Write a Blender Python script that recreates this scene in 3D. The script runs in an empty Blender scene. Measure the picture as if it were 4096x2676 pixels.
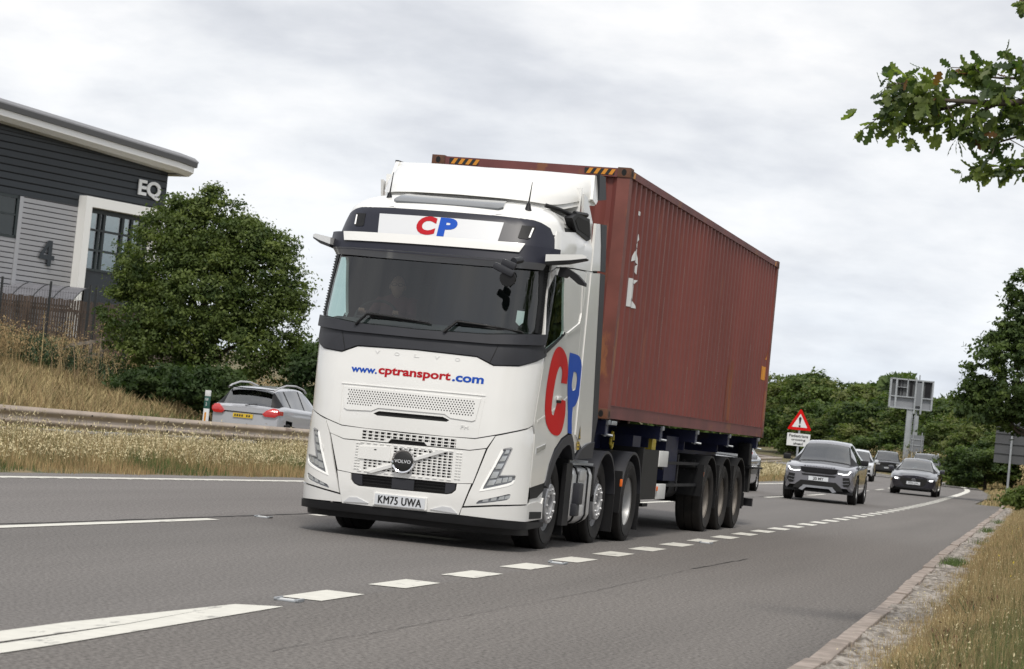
import bpy, bmesh, math, random
import numpy as np
from mathutils import Vector, Matrix
rnd = random.Random(7)
NR = np.random.default_rng(11)
SC = bpy.context.scene
COL = SC.collection
rad = math.radians

# ---------------- camera ----------------
cd = bpy.data.cameras.new('camera'); cam = bpy.data.objects.new('camera', cd); COL.objects.link(cam)
CAMP = Vector((7.1056, -24.368, 1.3285))
cr = Vector((0.962700, 0.252079, 0.098314)); cu = Vector((-0.085720, -0.060492, 0.994481)); cf = Vector((-0.256635, 0.965814, 0.036628))
mw = Matrix(((cr.x, cu.x, -cf.x, CAMP.x), (cr.y, cu.y, -cf.y, CAMP.y), (cr.z, cu.z, -cf.z, CAMP.z), (0, 0, 0, 1)))
cam.matrix_world = mw
cd.sensor_width = 36; cd.lens = 82.858; cd.clip_end = 5000; cd.clip_start = 0.1
cd.dof.use_dof = True; cd.dof.focus_distance = 25.5; cd.dof.aperture_fstop = 7.1
SC.camera = cam

# ---------------- exposure, sky, sun ----------------
SC.view_settings.view_transform = 'Standard'; SC.view_settings.look = 'None'
SC.view_settings.exposure = 0.36; SC.view_settings.gamma = 1.0
SUN_EL, SUN_AZ = rad(56), rad(165)          # azimuth measured clockwise from +Y
W = bpy.data.worlds.new('World'); SC.world = W; W.use_nodes = True
nt = W.node_tree; N = nt.nodes; L = nt.links
N.clear()
out = N.new('ShaderNodeOutputWorld'); bg = N.new('ShaderNodeBackground'); bg.inputs[1].default_value = 0.1
sky = N.new('ShaderNodeTexSky'); sky.sky_type = 'NISHITA'; sky.sun_disc = False
sky.sun_elevation = SUN_EL; sky.sun_rotation = SUN_AZ; sky.dust_density = 2.0; sky.ozone_density = 1.5
tc = N.new('ShaderNodeTexCoord'); sep = N.new('ShaderNodeSeparateXYZ')
L.new(tc.outputs['Generated'], sep.inputs[0])
def mth(op, a, b=None, c=None):
    n = N.new('ShaderNodeMath'); n.operation = op
    for i, v in enumerate((a, b, c)):
        if v is None: continue
        if isinstance(v, (int, float)): n.inputs[i].default_value = v
        else: L.new(v, n.inputs[i])
    return n.outputs[0]
# project the view direction on a flat cloud layer, so that clouds flatten towards the horizon
zc = mth('MAXIMUM', sep.outputs['Z'], 0.0); den = mth('ADD', zc, 0.26)
px = mth('DIVIDE', sep.outputs['X'], den); py = mth('DIVIDE', sep.outputs['Y'], den)
cmb = N.new('ShaderNodeCombineXYZ'); L.new(px, cmb.inputs[0]); L.new(py, cmb.inputs[1])
def noise(scale, detail, rough, dist=0.0, off=0.0):
    mp = N.new('ShaderNodeMapping'); mp.inputs['Location'].default_value = (off, off * .7, off * .3)
    mp.inputs['Rotation'].default_value = (0, 0, -0.3)
    mp.inputs['Scale'].default_value = (1.0, 1.0, 1.0)
    L.new(cmb.outputs[0], mp.inputs[0])
    n = N.new('ShaderNodeTexNoise'); n.inputs['Scale'].default_value = scale; n.inputs['Detail'].default_value = detail
    n.inputs['Roughness'].default_value = rough; n.inputs['Distortion'].default_value = dist
    L.new(mp.outputs[0], n.inputs['Vector']); return n.outputs['Fac']
def ramp(fac, stops):
    r = N.new('ShaderNodeValToRGB'); e = r.color_ramp.elements
    e[0].position, e[0].color = stops[0][0], (*stops[0][1], 1); e[1].position, e[1].color = stops[1][0], (*stops[1][1], 1)
    for p, c in stops[2:]:
        x = e.new(p); x.color = (*c, 1)
    L.new(fac, r.inputs[0]); return r.outputs[0]
n1 = noise(1.9, 8, .54, .15, 5.3)
n2 = noise(6.0, 6, .55, .15, 8.7)
nn = mth('ADD', mth('MULTIPLY', n1, .70), mth('MULTIPLY', n2, .30))
cloud = ramp(nn, [(.35, (4.9, 5.15, 5.6)), (.43, (5.8, 6.0, 6.4)), (.51, (6.9, 7.05, 7.3)), (.60, (8.1, 8.1, 8.15))])
n3 = noise(.9, 6, .55, .4, 21.3)
gap = N.new('ShaderNodeMapRange'); gap.inputs[1].default_value = .60; gap.inputs[2].default_value = .72
gap.inputs[3].default_value = .0; gap.inputs[4].default_value = .7; L.new(n3, gap.inputs[0])
hz = N.new('ShaderNodeMapRange'); hz.inputs[1].default_value = .16; hz.inputs[2].default_value = .0
hz.inputs[3].default_value = 0.; hz.inputs[4].default_value = .55; L.new(sep.outputs['Z'], hz.inputs[0])
mixh = N.new('ShaderNodeMixRGB'); mixh.inputs[2].default_value = (5.6, 6.7, 7.9, 1)
L.new(mth('MULTIPLY', hz.outputs[0], n2), mixh.inputs[0]); L.new(cloud, mixh.inputs[1])
mixs = N.new('ShaderNodeMixRGB'); L.new(gap.outputs[0], mixs.inputs[0]); L.new(mixh.outputs[0], mixs.inputs[1])
bl = N.new('ShaderNodeMixRGB'); bl.blend_type = 'MIX'; bl.inputs[0].default_value = .6; bl.inputs[2].default_value = (6.5, 7.7, 9.2, 1)
L.new(sky.outputs[0], bl.inputs[1]); L.new(bl.outputs[0], mixs.inputs[2])
L.new(mixs.outputs[0], bg.inputs[0]); L.new(bg.outputs[0], out.inputs[0])
sl = bpy.data.lights.new('sun', 'SUN'); sl.energy = 2.1; sl.angle = rad(11); sl.color = (1, .95, .87)
so = bpy.data.objects.new('sun', sl); COL.objects.link(so)
sd = Vector((math.sin(SUN_AZ) * math.cos(SUN_EL), math.cos(SUN_AZ) * math.cos(SUN_EL), math.sin(SUN_EL)))
so.rotation_euler = sd.to_track_quat('Z', 'Y').to_euler(); so.location = (0, -20, 40)

# ---------------- materials ----------------
MATS = {}
def mat(name, col, rough=.5, metal=0, coat=0, var=0, vscale=3, col2=None, bump=0, bscale=40, stretch=(1, 1, 1), emit=None, es=1, spec=.5, detail=5, lo=.35, hi=.65, dirt=None):
    m = bpy.data.materials.new(name); m.use_nodes = True; t = m.node_tree; n = t.nodes; l = t.links
    p = n['Principled BSDF']; p.inputs['Roughness'].default_value = rough; p.inputs['Metallic'].default_value = metal
    p.inputs['Coat Weight'].default_value = coat; p.inputs['Coat Roughness'].default_value = .04
    p.inputs['Specular IOR Level'].default_value = spec
    p.inputs['Base Color'].default_value = (*col, 1); m.diffuse_color = (*col, 1)
    def vec(s=stretch):
        c = n.new('ShaderNodeTexCoord'); mp = n.new('ShaderNodeMapping'); mp.inputs['Scale'].default_value = s
        l.new(c.outputs['Object'], mp.inputs[0]); return mp.outputs[0]
    if var or col2:
        nz = n.new('ShaderNodeTexNoise'); nz.inputs['Scale'].default_value = vscale; nz.inputs['Detail'].default_value = detail
        l.new(vec(), nz.inputs['Vector'])
        r = n.new('ShaderNodeValToRGB'); e = r.color_ramp.elements; e[0].position = lo; e[1].position = hi
        c2 = col2 if col2 else tuple(c * (1 + var) for c in col); c1 = col if col2 else tuple(c * (1 - var) for c in col)
        e[0].color = (*c1, 1); e[1].color = (*c2, 1); l.new(nz.outputs['Fac'], r.inputs[0]); src = r.outputs[0]
        if dirt:                      # (colour, scale, threshold, stretch): worn patches over the paint
            dc, ds, dt, dst = dirt
            nd = n.new('ShaderNodeTexNoise'); nd.inputs['Scale'].default_value = ds; nd.inputs['Detail'].default_value = 8; nd.inputs['Roughness'].default_value = .65
            l.new(vec(dst), nd.inputs['Vector'])
            mr = n.new('ShaderNodeMapRange'); mr.inputs[1].default_value = dt; mr.inputs[2].default_value = dt + .05; l.new(nd.outputs['Fac'], mr.inputs[0])
            mx = n.new('ShaderNodeMixRGB'); mx.inputs[2].default_value = (*dc, 1); l.new(mr.outputs[0], mx.inputs[0]); l.new(src, mx.inputs[1]); src = mx.outputs[0]
        l.new(src, p.inputs['Base Color'])
    if bump:
        nz = n.new('ShaderNodeTexNoise'); nz.inputs['Scale'].default_value = bscale; nz.inputs['Detail'].default_value = 4; l.new(vec(), nz.inputs['Vector'])
        b = n.new('ShaderNodeBump'); b.inputs['Strength'].default_value = bump; b.inputs['Distance'].default_value = .02
        l.new(nz.outputs['Fac'], b.inputs['Height']); l.new(b.outputs[0], p.inputs['Normal'])
    if emit: p.inputs['Emission Color'].default_value = (*emit, 1); p.inputs['Emission Strength'].default_value = es
    MATS[name] = m; return m
def glass_mat(name, tint, k1=1.1, k0=.0):
    m = bpy.data.materials.new(name); m.use_nodes = True; t = m.node_tree; n = t.nodes; l = t.links; n.clear()
    o = n.new('ShaderNodeOutputMaterial'); mx = n.new('ShaderNodeMixShader'); lw = n.new('ShaderNodeLayerWeight'); lw.inputs[0].default_value = .5; pw = n.new('ShaderNodeMath'); pw.operation = 'POWER'; pw.inputs[1].default_value = 5; f = n.new('ShaderNodeMath'); f.operation = 'MULTIPLY_ADD'; f.inputs[1].default_value = .96; f.inputs[2].default_value = .04; l.new(lw.outputs['Facing'], pw.inputs[0]); l.new(pw.outputs[0], f.inputs[0])
    a = n.new('ShaderNodeBsdfTransparent'); a.inputs[0].default_value = (*tint, 1); g = n.new('ShaderNodeBsdfGlossy'); g.inputs['Roughness'].default_value = .02
    k = n.new('ShaderNodeMath'); k.operation = 'MULTIPLY_ADD'; k.inputs[1].default_value = k1; k.inputs[2].default_value = k0
    l.new(f.outputs[0], k.inputs[0]); l.new(k.outputs[0], mx.inputs[0]); l.new(a.outputs[0], mx.inputs[1]); l.new(g.outputs[0], mx.inputs[2]); l.new(mx.outputs[0], o.inputs[0])
    MATS[name] = m; return m
mat('white_paint', (.79, .785, .765), .24, coat=.5, var=.02, vscale=2)
mat('white_plastic', (.68, .68, .67), .4)
mat('white_strip', (.62, .63, .65), .45)
mat('grey_trim', (.028, .029, .035), .5, spec=.35, var=.1, vscale=3)
mat('navy_trim', (.012, .013, .024), .40, spec=.4)
mat('black_plastic', (.009, .009, .010), .55, spec=.3, var=.15, vscale=6)
mat('black_gap', (.004, .004, .004), .8)
mat('interior', (.018, .020, .021), .85)
mat('interior_light', (.30, .30, .27), .8)
mat('rubber', (.010, .0095, .0095), .75, spec=.3, var=.3, vscale=5, col2=(.020, .018, .017))
mat('dusty_rubber', (.012, .011, .0105), .8, spec=.3, col2=(.030, .026, .023), vscale=4)
mat('silver', (.46, .46, .47), .38, metal=.35)
mat('rim_alloy', (.46, .46, .46), .42, metal=.35)
mat('dusty_rim', (.26, .235, .21), .6, metal=.3, var=.15, vscale=6)
mat('tank_white', (.60, .60, .60), .35, metal=.25, var=.05, vscale=3)
mat('chrome', (.8, .8, .82), .12, metal=1)
mat('lens', (.50, .52, .54), .12, coat=.8, metal=.3)
mat('lens_dark', (.17, .18, .20), .12, coat=1)
mat('hatch_glass', (.10, .105, .11), .18, coat=.6)
mat('drl', (.9, .9, .88), .4, emit=(1, .97, .9), es=.12)
mat('lamp_on', (.9, .9, .9), .4, emit=(1, 1, 1), es=1.6)
mat('red', (.58, .006, .006), .5, spec=.15)
mat('text_red', (.42, .012, .02), .5, spec=.12)
mat('blue', (.012, .075, .42), .5, spec=.12)
mat('orange_lens', (.8, .16, .02), .3)
mat('red_lens', (.42, .012, .012), .2, coat=.8, emit=(.9, .02, .02), es=.02)
mat('plate_white', (.62, .64, .67), .35)
mat('plate_yellow', (.62, .42, .03), .35)
mat('print_black', (.012, .012, .012), .5)
mat('maroon', (.175, .042, .033), .55, var=.12, vscale=1.3, stretch=(1, .6, .3), dirt=((.21, .075, .048), 1.8, .63, (1, 1.6, .18)))
mat('maroon_rail', (.150, .045, .043), .6, var=.2, vscale=2, dirt=((.20, .075, .035), 3, .58, (1, .5, 1)))
mat('maroon_post', (.17, .054, .042), .6, var=.2, vscale=2, dirt=((.26, .10, .045), 2.2, .52, (1, 1, .35)))
mat('rust', (.15, .060, .030), .8, col2=(.075, .040, .028), vscale=9)
mat('rust_patch', (.23, .070, .022), .65, col2=(.14, .04, .03), vscale=3, stretch=(1, 1, .3))
mat('scratch', (.50, .42, .39), .7)
mat('blue_steel', (.008, .012, .052), .5, var=.25, vscale=3, dirt=((.03, .03, .04), 3, .6, (1, 1, 1)))
mat('chassis', (.007, .007, .009), .65, spec=.3, var=.3, vscale=4)
mat('yellow_paint', (.58, .44, .04), .5)
mat('hazard_orange', (.62, .25, .02), .5)
mat('galv', (.36, .38, .40), .5, metal=.4, var=.12, vscale=2)
mat('sign_back', (.075, .078, .083), .6, var=.1, vscale=1.2)
mat('sign_white', (.66, .67, .67), .5)
mat('skin', (.36, .20, .15), .6)
mat('shirt', (.10, .022, .025), .8)
mat('hair', (.22, .21, .20), .8)
glass_mat('screen_glass', (.64, .74, .72), 1.5, .03); glass_mat('side_glass', (.72, .86, .83), .8); glass_mat('car_glass', (.20, .25, .26), 2.0, .17)
glass_mat('building_glass', (.30, .42, .42), 1.0, .03); glass_mat('entrance_glass', (.55, .75, .74), 1.0, .26)
M = MATS

# ---------------- geometry helpers ----------------
def tag(o, label=None, cat=None, group=None, kind=None):
    if label: o['label'] = label
    if cat: o['category'] = cat
    if group: o['group'] = group
    if kind: o['kind'] = kind
    return o
def empty(name, loc=(0, 0, 0), rz=0, **k):
    o = bpy.data.objects.new(name, None); COL.objects.link(o); o.location = loc; o.rotation_euler = (0, 0, rz); o.empty_display_size = .2
    return tag(o, **k)
def copy_tree(o, parent=None):
    c = o.copy(); COL.objects.link(c); c.parent = parent
    for ch in [x for x in o.children]: copy_tree(ch, c)
    return c
def link_mesh(name, me, parent=None):
    o = bpy.data.objects.new(name, me); COL.objects.link(o)
    if parent: o.parent = parent
    return o
class MB:
    def __init__(s): s.v = []; s.f = []; s.mi = []; s.mats = []; s.cur = 0
    def m(s, name):
        mt = M[name]
        if mt not in s.mats: s.mats.append(mt)
        s.cur = s.mats.index(mt); return s
    def add(s, vs, fs):
        b = len(s.v); s.v += [tuple(v) for v in vs]; s.f += [tuple(b + i for i in f) for f in fs]; s.mi += [s.cur] * len(fs); return s
    def box(s, c, d, rz=0, rx=0, ry=0, bev=0):
        x, y, z = d[0] / 2, d[1] / 2, d[2] / 2
        R = Matrix.Rotation(rz, 3, 'Z') @ Matrix.Rotation(ry, 3, 'Y') @ Matrix.Rotation(rx, 3, 'X')
        if bev:
            bm = bmesh.new(); bmesh.ops.create_cube(bm, size=1)
            for v in bm.verts: v.co = Vector((v.co.x * d[0], v.co.y * d[1], v.co.z * d[2]))
            bmesh.ops.bevel(bm, geom=bm.edges[:] , offset=bev, segments=2, affect='EDGES', profile=.6)
            bm.verts.index_update(); s.add([R @ v.co + Vector(c) for v in bm.verts], [[v.index for v in f.verts] for f in bm.faces]); bm.free(); return s
        vs = [R @ Vector(p) + Vector(c) for p in [(-x, -y, -z), (x, -y, -z), (x, y, -z), (-x, y, -z), (-x, -y, z), (x, -y, z), (x, y, z), (-x, y, z)]]
        return s.add(vs, [(0, 3, 2, 1), (4, 5, 6, 7), (0, 1, 5, 4), (1, 2, 6, 5), (2, 3, 7, 6), (3, 0, 4, 7)])
    def bx(s, a, b): return s.box(((a[0] + b[0]) / 2, (a[1] + b[1]) / 2, (a[2] + b[2]) / 2), (abs(b[0] - a[0]), abs(b[1] - a[1]), abs(b[2] - a[2])))
    def tube(s, pts, r, n=8, cap=True):
        pts = [Vector(p) for p in pts]; rs = r if isinstance(r, (list, tuple)) else [r] * len(pts); vs = []; fs = []
        for i, p in enumerate(pts):
            d = (pts[min(i + 1, len(pts) - 1)] - pts[max(i - 1, 0)]).normalized()
            a = d.cross(Vector((0, 0, 1)) if abs(d.z) < .9 else Vector((1, 0, 0))).normalized(); b = d.cross(a)
            for k in range(n): t = 2 * math.pi * k / n; vs.append(p + (a * math.cos(t) + b * math.sin(t)) * rs[i])
        for i in range(len(pts) - 1):
            for k in range(n): fs.append((i * n + k, i * n + (k + 1) % n, (i + 1) * n + (k + 1) % n, (i + 1) * n + k))
        if cap: fs += [tuple(range(n))[::-1], tuple((len(pts) - 1) * n + k for k in range(n))]
        return s.add(vs, fs)
    def lathe(s, prof, c, axis='x', n=48, sgn=1):
        vs = []; fs = []; m_ = len(prof)
        for k in range(n):
            t = 2 * math.pi * k / n
            for (r, a) in prof:
                p = (a * sgn, r * math.cos(t), r * math.sin(t)) if axis == 'x' else ((r * math.cos(t), a * sgn, r * math.sin(t)) if axis == 'y' else (r * math.cos(t), r * math.sin(t), a))
                vs.append((p[0] + c[0], p[1] + c[1], p[2] + c[2]))
        for k in range(n):
            for i in range(m_ - 1): fs.append((k * m_ + i, k * m_ + i + 1, ((k + 1) % n) * m_ + i + 1, ((k + 1) % n) * m_ + i))
        return s.add(vs, fs)
    def prism(s, poly, fm, d0, d1):
        # poly in (u,v); fm(u,v,w) -> xyz ; extruded from w=d0 to w=d1
        n = len(poly); vs = [fm(u, v, d0) for u, v in poly] + [fm(u, v, d1) for u, v in poly]
        return s.add(vs, [tuple(range(n)), tuple(range(2 * n - 1, n - 1, -1))] + [(i, (i + 1) % n, n + (i + 1) % n, n + i) for i in range(n)])
    def patch(s, poly, fm, o=0, th=.02, su=.07, sv=.12, holes=(), back=False):
        bm = bmesh.new(); es = []
        for lp in [poly] + list(holes):
            vs = [bm.verts.new((p[0], p[1], 0)) for p in lp]
            for i in range(len(vs)): es.append(bm.edges.new((vs[i], vs[(i + 1) % len(vs)])))
        bmesh.ops.triangle_fill(bm, use_beauty=True, edges=es, normal=(0, 0, 1))
        return s._patch(bm, fm, o, th, su, sv)
    def _patch(s, bm, fm, o, th, su, sv):
        if not bm.verts: return s
        for ax, st in ((0, su), (1, sv)):
            if not st: continue
            lo = min(v.co[ax] for v in bm.verts); hi = max(v.co[ax] for v in bm.verts)
            for k in range(math.ceil(lo / st), math.floor(hi / st) + 1):
                co = [0, 0, 0]; no = [0, 0, 0]; co[ax] = k * st; no[ax] = 1
                bmesh.ops.bisect_plane(bm, geom=bm.verts[:] + bm.edges[:] + bm.faces[:], plane_co=co, plane_no=no, dist=1e-5)
        bmesh.ops.remove_doubles(bm, verts=bm.verts[:], dist=1e-5)
        bmesh.ops.recalc_face_normals(bm, faces=bm.faces[:])
        bm.verts.index_update(); bm.edges.index_update()
        V = [v.co.copy() for v in bm.verts]; F = []
        for f in bm.faces:
            ids = [v.index for v in f.verts]
            if f.normal.z < 0: ids = ids[::-1]
            F.append(ids)
        vs = [fm(v.x, v.y, o) for v in V]; fs = [tuple(f) for f in F]
        if th:
            bidx = {}; edges = []
            cnt = {}
            for f in F:
                for i in range(len(f)):
                    a, b = f[i], f[(i + 1) % len(f)]; cnt[(a, b)] = 1
            for (a, b) in cnt:
                if (b, a) not in cnt:
                    for q_ in (a, b):
                        if q_ not in bidx: bidx[q_] = len(vs); vs.append(fm(V[q_].x, V[q_].y, o - th))
                    fs.append((b, a, bidx[a], bidx[b]))
        bm.free(); return s.add(vs, fs)
    def text(s, string, fm, u0, v0, w, h, o=0, th=0, bold=0, su=.07, sv=0, shear=0, space=1.0, anchor='l', keep=False, rot=0):
        c = bpy.data.curves.new('t', 'FONT'); c.body = string; c.offset = bold; c.space_character = space; c.shear = shear; c.resolution_u = 4; c.fill_mode = 'FRONT'
        ob = bpy.data.objects.new('t', c); COL.objects.link(ob); dg = bpy.context.evaluated_depsgraph_get(); me = bpy.data.meshes.new_from_object(ob.evaluated_get(dg))
        bm = bmesh.new(); bm.from_mesh(me); bpy.data.objects.remove(ob); bpy.data.curves.remove(c); bpy.data.meshes.remove(me)
        bmesh.ops.remove_doubles(bm, verts=bm.verts[:], dist=1e-5)
        xs = [v.co.x for v in bm.verts]; ys = [v.co.y for v in bm.verts]; x0, x1, y0, y1 = min(xs), max(xs), min(ys), max(ys)
        for v in bm.verts: v.co = Vector((u0 + (v.co.x - x0) / (x1 - x0) * w, v0 + (v.co.y - y0) / (y1 - y0) * h, 0))
        return s._patch(bm, fm, o, th, su, sv)
    def build(s, name, parent=None, smooth=35, loc=None):
        me = bpy.data.meshes.new(name); me.from_pydata(s.v, [], s.f); 
        for m_ in s.mats: me.materials.append(m_)
        me.polygons.foreach_set('material_index', s.mi)
        me.update()
        if smooth: me.shade_smooth(); me.set_sharp_from_angle(angle=rad(smooth))
        o = link_mesh(name, me, parent)
        if loc: o.location = loc
        return o
def np_mesh(name, V, Q, mats, mi=None, parent=None, smooth=False):
    me = bpy.data.meshes.new(name); nv, nf, k = len(V), len(Q), Q.shape[1]
    me.vertices.add(nv); me.vertices.foreach_set('co', np.ascontiguousarray(V, dtype=np.float32).ravel())
    me.loops.add(nf * k); me.loops.foreach_set('vertex_index', np.ascontiguousarray(Q, dtype=np.int32).ravel())
    me.polygons.add(nf); me.polygons.foreach_set('loop_start', np.arange(0, nf * k, k, dtype=np.int32))
    for m_ in mats: me.materials.append(M[m_])
    if mi is not None: me.polygons.foreach_set('material_index', np.asarray(mi, dtype=np.int32))
    me.update(calc_edges=True)
    if smooth: me.shade_smooth()
    return link_mesh(name, me, parent)
def mir(poly): return [(-u, v) for u, v in poly][::-1]
def interp(tab, t):
    if t <= tab[0][0]:
        (a, b), (c, d) = tab[0], tab[1]
    elif t >= tab[-1][0]:
        (a, b), (c, d) = tab[-2], tab[-1]
    else:
        for (a, b), (c, d) in zip(tab, tab[1:]):
            if t <= c: break
    return b + (d - b) * (t - a) / (c - a)
# ================= SETTING =================
def far(x0): return [(165, x0 - 4.5), (190, x0 - 13.5), (220, x0 - 28.5), (260, x0 - 54), (320, x0 - 104)]
EDGE = [(-90, 2.0), (-10, 1.95), (3.4, 1.92), (18.5, 1.74), (28.9, 1.63), (37.3, 1.48), (54.9, 1.04), (67.9, .55), (91, -.36), (105, -1.0), (124, -2.45), (136.5, -3.8), (146, -5.46)] + far(-5.46)
LANE = [(-90, -2.6), (-5.3, -2.15), (1.6, -2.04), (20, -1.97), (36, -1.95), (49, -2.05), (68, -2.62), (80, -3.0), (105, -4.5), (124, -6.1), (136, -7.4), (146, -9.1)] + far(-9.1)
MEDL = [(-90, -7.2), (2.85, -6.6), (6.5, -6.36), (12.4, -5.97), (25, -5.5), (40, -5.25), (58, -5.27), (66, -5.4), (80, -6.0), (105, -7.7), (124, -9.4), (136, -10.9), (146, -12.7)] + far(-12.7)
KERB = [(-90, 5.9), (-10, 5.26), (-1.5, 5.04), (10.7, 4.58), (28.6, 4.02), (50.5, 3.32), (61.5, 2.85)]
ASPH = [(-90, 5.9), (-10, 5.26), (-1.5, 5.04), (10.7, 4.58), (28.6, 4.02), (50.5, 3.32), (61.5, 2.85), (62, 1.9), (80, 1.3), (97, .4), (120, -1.3), (136, -3.0), (148, -5.2), (165, -8.9), (190, -18), (220, -33), (260, -59), (320, -109)]
def smo(tab):
    # resample the measured polyline with a little smoothing
    ys = [tab[0][0] + i * 2.0 for i in range(int((tab[-1][0] - tab[0][0]) / 2))]
    xs = [sum(interp(tab, y + d) for d in (-5, -2.5, 0, 2.5, 5)) / 5 for y in ys]
    return list(zip(ys, xs))
EDGE, LANE, MEDL = smo(EDGE), smo(LANE), smo(MEDL)
def npi(tab, y): a = np.array(tab); return np.interp(y, a[:, 0], a[:, 1])
def sstep(a, b, x): t = np.clip((x - a) / (b - a), 0, 1); return t * t * (3 - 2 * t)
def terrain(x, y):
    x = np.asarray(x, float); y = np.asarray(y, float)
    xl = npi(MEDL, y) - 13.9; xr = npi(ASPH, y)
    t = xl - x
    zl = np.interp(t, [0, 1, 4, 11, 13.5, 19, 30, 80, 200], [-.03, 0, .42, 1.5, 2.35, 2.9, 3.2, 4, 6])
    zl = zl + .12 * np.sin(x * .9 + y * .31) * np.clip(t / 6, 0, 1)
    tr = x - xr; g = .1 + .9 * sstep(45, 95, y)
    zr = .03 + g * np.interp(tr, [0, 1.5, 5, 15, 60], [.0, .12, .5, .9, 3.0]) - .06 * (tr < .5) + .03 * np.sin(x * 1.7 + y * .8) * np.clip(tr, 0, 1)
    zf = sstep(230, 700, y) * 10
    mid = np.full_like(x, -.03)
    z = np.where(t > 0, zl, np.where(tr > .60, zr, mid)) + zf
    med = (x < npi(MEDL, y) - 1.0) & (x > npi(MEDL, y) - 5.0)
    return np.where(med, .03 + zf, z)
gm = {}
mat('ground_soil', (.16, .125, .065), .95, col2=(.085, .090, .035), vscale=.35, detail=9, bump=.6, bscale=9, dirt=((.20, .15, .08), .9, .55, (1, 1, 1)))
mat('asphalt', (.082, .075, .070), .85, col2=(.178, .165, .156), vscale=38, detail=6, lo=.38, hi=.62, bump=.35, bscale=120)
mat('asphalt_light', (.098, .090, .085), .85, col2=(.195, .181, .173), vscale=34, detail=6, lo=.38, hi=.62, bump=.3, bscale=110)
mat('asphalt_shoulder', (.078, .070, .064), .88, col2=(.195, .179, .166), vscale=36, detail=6, lo=.38, hi=.64, bump=.4, bscale=120)
mat('speckle', (.34, .32, .30), .8)
mat('crack', (.030, .028, .026), .9)
mat('road_paint', (.60, .585, .53), .7, var=.05, vscale=9, dirt=((.30, .29, .27), 7, .60, (1, .3, 1)))
mat('concrete', (.34, .285, .25), .9, col2=(.21, .175, .15), vscale=6, bump=.4, bscale=30)
mat('gravel', (.36, .325, .29), .95, col2=(.11, .095, .08), vscale=11, bump=.8, bscale=22, detail=8)
# macro tone of the carriageway: wheel tracks and patches
def asphalt_macro(name):
    t = M[name].node_tree; p = t.nodes['Principled BSDF']; src = p.inputs['Base Color'].links[0].from_socket
    c = t.nodes.new('ShaderNodeTexCoord'); mp = t.nodes.new('ShaderNodeMapping'); mp.inputs['Scale'].default_value = (1, .07, 1)
    t.links.new(c.outputs['Object'], mp.inputs[0]); nz = t.nodes.new('ShaderNodeTexNoise'); nz.inputs['Scale'].default_value = .9; nz.inputs['Detail'].default_value = 6
    t.links.new(mp.outputs[0], nz.inputs['Vector'])
    mr = t.nodes.new('ShaderNodeMapRange'); mr.inputs[1].default_value = .3; mr.inputs[2].default_value = .7; mr.inputs[3].default_value = .88; mr.inputs[4].default_value = 1.12
    t.links.new(nz.outputs['Fac'], mr.inputs[0]); mx = t.nodes.new('ShaderNodeMixRGB'); mx.blend_type = 'MULTIPLY'; mx.inputs[0].default_value = 1
    t.links.new(src, mx.inputs[1]); t.links.new(mr.outputs[0], mx.inputs[2]); t.links.new(mx.outputs[0], p.inputs['Base Color'])
for n_ in ('asphalt', 'asphalt_light', 'asphalt_shoulder'): asphalt_macro(n_)

xs = np.unique(np.concatenate([np.arange(-60, 24, .7), np.arange(-130, -60, 5), np.arange(24, 100, 4), np.linspace(-1500, -130, 20), np.linspace(100, 1500, 20)]))
ys = np.unique(np.concatenate([np.arange(-40, 160, 1.4), np.arange(160, 320, 5), np.linspace(-300, -40, 14), np.linspace(320, 2500, 24)]))
X, Y = np.meshgrid(xs, ys); Z = terrain(X, Y)
nx, ny = len(xs), len(ys)
I = np.arange(nx * ny).reshape(ny, nx); Q = np.stack([I[:-1, :-1], I[:-1, 1:], I[1:, 1:], I[1:, :-1]], -1).reshape(-1, 4)
tag(np_mesh('ground', np.stack([X, Y, Z], -1).reshape(-1, 3), Q, ['ground_soil'], smooth=True), kind='structure')

def ystations(a, b):
    return sorted(set([a, b] + [y for y in np.arange(-90, 320, 2.0) if a < y < b]))
def strip(mb, lt, rt, a, b, z):
    ys_ = ystations(a, b); vs = []
    for y in ys_: vs += [(lt(y), y, z), (rt(y), y, z)]
    return mb.add(vs, [(2 * i, 2 * i + 1, 2 * i + 3, 2 * i + 2) for i in range(len(ys_) - 1)])
E_ = lambda y: interp(EDGE, y); L_ = lambda y: interp(LANE, y); M_ = lambda y: interp(MEDL, y); A_ = lambda y: interp(ASPH, y); K_ = lambda y: interp(KERB, y)
def struct(mb, name): return tag(mb.build(name, smooth=0), kind='structure')
mb = MB().m('asphalt'); strip(mb, L_, lambda y: E_(y) - .0, -90, 319, 0); struct(mb, 'road')
mb = MB().m('asphalt_light'); strip(mb, lambda y: M_(y) - .75, lambda y: L_(y) - .08, -90, 319, 0); mb.m('asphalt'); strip(mb, lambda y: L_(y) - .08, L_, -90, 319, 0); struct(mb, 'road')
mb = MB().m('asphalt_shoulder'); strip(mb, E_, A_, -90, 61.5, 0); strip(mb, E_, A_, 62, 319, 0)
mb.add([(E_(61.5), 61.5, 0), (A_(61.5), 61.5, 0), (A_(62), 62, 0), (E_(62), 62, 0)], [(0, 1, 2, 3)]); struct(mb, 'road_shoulder')
mb = MB().m('asphalt_light'); strip(mb, lambda y: M_(y) - 13.7, lambda y: M_(y) - 5.2, -90, 319, .0); struct(mb, 'opposite_road')
# markings
mb = MB().m('road_paint'); z = .005
k = -10.1
def rag(): return rnd.uniform(-.006, .006)
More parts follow.
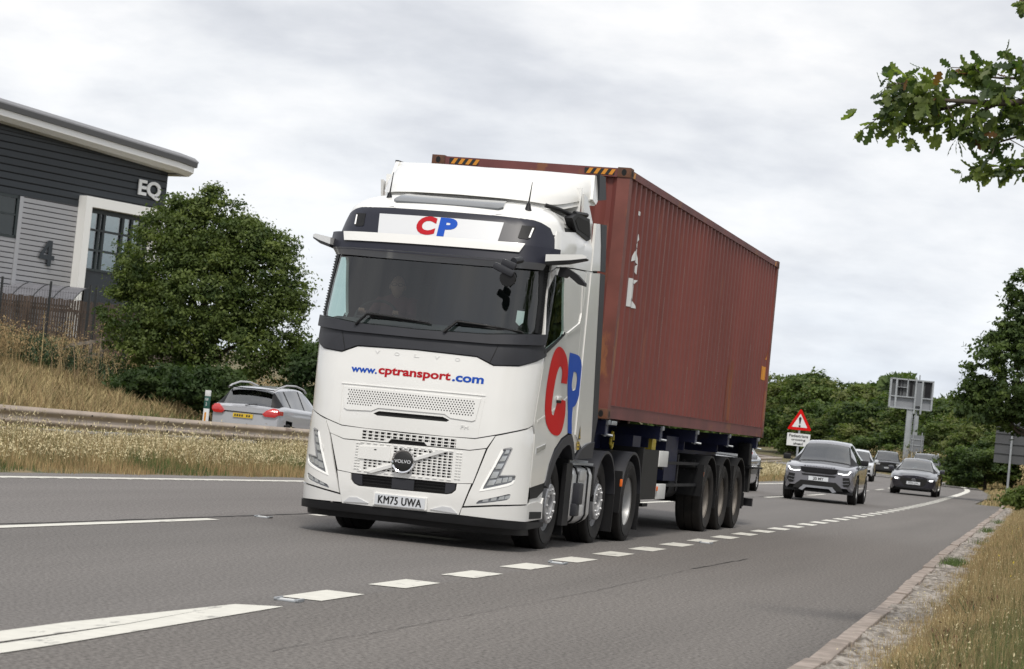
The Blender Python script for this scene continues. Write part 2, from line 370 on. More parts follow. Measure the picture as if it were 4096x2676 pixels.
# continuous wide line with its double end nearest the camera
mb.add([(1.62, -60, z), (1.86, -60, z), (1.84, -12.2, z), (1.73, -10.28, z), (1.62, -12.5, z)], [(0, 1, 2, 3, 4)])
mb.add([(1.90, -60, z), (2.14, -60, z), (2.06, -13.6, z), (1.97, -10.05, z), (1.73, -10.28, z), (1.85, -12.2, z), (1.88, -13.6, z)], [(0, 1, 2, 3, 4, 5, 6)])
y = -9.35
while y < 76:
    a, b = y, y + .98
    mb.add([(E_(a) - .26 + rag(), a + rag(), z), (E_(a) + .02 + rag(), a + .05 + rag(), z), (E_(b) + .02 + rag(), b + rag(), z), (E_(b) - .26 + rag(), b + rag(), z)], [(0, 1, 2, 3)]); y += 1.93
strip(mb, lambda y: E_(y) - .24, lambda y: E_(y) + .05, 76, 318, z)
struct(mb, 'edge_line')
mb = MB().m('road_paint')
for a, b in [(-52, -46), (-43, -37), (-34, -28), (-25, -19), (-16.6, -10.6), (-7.6, -1.2), (1.87, 6.2), (10.8, 15.2), (19.5, 24), (28.4, 32.8)] + [(37 + 9 * i, 41.5 + 9 * i) for i in range(24)]: strip(mb, lambda q: L_(q) - .06, lambda q: L_(q) + .09, a, b, z)
struct(mb, 'lane_line')
mb = MB().m('road_paint'); strip(mb, lambda y: M_(y) - .13, lambda y: M_(y) + .08, -90, 318, z)
y = -20
while y < 90: mb.add([(M_(y) + .07, y, z + .001), (M_(y) + .17, y, z + .001), (M_(y + .07) + .17, y + .07, z + .001), (M_(y + .07) + .07, y + .07, z + .001)], [(0, 1, 2, 3)]); y += .5
struct(mb, 'median_line')
mb = MB().m('road_paint'); strip(mb, lambda y: M_(y) - 13.1, lambda y: M_(y) - 12.95, -90, 318, z); strip(mb, lambda y: M_(y) - 6.0, lambda y: M_(y) - 5.85, -90, 318, z)
y = -50
while y < 200: strip(mb, lambda q: M_(q) - 9.6, lambda q: M_(q) - 9.5, y, y + 2, z); y += 9
struct(mb, 'opposite_road_lines')
# cracks and sealed joints
def crack(mb, pts, w):
    P = [pts[0]]
    for a, b in zip(pts, pts[1:]):
        n = max(2, int(math.dist(a, b) / .22))
        for i in range(1, n + 1): t = i / n; P.append((a[0] + (b[0] - a[0]) * t + rnd.uniform(-.018, .018), a[1] + (b[1] - a[1]) * t + rnd.uniform(-.05, .05)))
    vs = []
    for i, p in enumerate(P):
        q_ = P[min(i + 1, len(P) - 1)]; r_ = P[max(i - 1, 0)]; d = Vector((q_[0] - r_[0], q_[1] - r_[1])).normalized(); ww = w * rnd.uniform(.25, 1)
        vs += [(p[0] - d.y * ww, p[1] + d.x * ww, .004), (p[0] + d.y * ww, p[1] - d.x * ww, .004)]
    mb.add(vs, [(2 * i, 2 * i + 1, 2 * i + 3, 2 * i + 2) for i in range(len(P) - 1)])
CRK = [(2.92, 3.1), (2.88, -.3), (2.94, -5), (2.91, -9.5), (2.85, -12.6)]; CRK2 = [(2.95, -5.3), (3.25, -5.45), (3.55, -5.4)]
mb = MB().m('crack')
crack(mb, [(L_(y) - .16, y) for y in range(-14, 60, 3)], .034)
crack(mb, CRK, .003); crack(mb, CRK[:2], .012)
crack(mb, CRK2, .005); crack(mb, [(1.9, 62), (.2, 63)], .03)
struct(mb, 'road_cracks')
# kerb of separate blocks, some knocked out of line, then a strip of broken concrete
mb = MB().m('concrete'); y = -20.0
while y < 60.5:
    ln = .9; x0, x1 = K_(y), K_(y + ln); rz = -math.atan2(x1 - x0, ln) + rnd.uniform(-.006, .006); h = .075 + rnd.uniform(-.012, .008) - (.05 if 34 < y < 60 and rnd.random() < .3 else 0)
    off = rnd.uniform(-.006, .010)
    mb.box(((x0 + x1) / 2 + .07 + .05 * max(0, min(1, -y / 8)) + off, y + ln / 2, h / 2 - .05), (.130, ln - .025, h + .1), rz, rx=rnd.uniform(-.012, .012), ry=rnd.uniform(-.03, .03), bev=.012); y += ln + .01
struct(mb, 'kerb')
def grid_strip(name, lt, rt, a, b, mats, zf, dx=.12, dy=.16):
    ys_ = np.arange(a, b, dy); n = int(round((rt(0) - lt(0)) / dx)); u = np.linspace(0, 1, n + 1)
    lx = np.array([lt(y) for y in ys_]); rx = np.array([rt(y) for y in ys_])
    X = lx[:, None] + (rx - lx)[:, None] * u[None]; Y = np.repeat(ys_[:, None], n + 1, 1); Z = zf(X, Y, u[None])
    I = np.arange(X.size).reshape(X.shape); Q = np.stack([I[:-1, :-1], I[:-1, 1:], I[1:, 1:], I[1:, :-1]], -1).reshape(-1, 4)
    return np_mesh(name, np.stack([X, Y, Z], -1).reshape(-1, 3), Q, mats)
tag(grid_strip('gravel_strip', lambda y: K_(y) + .13, lambda y: K_(y) + .66, -20, 58, ['gravel'], lambda X, Y, U: .045 + NR.uniform(-.022, .022, X.shape) + .012 * np.sin(Y * 2.1 + X * 3), .055, .07), kind='structure')
# sky sits in the world shader; grass and weeds
mat('straw', (.41, .322, .162), .85, var=.2, vscale=.8); mat('tan_grass', (.29, .205, .10), .85, var=.22, vscale=.6)
mat('pale_seed', (.56, .485, .30), .85, var=.12, vscale=2); mat('olive_grass', (.17, .150, .060), .85, var=.25, vscale=.8)
mat('green_grass', (.075, .115, .030), .85, var=.3, vscale=1.0); mat('brown_stem', (.19, .135, .075), .85); mat('dock_brown', (.13, .055, .035), .85)
mat('yellow_flower', (.65, .50, .03), .7); mat('dark_leaf', (.030, .055, .020), .7, var=.3, vscale=1)
def blades(name, P, H, Wd, mi, mats, lean=.35, kind='stuff', seed=None):
    # P (n,3) roots; two curved quads each
    n = len(P); ang = NR.uniform(0, 2 * np.pi, n); d = np.stack([np.cos(ang), np.sin(ang), np.zeros(n)], 1)
    la = NR.uniform(0, 2 * np.pi, n); ln = np.stack([np.cos(la), np.sin(la), np.zeros(n)], 1) * (NR.uniform(0, lean, n) * H)[:, None]
    up = np.zeros((n, 3)); up[:, 2] = H
    w = d * (Wd / 2)[:, None]; mid = P + up * .55 + ln * .35; top = P + up + ln
    V = np.stack([P - w, P + w, mid - w * .8, mid + w * .8, top - w * .15, top + w * .15], 1).reshape(-1, 3)
    b = np.arange(n)[:, None] * 6; Q = np.concatenate([b + np.array([[0, 1, 3, 2]]), b + np.array([[2, 3, 5, 4]])], 1).reshape(-1, 4)
    MI = np.repeat(mi, 2)
    if seed is not None:       # seed heads: small quads near the tips
        sel, cnt, size, smi, spread = seed; T = np.repeat(np.arange(n)[sel], cnt); m_ = len(T)
        f = NR.uniform(.55, 1.05, m_)[:, None]; c = P[T] + up[T] * f + ln[T] * f ** 1.5 + NR.normal(0, spread, (m_, 3))
        a = NR.normal(0, 1, (m_, 3)); a /= np.linalg.norm(a, axis=1)[:, None]; a[:, 2] = np.abs(a[:, 2]) + .3; bb = np.cross(a, NR.normal(0, 1, (m_, 3))); bb /= np.linalg.norm(bb, axis=1)[:, None]
        s1 = size * NR.uniform(.6, 1.3, m_)[:, None]
        V2 = np.stack([c - a * s1, c + bb * s1 * .4, c + a * s1, c - bb * s1 * .4], 1).reshape(-1, 3)
        Q2 = np.arange(m_ * 4).reshape(-1, 4) + len(V); V = np.concatenate([V, V2]); Q = np.concatenate([Q, Q2]); MI = np.concatenate([MI, np.full(m_, smi)])
    return tag(np_mesh(name, V, Q, mats, MI), kind=kind)
def scatter(n, x0f, x1f, ya, yb, pw=1.0):
    y = ya + (yb - ya) * NR.random(n) ** pw; a = x0f(y); b = x1f(y); x = a + (b - a) * NR.random(n); return x, y
nE, nA, nM = (lambda y: npi(EDGE, y)), (lambda y: npi(ASPH, y)), (lambda y: npi(MEDL, y))
def patchy(x, y, s, seed=0):
    return .5 + .5 * np.sin(x * s * 1.3 + 2.1 * np.sin(y * s * .7 + seed) + seed) * np.cos(y * s + 1.7 * np.sin(x * s * .9 + 2 * seed))
# right verge, near part
n = 250000; x, y = scatter(n, lambda y: nA(y) + .12, lambda y: np.minimum(nA(y) + 9.5, 13.5), -15, 62, 1.5); k_ = NR.random(n) < .66; x = np.where(k_, nA(y) + .12 + (x - nA(y) - .12) * .24, x)
edge = x - nA(y); keep = NR.random(n) < np.clip((edge - np.interp(y, [-10, -4, 0, 9, 60], [-.08, -.06, .0, .16, .20]) - .20 * patchy(x, y, 1.3)) * 4.5, .0, 1); x, y, edge = x[keep], y[keep], edge[keep]
p = patchy(x, y, 1.2, 1.); g = sstep(.7, 1.6, edge + .7 * (p - .5)) * np.interp(y, [-12, -3, 6], [.9, .45, .15]); g2 = .08 + .26 * patchy(x, y, 1.6, 7.)
r = NR.random(len(x)); mi = np.where(r < g * .6, 3, np.where(r < g + g2, 2, np.where(r < g + g2 + .6 * (1 - g - g2), 1, 0)))
H = (.09 + .20 * np.clip(edge - .3, 0, 1)) * NR.uniform(.6, 1.4, len(x)); zt = terrain(x, y) - .02
blades('verge_grass', np.stack([x, y, zt], 1), H, np.where(y < 5, .0042, .009) * NR.uniform(.7, 1.5, len(x)), mi, ['straw', 'tan_grass', 'olive_grass', 'green_grass', 'pale_seed'], seed=(NR.random(len(x)) < .05, 3, .008, 4, .010))
# verge, far part, taller and tangled
n = 80000; x, y = scatter(n, lambda y: nA(y) + .15, lambda y: nA(y) + 14, 55, 200); edge = x - nA(y)
tall = sstep(3, 7, edge + 2 * patchy(x, y, .3, 2)); H = (.15 + .75 * tall) * NR.uniform(.5, 1.3, len(x)); r = NR.random(len(x)) + .3 * (patchy(x, y, .25, 3) - .5)
mi = np.where(r < .42, 0, np.where(r < .72, 1, np.where(r < .86, 2, 3)))
blades('far_verge_grass', np.stack([x, y, terrain(x, y) - .03], 1), H, .035 * NR.uniform(.6, 1.5, len(x)), mi, ['straw', 'tan_grass', 'olive_grass', 'green_grass', 'pale_seed'])
# weeds at the bottom right of the verge and flowers
n = 15000; x, y = scatter(n, lambda y: nA(y) + .8, lambda y: nA(y) + 3.4, -15, -1); keep = patchy(x, y, 1.4, 5.) > .35; x, y = x[keep], y[keep]; c = NR.random(len(x))
blades('verge_weeds', np.stack([x, y, terrain(x, y) - .02], 1), NR.uniform(.08, .26, len(x)), .011 * NR.uniform(.5, 1.5, len(x)), np.where(c < .55, 0, np.where(c < .90, 1, 2)), ['dark_leaf', 'green_grass', 'dock_brown', 'dock_brown'], lean=.9, seed=(c > .95, 10, .015, 3, .015))
n = 60; x, y = scatter(n, lambda y: nA(y) + .9, lambda y: nA(y) + 2.5, -7, 22)
blades('yellow_flowers', np.stack([x, y, terrain(x, y)], 1), NR.uniform(.25, .45, n), np.full(n, .006), np.zeros(n, int), ['olive_grass', 'yellow_flower'], seed=(np.ones(n, bool), 5, .012, 1, .008))
# small green tufts growing through the kerb joints
xs_, ys_ = [], []
for (cx, cy, k) in ((4.92, 6.3, 420), (4.35, 24, 260), (4.1, 33, 160), (4.7, 16, 60)):
    xs_.append(NR.normal(cx + .14, .07, k)); ys_.append(NR.normal(cy, .40, k))
x = np.concatenate(xs_); y = np.concatenate(ys_); blades('kerb_weeds', np.stack([x, y, np.full(len(x), .04)], 1), NR.uniform(.05, .13, len(x)), .007 * NR.uniform(.6, 1.4, len(x)), np.zeros(len(x), int), ['green_grass'], lean=.8)
# central reservation: wild oats
def oats(name, n, ya, yb, hs=1.0, ws=1.0, pw=1.0):
    x, y = scatter(n, lambda y: nM(y) - 4.9, lambda y: nM(y) - .72 - .1 * np.sin(y * 3), ya, yb, pw); e = nM(y) - x - .7
    p = patchy(x, y, .5, 4.); H = hs * (.09 + .34 * np.clip(e / 1.3, 0, 1)) * NR.uniform(.55, 1.25, n) * (.75 + .4 * p)
    tallk = NR.random(n) < .035; H = np.where(tallk & (e > 1.2), H * 1.55, H)
    r = NR.random(n); mi = np.where(r < .38, 0, np.where(r < .70, 1, np.where(r < .87, 2, 3)))
    low = H < .20; mi = np.where(low & (NR.random(n) < .6), 1, mi); mi = np.where(p < .18, np.where(r < .5, 3, mi), mi)
    return blades(name, np.stack([x, y, np.full(n, .0)], 1), H, .007 * ws * NR.uniform(.6, 1.5, n), mi, ['straw', 'tan_grass', 'olive_grass', 'green_grass', 'pale_seed'], lean=.3, seed=((H > .26) & (NR.random(n) < .15 + .5 * patchy(x, y, 1.7, 3.) * patchy(x, y, 4.5, 1.) + .5 * (H > .62)), 5, .020 * ws, 4, .02))
oats('median_grass', 95000, 0, 34); oats('far_median_grass', 22000, 34, 110, .85, 2.2)
# far bank behind the other carriageway
n = 120000; x, y = scatter(n, lambda y: nM(y) - 13.9 - 15.0, lambda y: nM(y) - 13.75, 22, 66); t = nM(y) - 13.9 - x
p = patchy(x, y, .35, 6.); H = (.45 + .55 * patchy(x, y, 1.1, 2.)) * (.12 + (.60 - .32 * sstep(7.5, 9.5, t)) * sstep(1.2, 4, t + p)) * NR.uniform(.5, 1.3, n)
r = NR.random(n) + .35 * (patchy(x, y, .4, 9.) - .5); grn = (t < 2.2) & (NR.random(n) < .5)
mi = np.where(grn, 3, np.where(r < .42, 0, np.where(r < .76, 1, np.where(r < .86, 4, 2))))
blades('bank_grass', np.stack([x, y, terrain(x, y) - .02], 1), H, .020 * NR.uniform(.6, 1.6, n), mi, ['straw', 'tan_grass', 'olive_grass', 'green_grass', 'brown_stem'], lean=.8)
# ================= LORRY =================
A0 = .85; R1 = 4.2; TH0 = math.asin(A0 / R1); TH1 = rad(86); RC = (1.25 - A0) / (math.sin(TH1) - math.sin(TH0))
S0 = R1 * TH0; S1 = S0 + RC * (TH1 - TH0); D0 = R1 * (1 - math.cos(TH0)); DY = D0 + RC * (math.cos(TH0) - math.cos(TH1))
def sec(s):
    a = abs(s); g = 1 if s >= 0 else -1
    if a < S0: t = a / R1; x = R1 * math.sin(t); y = R1 * (1 - math.cos(t))
    elif a < S1: t = TH0 + (a - S0) / RC; x = A0 + RC * (math.sin(t) - math.sin(TH0)); y = D0 + RC * (math.cos(TH0) - math.cos(t))
    else: t = math.pi / 2; x = 1.25; y = DY + (a - S1)
    return g * x, y, t * g
PR = [(.1, 1.205, -1.36), (.25, 1.21, -1.40), (.5, 1.215, -1.43), (1.15, 1.205, -1.43), (1.25, 1.195, -1.43), (1.6, 1.205, -1.41), (2.0, 1.22, -1.37), (2.25, 1.225, -1.31), (2.95, 1.21, -1.12), (3.15, 1.205, -1.06), (3.4, 1.165, -.94), (3.55, 1.10, -.80), (3.7, 1.0, -.5)]
def prof(z):
    if z <= PR[0][0]: return PR[0][1:]
    for (a, b, c), (d, e, f) in zip(PR, PR[1:]):
        if z <= d: t = (z - a) / (d - a); return b + (e - b) * t, c + (f - c) * t
    return PR[-1][1:]
def skin(s, z, o=0):
    x, y, t = sec(s); w, yf = prof(z); k = min(1, max(0, (abs(s) - S1) / .9))
    w = w + (1.225 - w) * (k if z < 3.3 else k * .6)
    return (x * w / 1.25 + math.sin(t) * o, yf + y + (-1.40 - yf) * k - math.cos(t) * o, z)
SY = lambda y: y + 1.40 - DY + S1          # s of a point at depth y on the cab's flank
truck = empty('articulated_lorry_tractor', (0, 0, 0), label='white tractor unit with grey windscreen surround pulling the maroon container', cat='lorry')
def part(name, parent=None): return lambda mb, smooth=35: mb.build(name, parent or truck, smooth)
WS = [(-1.16, 2.945), (-1.225, 2.60), (-1.24, 2.30), (-1.20, 2.24), (-.70, 2.19), (0, 2.175), (.70, 2.19), (1.20, 2.24), (1.24, 2.30), (1.225, 2.60), (1.16, 2.945)]
WIN = [(1.345, 2.72), (1.44, 2.885), (1.88, 2.915), (1.96, 2.86), (2.24, 2.33), (2.18, 2.27), (1.455, 2.08), (1.40, 2.12)]
ARCH = [(2.10, .70), (2.166, .85), (2.32, 1.025), (2.627, 1.164), (2.90, 1.225), (3.04, 1.225), (3.14, 1.15), (3.262, 1.0)]
SE = 3.26                                   # rear edge of the cab flank
# inner black shell seen through the shut lines
mb = MB().m('black_gap')
mb.patch([(-SE, 3.42), (-SE, 1.0)] + [(-u, v) for u, v in ARCH[::-1]] + [(-2.1, .34), (2.1, .34)] + ARCH + [(SE, 1.0), (SE, 3.42)], skin, -.022, 0, .12, .2,
         holes=[WS, WIN, mir(WIN)]); inner = mb.build('cab_frame', truck, 30)
# ---- white front panels
HB = [(0, 1.112), (.45, 1.112), (.745, 1.123), (.955, 1.177), (1.126, 1.222), (1.368, 1.278), (1.462, 1.311)]
HT = [(1.50, 2.02), (1.36, 1.965), (1.11, 1.888), (.84, 1.868), (.655, 1.94), (0, 1.952)]
hood = [(-u, v) for u, v in HB[::-1]][:-1] + HB + HT + [(-u, v) for u, v in HT[::-1]][1:]
SLOT = [(-.35, 1.252), (-.39, 1.27), (-.33, 1.299), (.385, 1.305), (.46, 1.278), (.43, 1.258)]
mb = MB().m('white_paint').patch(hood, skin, 0, .03, .06, .10, holes=[SLOT]); hoodo = mb.build('front_panel', truck)
mb = MB().m('black_gap').patch([(u * 1.05, v + (.01 if v > 1.28 else -.01)) for u, v in SLOT], skin, -.02, 0); mb.build('air_slot', hoodo)
# perforated plate
pp = [(-.765, 1.520), (.765, 1.522), (.735, 1.305), (.70, 1.290), (.47, 1.300), (.40, 1.335), (-.335, 1.330), (-.41, 1.295), (-.70, 1.283), (-.74, 1.30)]
mb = MB().m('white_paint').patch(pp, skin, .010, .012); mb.m('black_gap')
for r_ in range(7):
    for c_ in range(46):
        s_ = -.70 + 1.40 * (c_ + .5 * (r_ % 2)) / 45.5; z_ = 1.490 - r_ * .0235
        if abs(s_) > .705 or (r_ > 5 and -.40 < s_ < .46): continue
        mb.patch([(s_ + .0075 * math.cos(t), z_ + .0075 * math.sin(t)) for t in [k * math.pi / 3 for k in range(6)]], skin, .012, 0, 0, 0)
mb.build('perforated_plate', hoodo)
mb = MB().m('white_paint'); mb.patch([(-.80, 1.552), (.81, 1.562), (.805, 1.556), (-.80, 1.546)], skin, .008, .01)
mb.patch([(-.79, 1.53), (-.78, 1.13), (-.775, 1.13), (-.785, 1.53)], skin, .006, .01); mb.patch([(.80, 1.53), (.77, 1.13), (.775, 1.13), (.805, 1.53)], skin, .006, .01); mb.build('panel_crease', hoodo)
for i, ch in enumerate('VOLVO'): MB().m('white_plastic').text(ch, skin, -.445 + .2205 * i - .003, 1.882, .056, .034, .004, .004, bold=.012).build('raised_letter', hoodo)
mb = MB().m('white_plastic').text('FH', skin, .585, 1.205, .085, .035, .006, .006, bold=.01); mb.build('raised_lettering', hoodo)
mb = MB().m('blue').text('www.', skin, -.705, 1.674, .305, .052, .003, 0, bold=.034); mb.m('text_red').text('cptransport', skin, -.385, 1.652, .80, .104, .003, 0, bold=.034)
mb.m('blue').text('.com', skin, .432, 1.674, .335, .064, .003, 0, bold=.034); mb.build('web_address', hoodo)
# grey surround under the screen
gt = [(1.53, 2.03), (1.37, 1.978), (1.11, 1.90), (.845, 1.88), (.66, 1.952), (0, 1.964)]
low = [(-u, v) for u, v in gt] + gt[::-1][1:]
top = [(1.40, 2.245), (1.24, 2.235), (.72, 2.182), (0, 2.166), (-.72, 2.182), (-1.24, 2.235), (-1.40, 2.245)]
mb = MB().m('grey_trim').patch(low + [(1.50, 2.09), (1.42, 2.13)] + top + [(-1.42, 2.13), (-1.50, 2.09)], skin, .012, .05)
mb.patch([(-1.40, 2.135), (-.8, 2.090), (0, 2.082), (.8, 2.090), (1.40, 2.135), (1.40, 2.25), (1.24, 2.235), (.72, 2.180), (0, 2.164), (-.72, 2.180), (-1.24, 2.235), (-1.40, 2.25)], skin, .040, .03, .07, .05)
mb.m('black_gap')
for a in (-1, 1): mb.patch([(a * .80 - .004, 1.89), (a * .80 + .004, 1.89), (a * .86 + .004, 2.08), (a * .86 - .004, 2.08)], skin, .0135, 0)
mb.build('lower_screen_surround', truck)
# windscreen, pillars, visor, header
mb = MB().m('screen_glass').patch(WS, skin, -.004, 0, .06, .08); mb.build('windscreen', truck, 60)
for g in (0, 1):
    mb = MB().m('black_plastic'); P_ = [(1.165, 2.95), (1.228, 2.60), (1.243, 2.25), (1.335, 2.25), (1.318, 2.6), (1.235, 2.95)]; mb.patch(mir(P_) if g else P_, skin, .004, .03)
    for i in range(24):
        t = i / 23; s_ = (1.232 + .05 * (1 - t)) + .03; z_ = 2.27 + .66 * t; Pp = [(s_ - .02, z_), (s_ + .02, z_ + .006), (s_ + .02, z_ + .016), (s_ - .02, z_ + .006)]; mb.patch(mir(Pp) if g else Pp, skin, .016, .012, 0, 0)
    mb.build('windscreen_pillar', truck)
VIS = [(-1.36, 2.985), (-1.20, 2.955), (-.6, 2.95), (0, 2.945), (.6, 2.95), (1.20, 2.965), (1.36, 3.0), (1.35, 3.145), (.6, 3.135), (0, 3.128), (-.6, 3.135), (-1.35, 3.145)]
mb = MB().m('navy_trim').patch(VIS, skin, .085, .085, .06, .05); visor = mb.build('sun_visor', truck)
mb = MB().m('white_paint').patch([(-1.0, 3.045), (.915, 3.06), (.955, 3.155), (-1.035, 3.14)], skin, .105, .02, .06, .05); mb.build('visor_strip', visor)
mb = MB().m('navy_trim').patch([(1.245, 3.055), (1.225, 3.085), (1.245, 3.115), (1.27, 3.115), (1.285, 3.085), (1.27, 3.055)], skin, .09, .01); mb.build('camera_cap', visor)
mb = MB().m('lens_dark').patch([(-1.20, 2.90), (-.6, 2.885), (0, 2.88), (.6, 2.885), (1.20, 2.905), (1.19, 2.97), (-1.19, 2.97)], lambda s, z, o: skin(s, z, o + .085 * (z - 2.88) / .09), .01, .006); mb.build('tinted_visor_lip', visor)
HD = [(-1.35, 3.14), (1.35, 3.14), (1.34, 3.26), (1.26, 3.365), (1.13, 3.41), (1.0, 3.435), (.80, 3.452), (.62, 3.455), (.57, 3.435), (-.57, 3.435), (-.62, 3.455), (-.80, 3.452), (-1.0, 3.435), (-1.13, 3.41), (-1.26, 3.365), (-1.34, 3.26)]
mb = MB().m('navy_trim').patch(HD, skin, .004, .04, .06, .06); header = mb.build('roof_header', truck)
mb = MB().m('white_strip').patch([(-.735, 3.362), (.715, 3.366), (.675, 3.158), (-.675, 3.150)], skin, .012, .02, .06, .05); sgn = mb.build('roof_sign', header)
mb = MB().m('text_red').text('C', skin, -.250, 3.163, .222, .203, .015, 0, bold=.055, sv=.05); mb.m('blue').text('P', skin, .005, 3.160, .205, .203, .015, 0, bold=.055, sv=.05); mb.build('roof_lettering', sgn)
for g in (0, 1):
    P_ = [(.915, 3.355), (.885, 3.225), (.90, 3.212), (.995, 3.212), (1.012, 3.225), (1.07, 3.345), (1.06, 3.357)]
    mb = MB().m('black_plastic').patch(mir(P_) if g else P_, skin, .010, .02, .06, .05); lm = mb.build('roof_marker_lamp', header)
    P_ = [(1.030, 3.340), (1.048, 3.340), (1.015, 3.232), (.997, 3.232)]
    mb = MB().m('drl').patch(mir(P_) if g else P_, skin, .016, .004, 0, 0); mb.build('lamp_strip', lm)
# ---- grille area
mb = MB().m('white_paint')
US = [(.875, 1.035), (.70, .999), (.245, .998), (.210, 1.030), (-.155, 1.030), (-.19, .990), (-.70, .985), (-.875, 1.03), (-.955, 1.166), (-.745, 1.113), (0, 1.100), (.745, 1.113), (.955, 1.166)]
def grille(mb, s0, s1, z0, z1, nc, nr, skip=lambda a, b: False):
    hs = []
    for c_ in range(nc):
        for r_ in range(nr):
            ds = (s1 - s0) / nc; dz = (z1 - z0) / nr; a = s0 + c_ * ds; b = z0 + r_ * dz
            if skip(a + ds / 2, b + dz / 2): continue
            hs.append([(a + .006, b + .0055), (a + ds - .006, b + .0055), (a + ds - .006, b + dz - .0055), (a + .006, b + dz - .0055)])
    return hs
uh = grille(mb, -.495, .555, 1.028, 1.095, 15, 2) + grille(mb, -.495, -.215, .998, 1.028, 4, 1) + grille(mb, .275, .555, .998, 1.030, 4, 1)
mb.patch(US, skin, 0, .025, .12, 0, holes=[h for h in uh if True])
for h in uh: a, b = h[0]; c_, d_ = h[2]; m_ = (a + c_) / 2; mb.patch([(m_ + .014, b), (m_ + .022, b), (m_ + .022, d_), (m_ + .014, d_)], skin, -.004, .012, 0, 0)
mb.build('upper_grille', truck)
GP = [(.868, 1.024), (.76, .665), (.585, .650), (-.56, .645), (-.735, .660), (-.868, 1.024), (-.70, .976), (-.19, .980), (.245, .988), (.70, .990)]
def gskip(s_, z_):
    if (s_ - .013) ** 2 + (z_ - .815) ** 2 < .013: return True
    if s_ < -.135 and z_ > .795: return True
    # the diagonal bar and the tapered lower left
    return abs((z_ - .815) - .335 * (s_ - .013)) < .020 and abs(s_) < .44
gh = grille(mb, -.445, .535, .690, .952, 18, 9, gskip)
mb = MB().m('white_paint').patch(GP, skin, 0, .03, .12, 0, holes=gh)
for h in gh: a, b = h[0]; c_, d_ = h[2]; m_ = (a + c_) / 2; mb.patch([(m_ + .009, b), (m_ + .014, b), (m_ + .014, d_), (m_ + .009, d_)], skin, -.004, .012, 0, 0)
for i in range(10):
    z_ = .69 + i * .029
    for s_ in (-.545, -.51, .565, .60): mb.patch([(s_, z_), (s_ + .028, z_), (s_ + .028, z_ + .008), (s_, z_ + .008)], skin, .008, .008, 0, 0)
for i in range(14):
    s_ = -.50 + i * .076; mb.patch([(s_, .962), (s_ + .045, .962), (s_ + .045, .969), (s_, .969)], skin, .008, .008, 0, 0); mb.patch([(s_, .672), (s_ + .045, .672), (s_ + .045, .679), (s_, .679)], skin, .008, .008, 0, 0)
mb.patch([(-.51, .800), (-.145, .800), (-.145, .946), (-.51, .922)], skin, .012, .012); gr = mb.build('main_grille', truck)
mb = MB().m('black_gap').patch([(-.335, .905), (-.315, .912), (-.295, .905), (-.315, .898)], skin, .014, 0, 0, 0); mb.build('screw_hole', gr)
for P_ in ([(-.385, .672), (-.330, .663), (-.08, .752), (-.09, .783)], [(.115, .858), (.130, .832), (.475, .962), (.40, .972)]): MB().m('white_plastic').patch(P_, skin, .022, .03).build('badge_bar', gr)
cy_ = lambda r, o0, o1: [(0, o0), (r, o0), (r, o1), (0, o1)]
yb = skin(.013, .815)[1]
mb = MB().m('chrome').lathe([(.094, 0), (.101, .035), (.116, .045), (.122, .02), (.122, 0)], (.013, yb - .01, .815), 'y', 40, -1); bd = mb.build('round_badge', gr)
mb = MB().m('print_black').lathe([(0, .046), (.08, .044), (.101, .036)], (.013, yb - .01, .815), 'y', 40, -1); mb.build('badge_face', bd)
mb = MB().m('white_strip').text('VOLVO', lambda u, v, o: (u, yb - .0575, v), -.074, .798, .174, .034, 0, 0, bold=.012); mb.build('badge_name', bd)
# lower intake and number plate panel
IN = [(-.555, .636), (.585, .640), (.580, .585), (.545, .552), (.50, .538), (-.47, .528), (-.515, .545), (-.55, .58)]
LB = [(.748, .657), (.59, .640), (-.565, .632), (-.725, .652), (-.64, .325), (-.3, .327), (.3, .333), (.64, .335)]
LBo = [(.748, .657), (.60, .646), (.595, .58), (.555, .542), (.50, .528), (-.47, .518), (-.525, .537), (-.565, .575), (-.572, .640), (-.735, .652), (-.648, .325), (-.3, .327), (.3, .333), (.645, .335)]
mb = MB().m('white_paint').patch(LBo, skin, .004, .035, .08, .1); lb = mb.build('bumper_centre', truck)
for a in (-1, 1): mb2 = MB().m('white_strip').patch([(a * .34, .36), (a * .47, .405), (a * .56, .40), (a * .63, .345)] if a > 0 else [(-.63, .34), (-.56, .395), (-.47, .40), (-.34, .355)], skin, .014, .01); mb2.build('bumper_facet', lb)
mb = MB().m('black_gap').patch(IN, skin, -.03, 0); mb.m('grey_trim')
mb.patch([(-.10, .632), (.145, .634), (.145, .533), (-.095, .532)], skin, .004, .03); mb.patch([(-.555, .636), (-.44, .634), (-.43, .533), (-.47, .532), (-.515, .545), (-.55, .58)], skin, 0, .03); mb.patch([(.585, .640), (.58, .585), (.545, .552), (.50, .538), (.48, .538), (.48, .64)], skin, 0, .03)
mb.m('black_plastic')
for a, b in ((-.43, -.10), (.15, .48)):
    for z_ in (.555, .585, .615): mb.patch([(a, z_), (b, z_), (b, z_ + .006), (a, z_ + .006)], skin, -.008, .01, .1, 0)
mb.build('lower_intake', truck)
pl = lambda u, v, o: (u, -1.442 - o, v)
mb = MB().m('white_paint').patch([(-.272, .345), (.300, .345), (.300, .470), (-.272, .470)], pl, -.002, .03, 0, 0); pln = mb.build('plate_plinth', truck)
mb = MB().m('plate_white').patch([(-.255, .355), (.28, .355), (.28, .463), (-.255, .463)], pl, .006, .006, 0, 0); plt_ = mb.build('number_plate', pln)
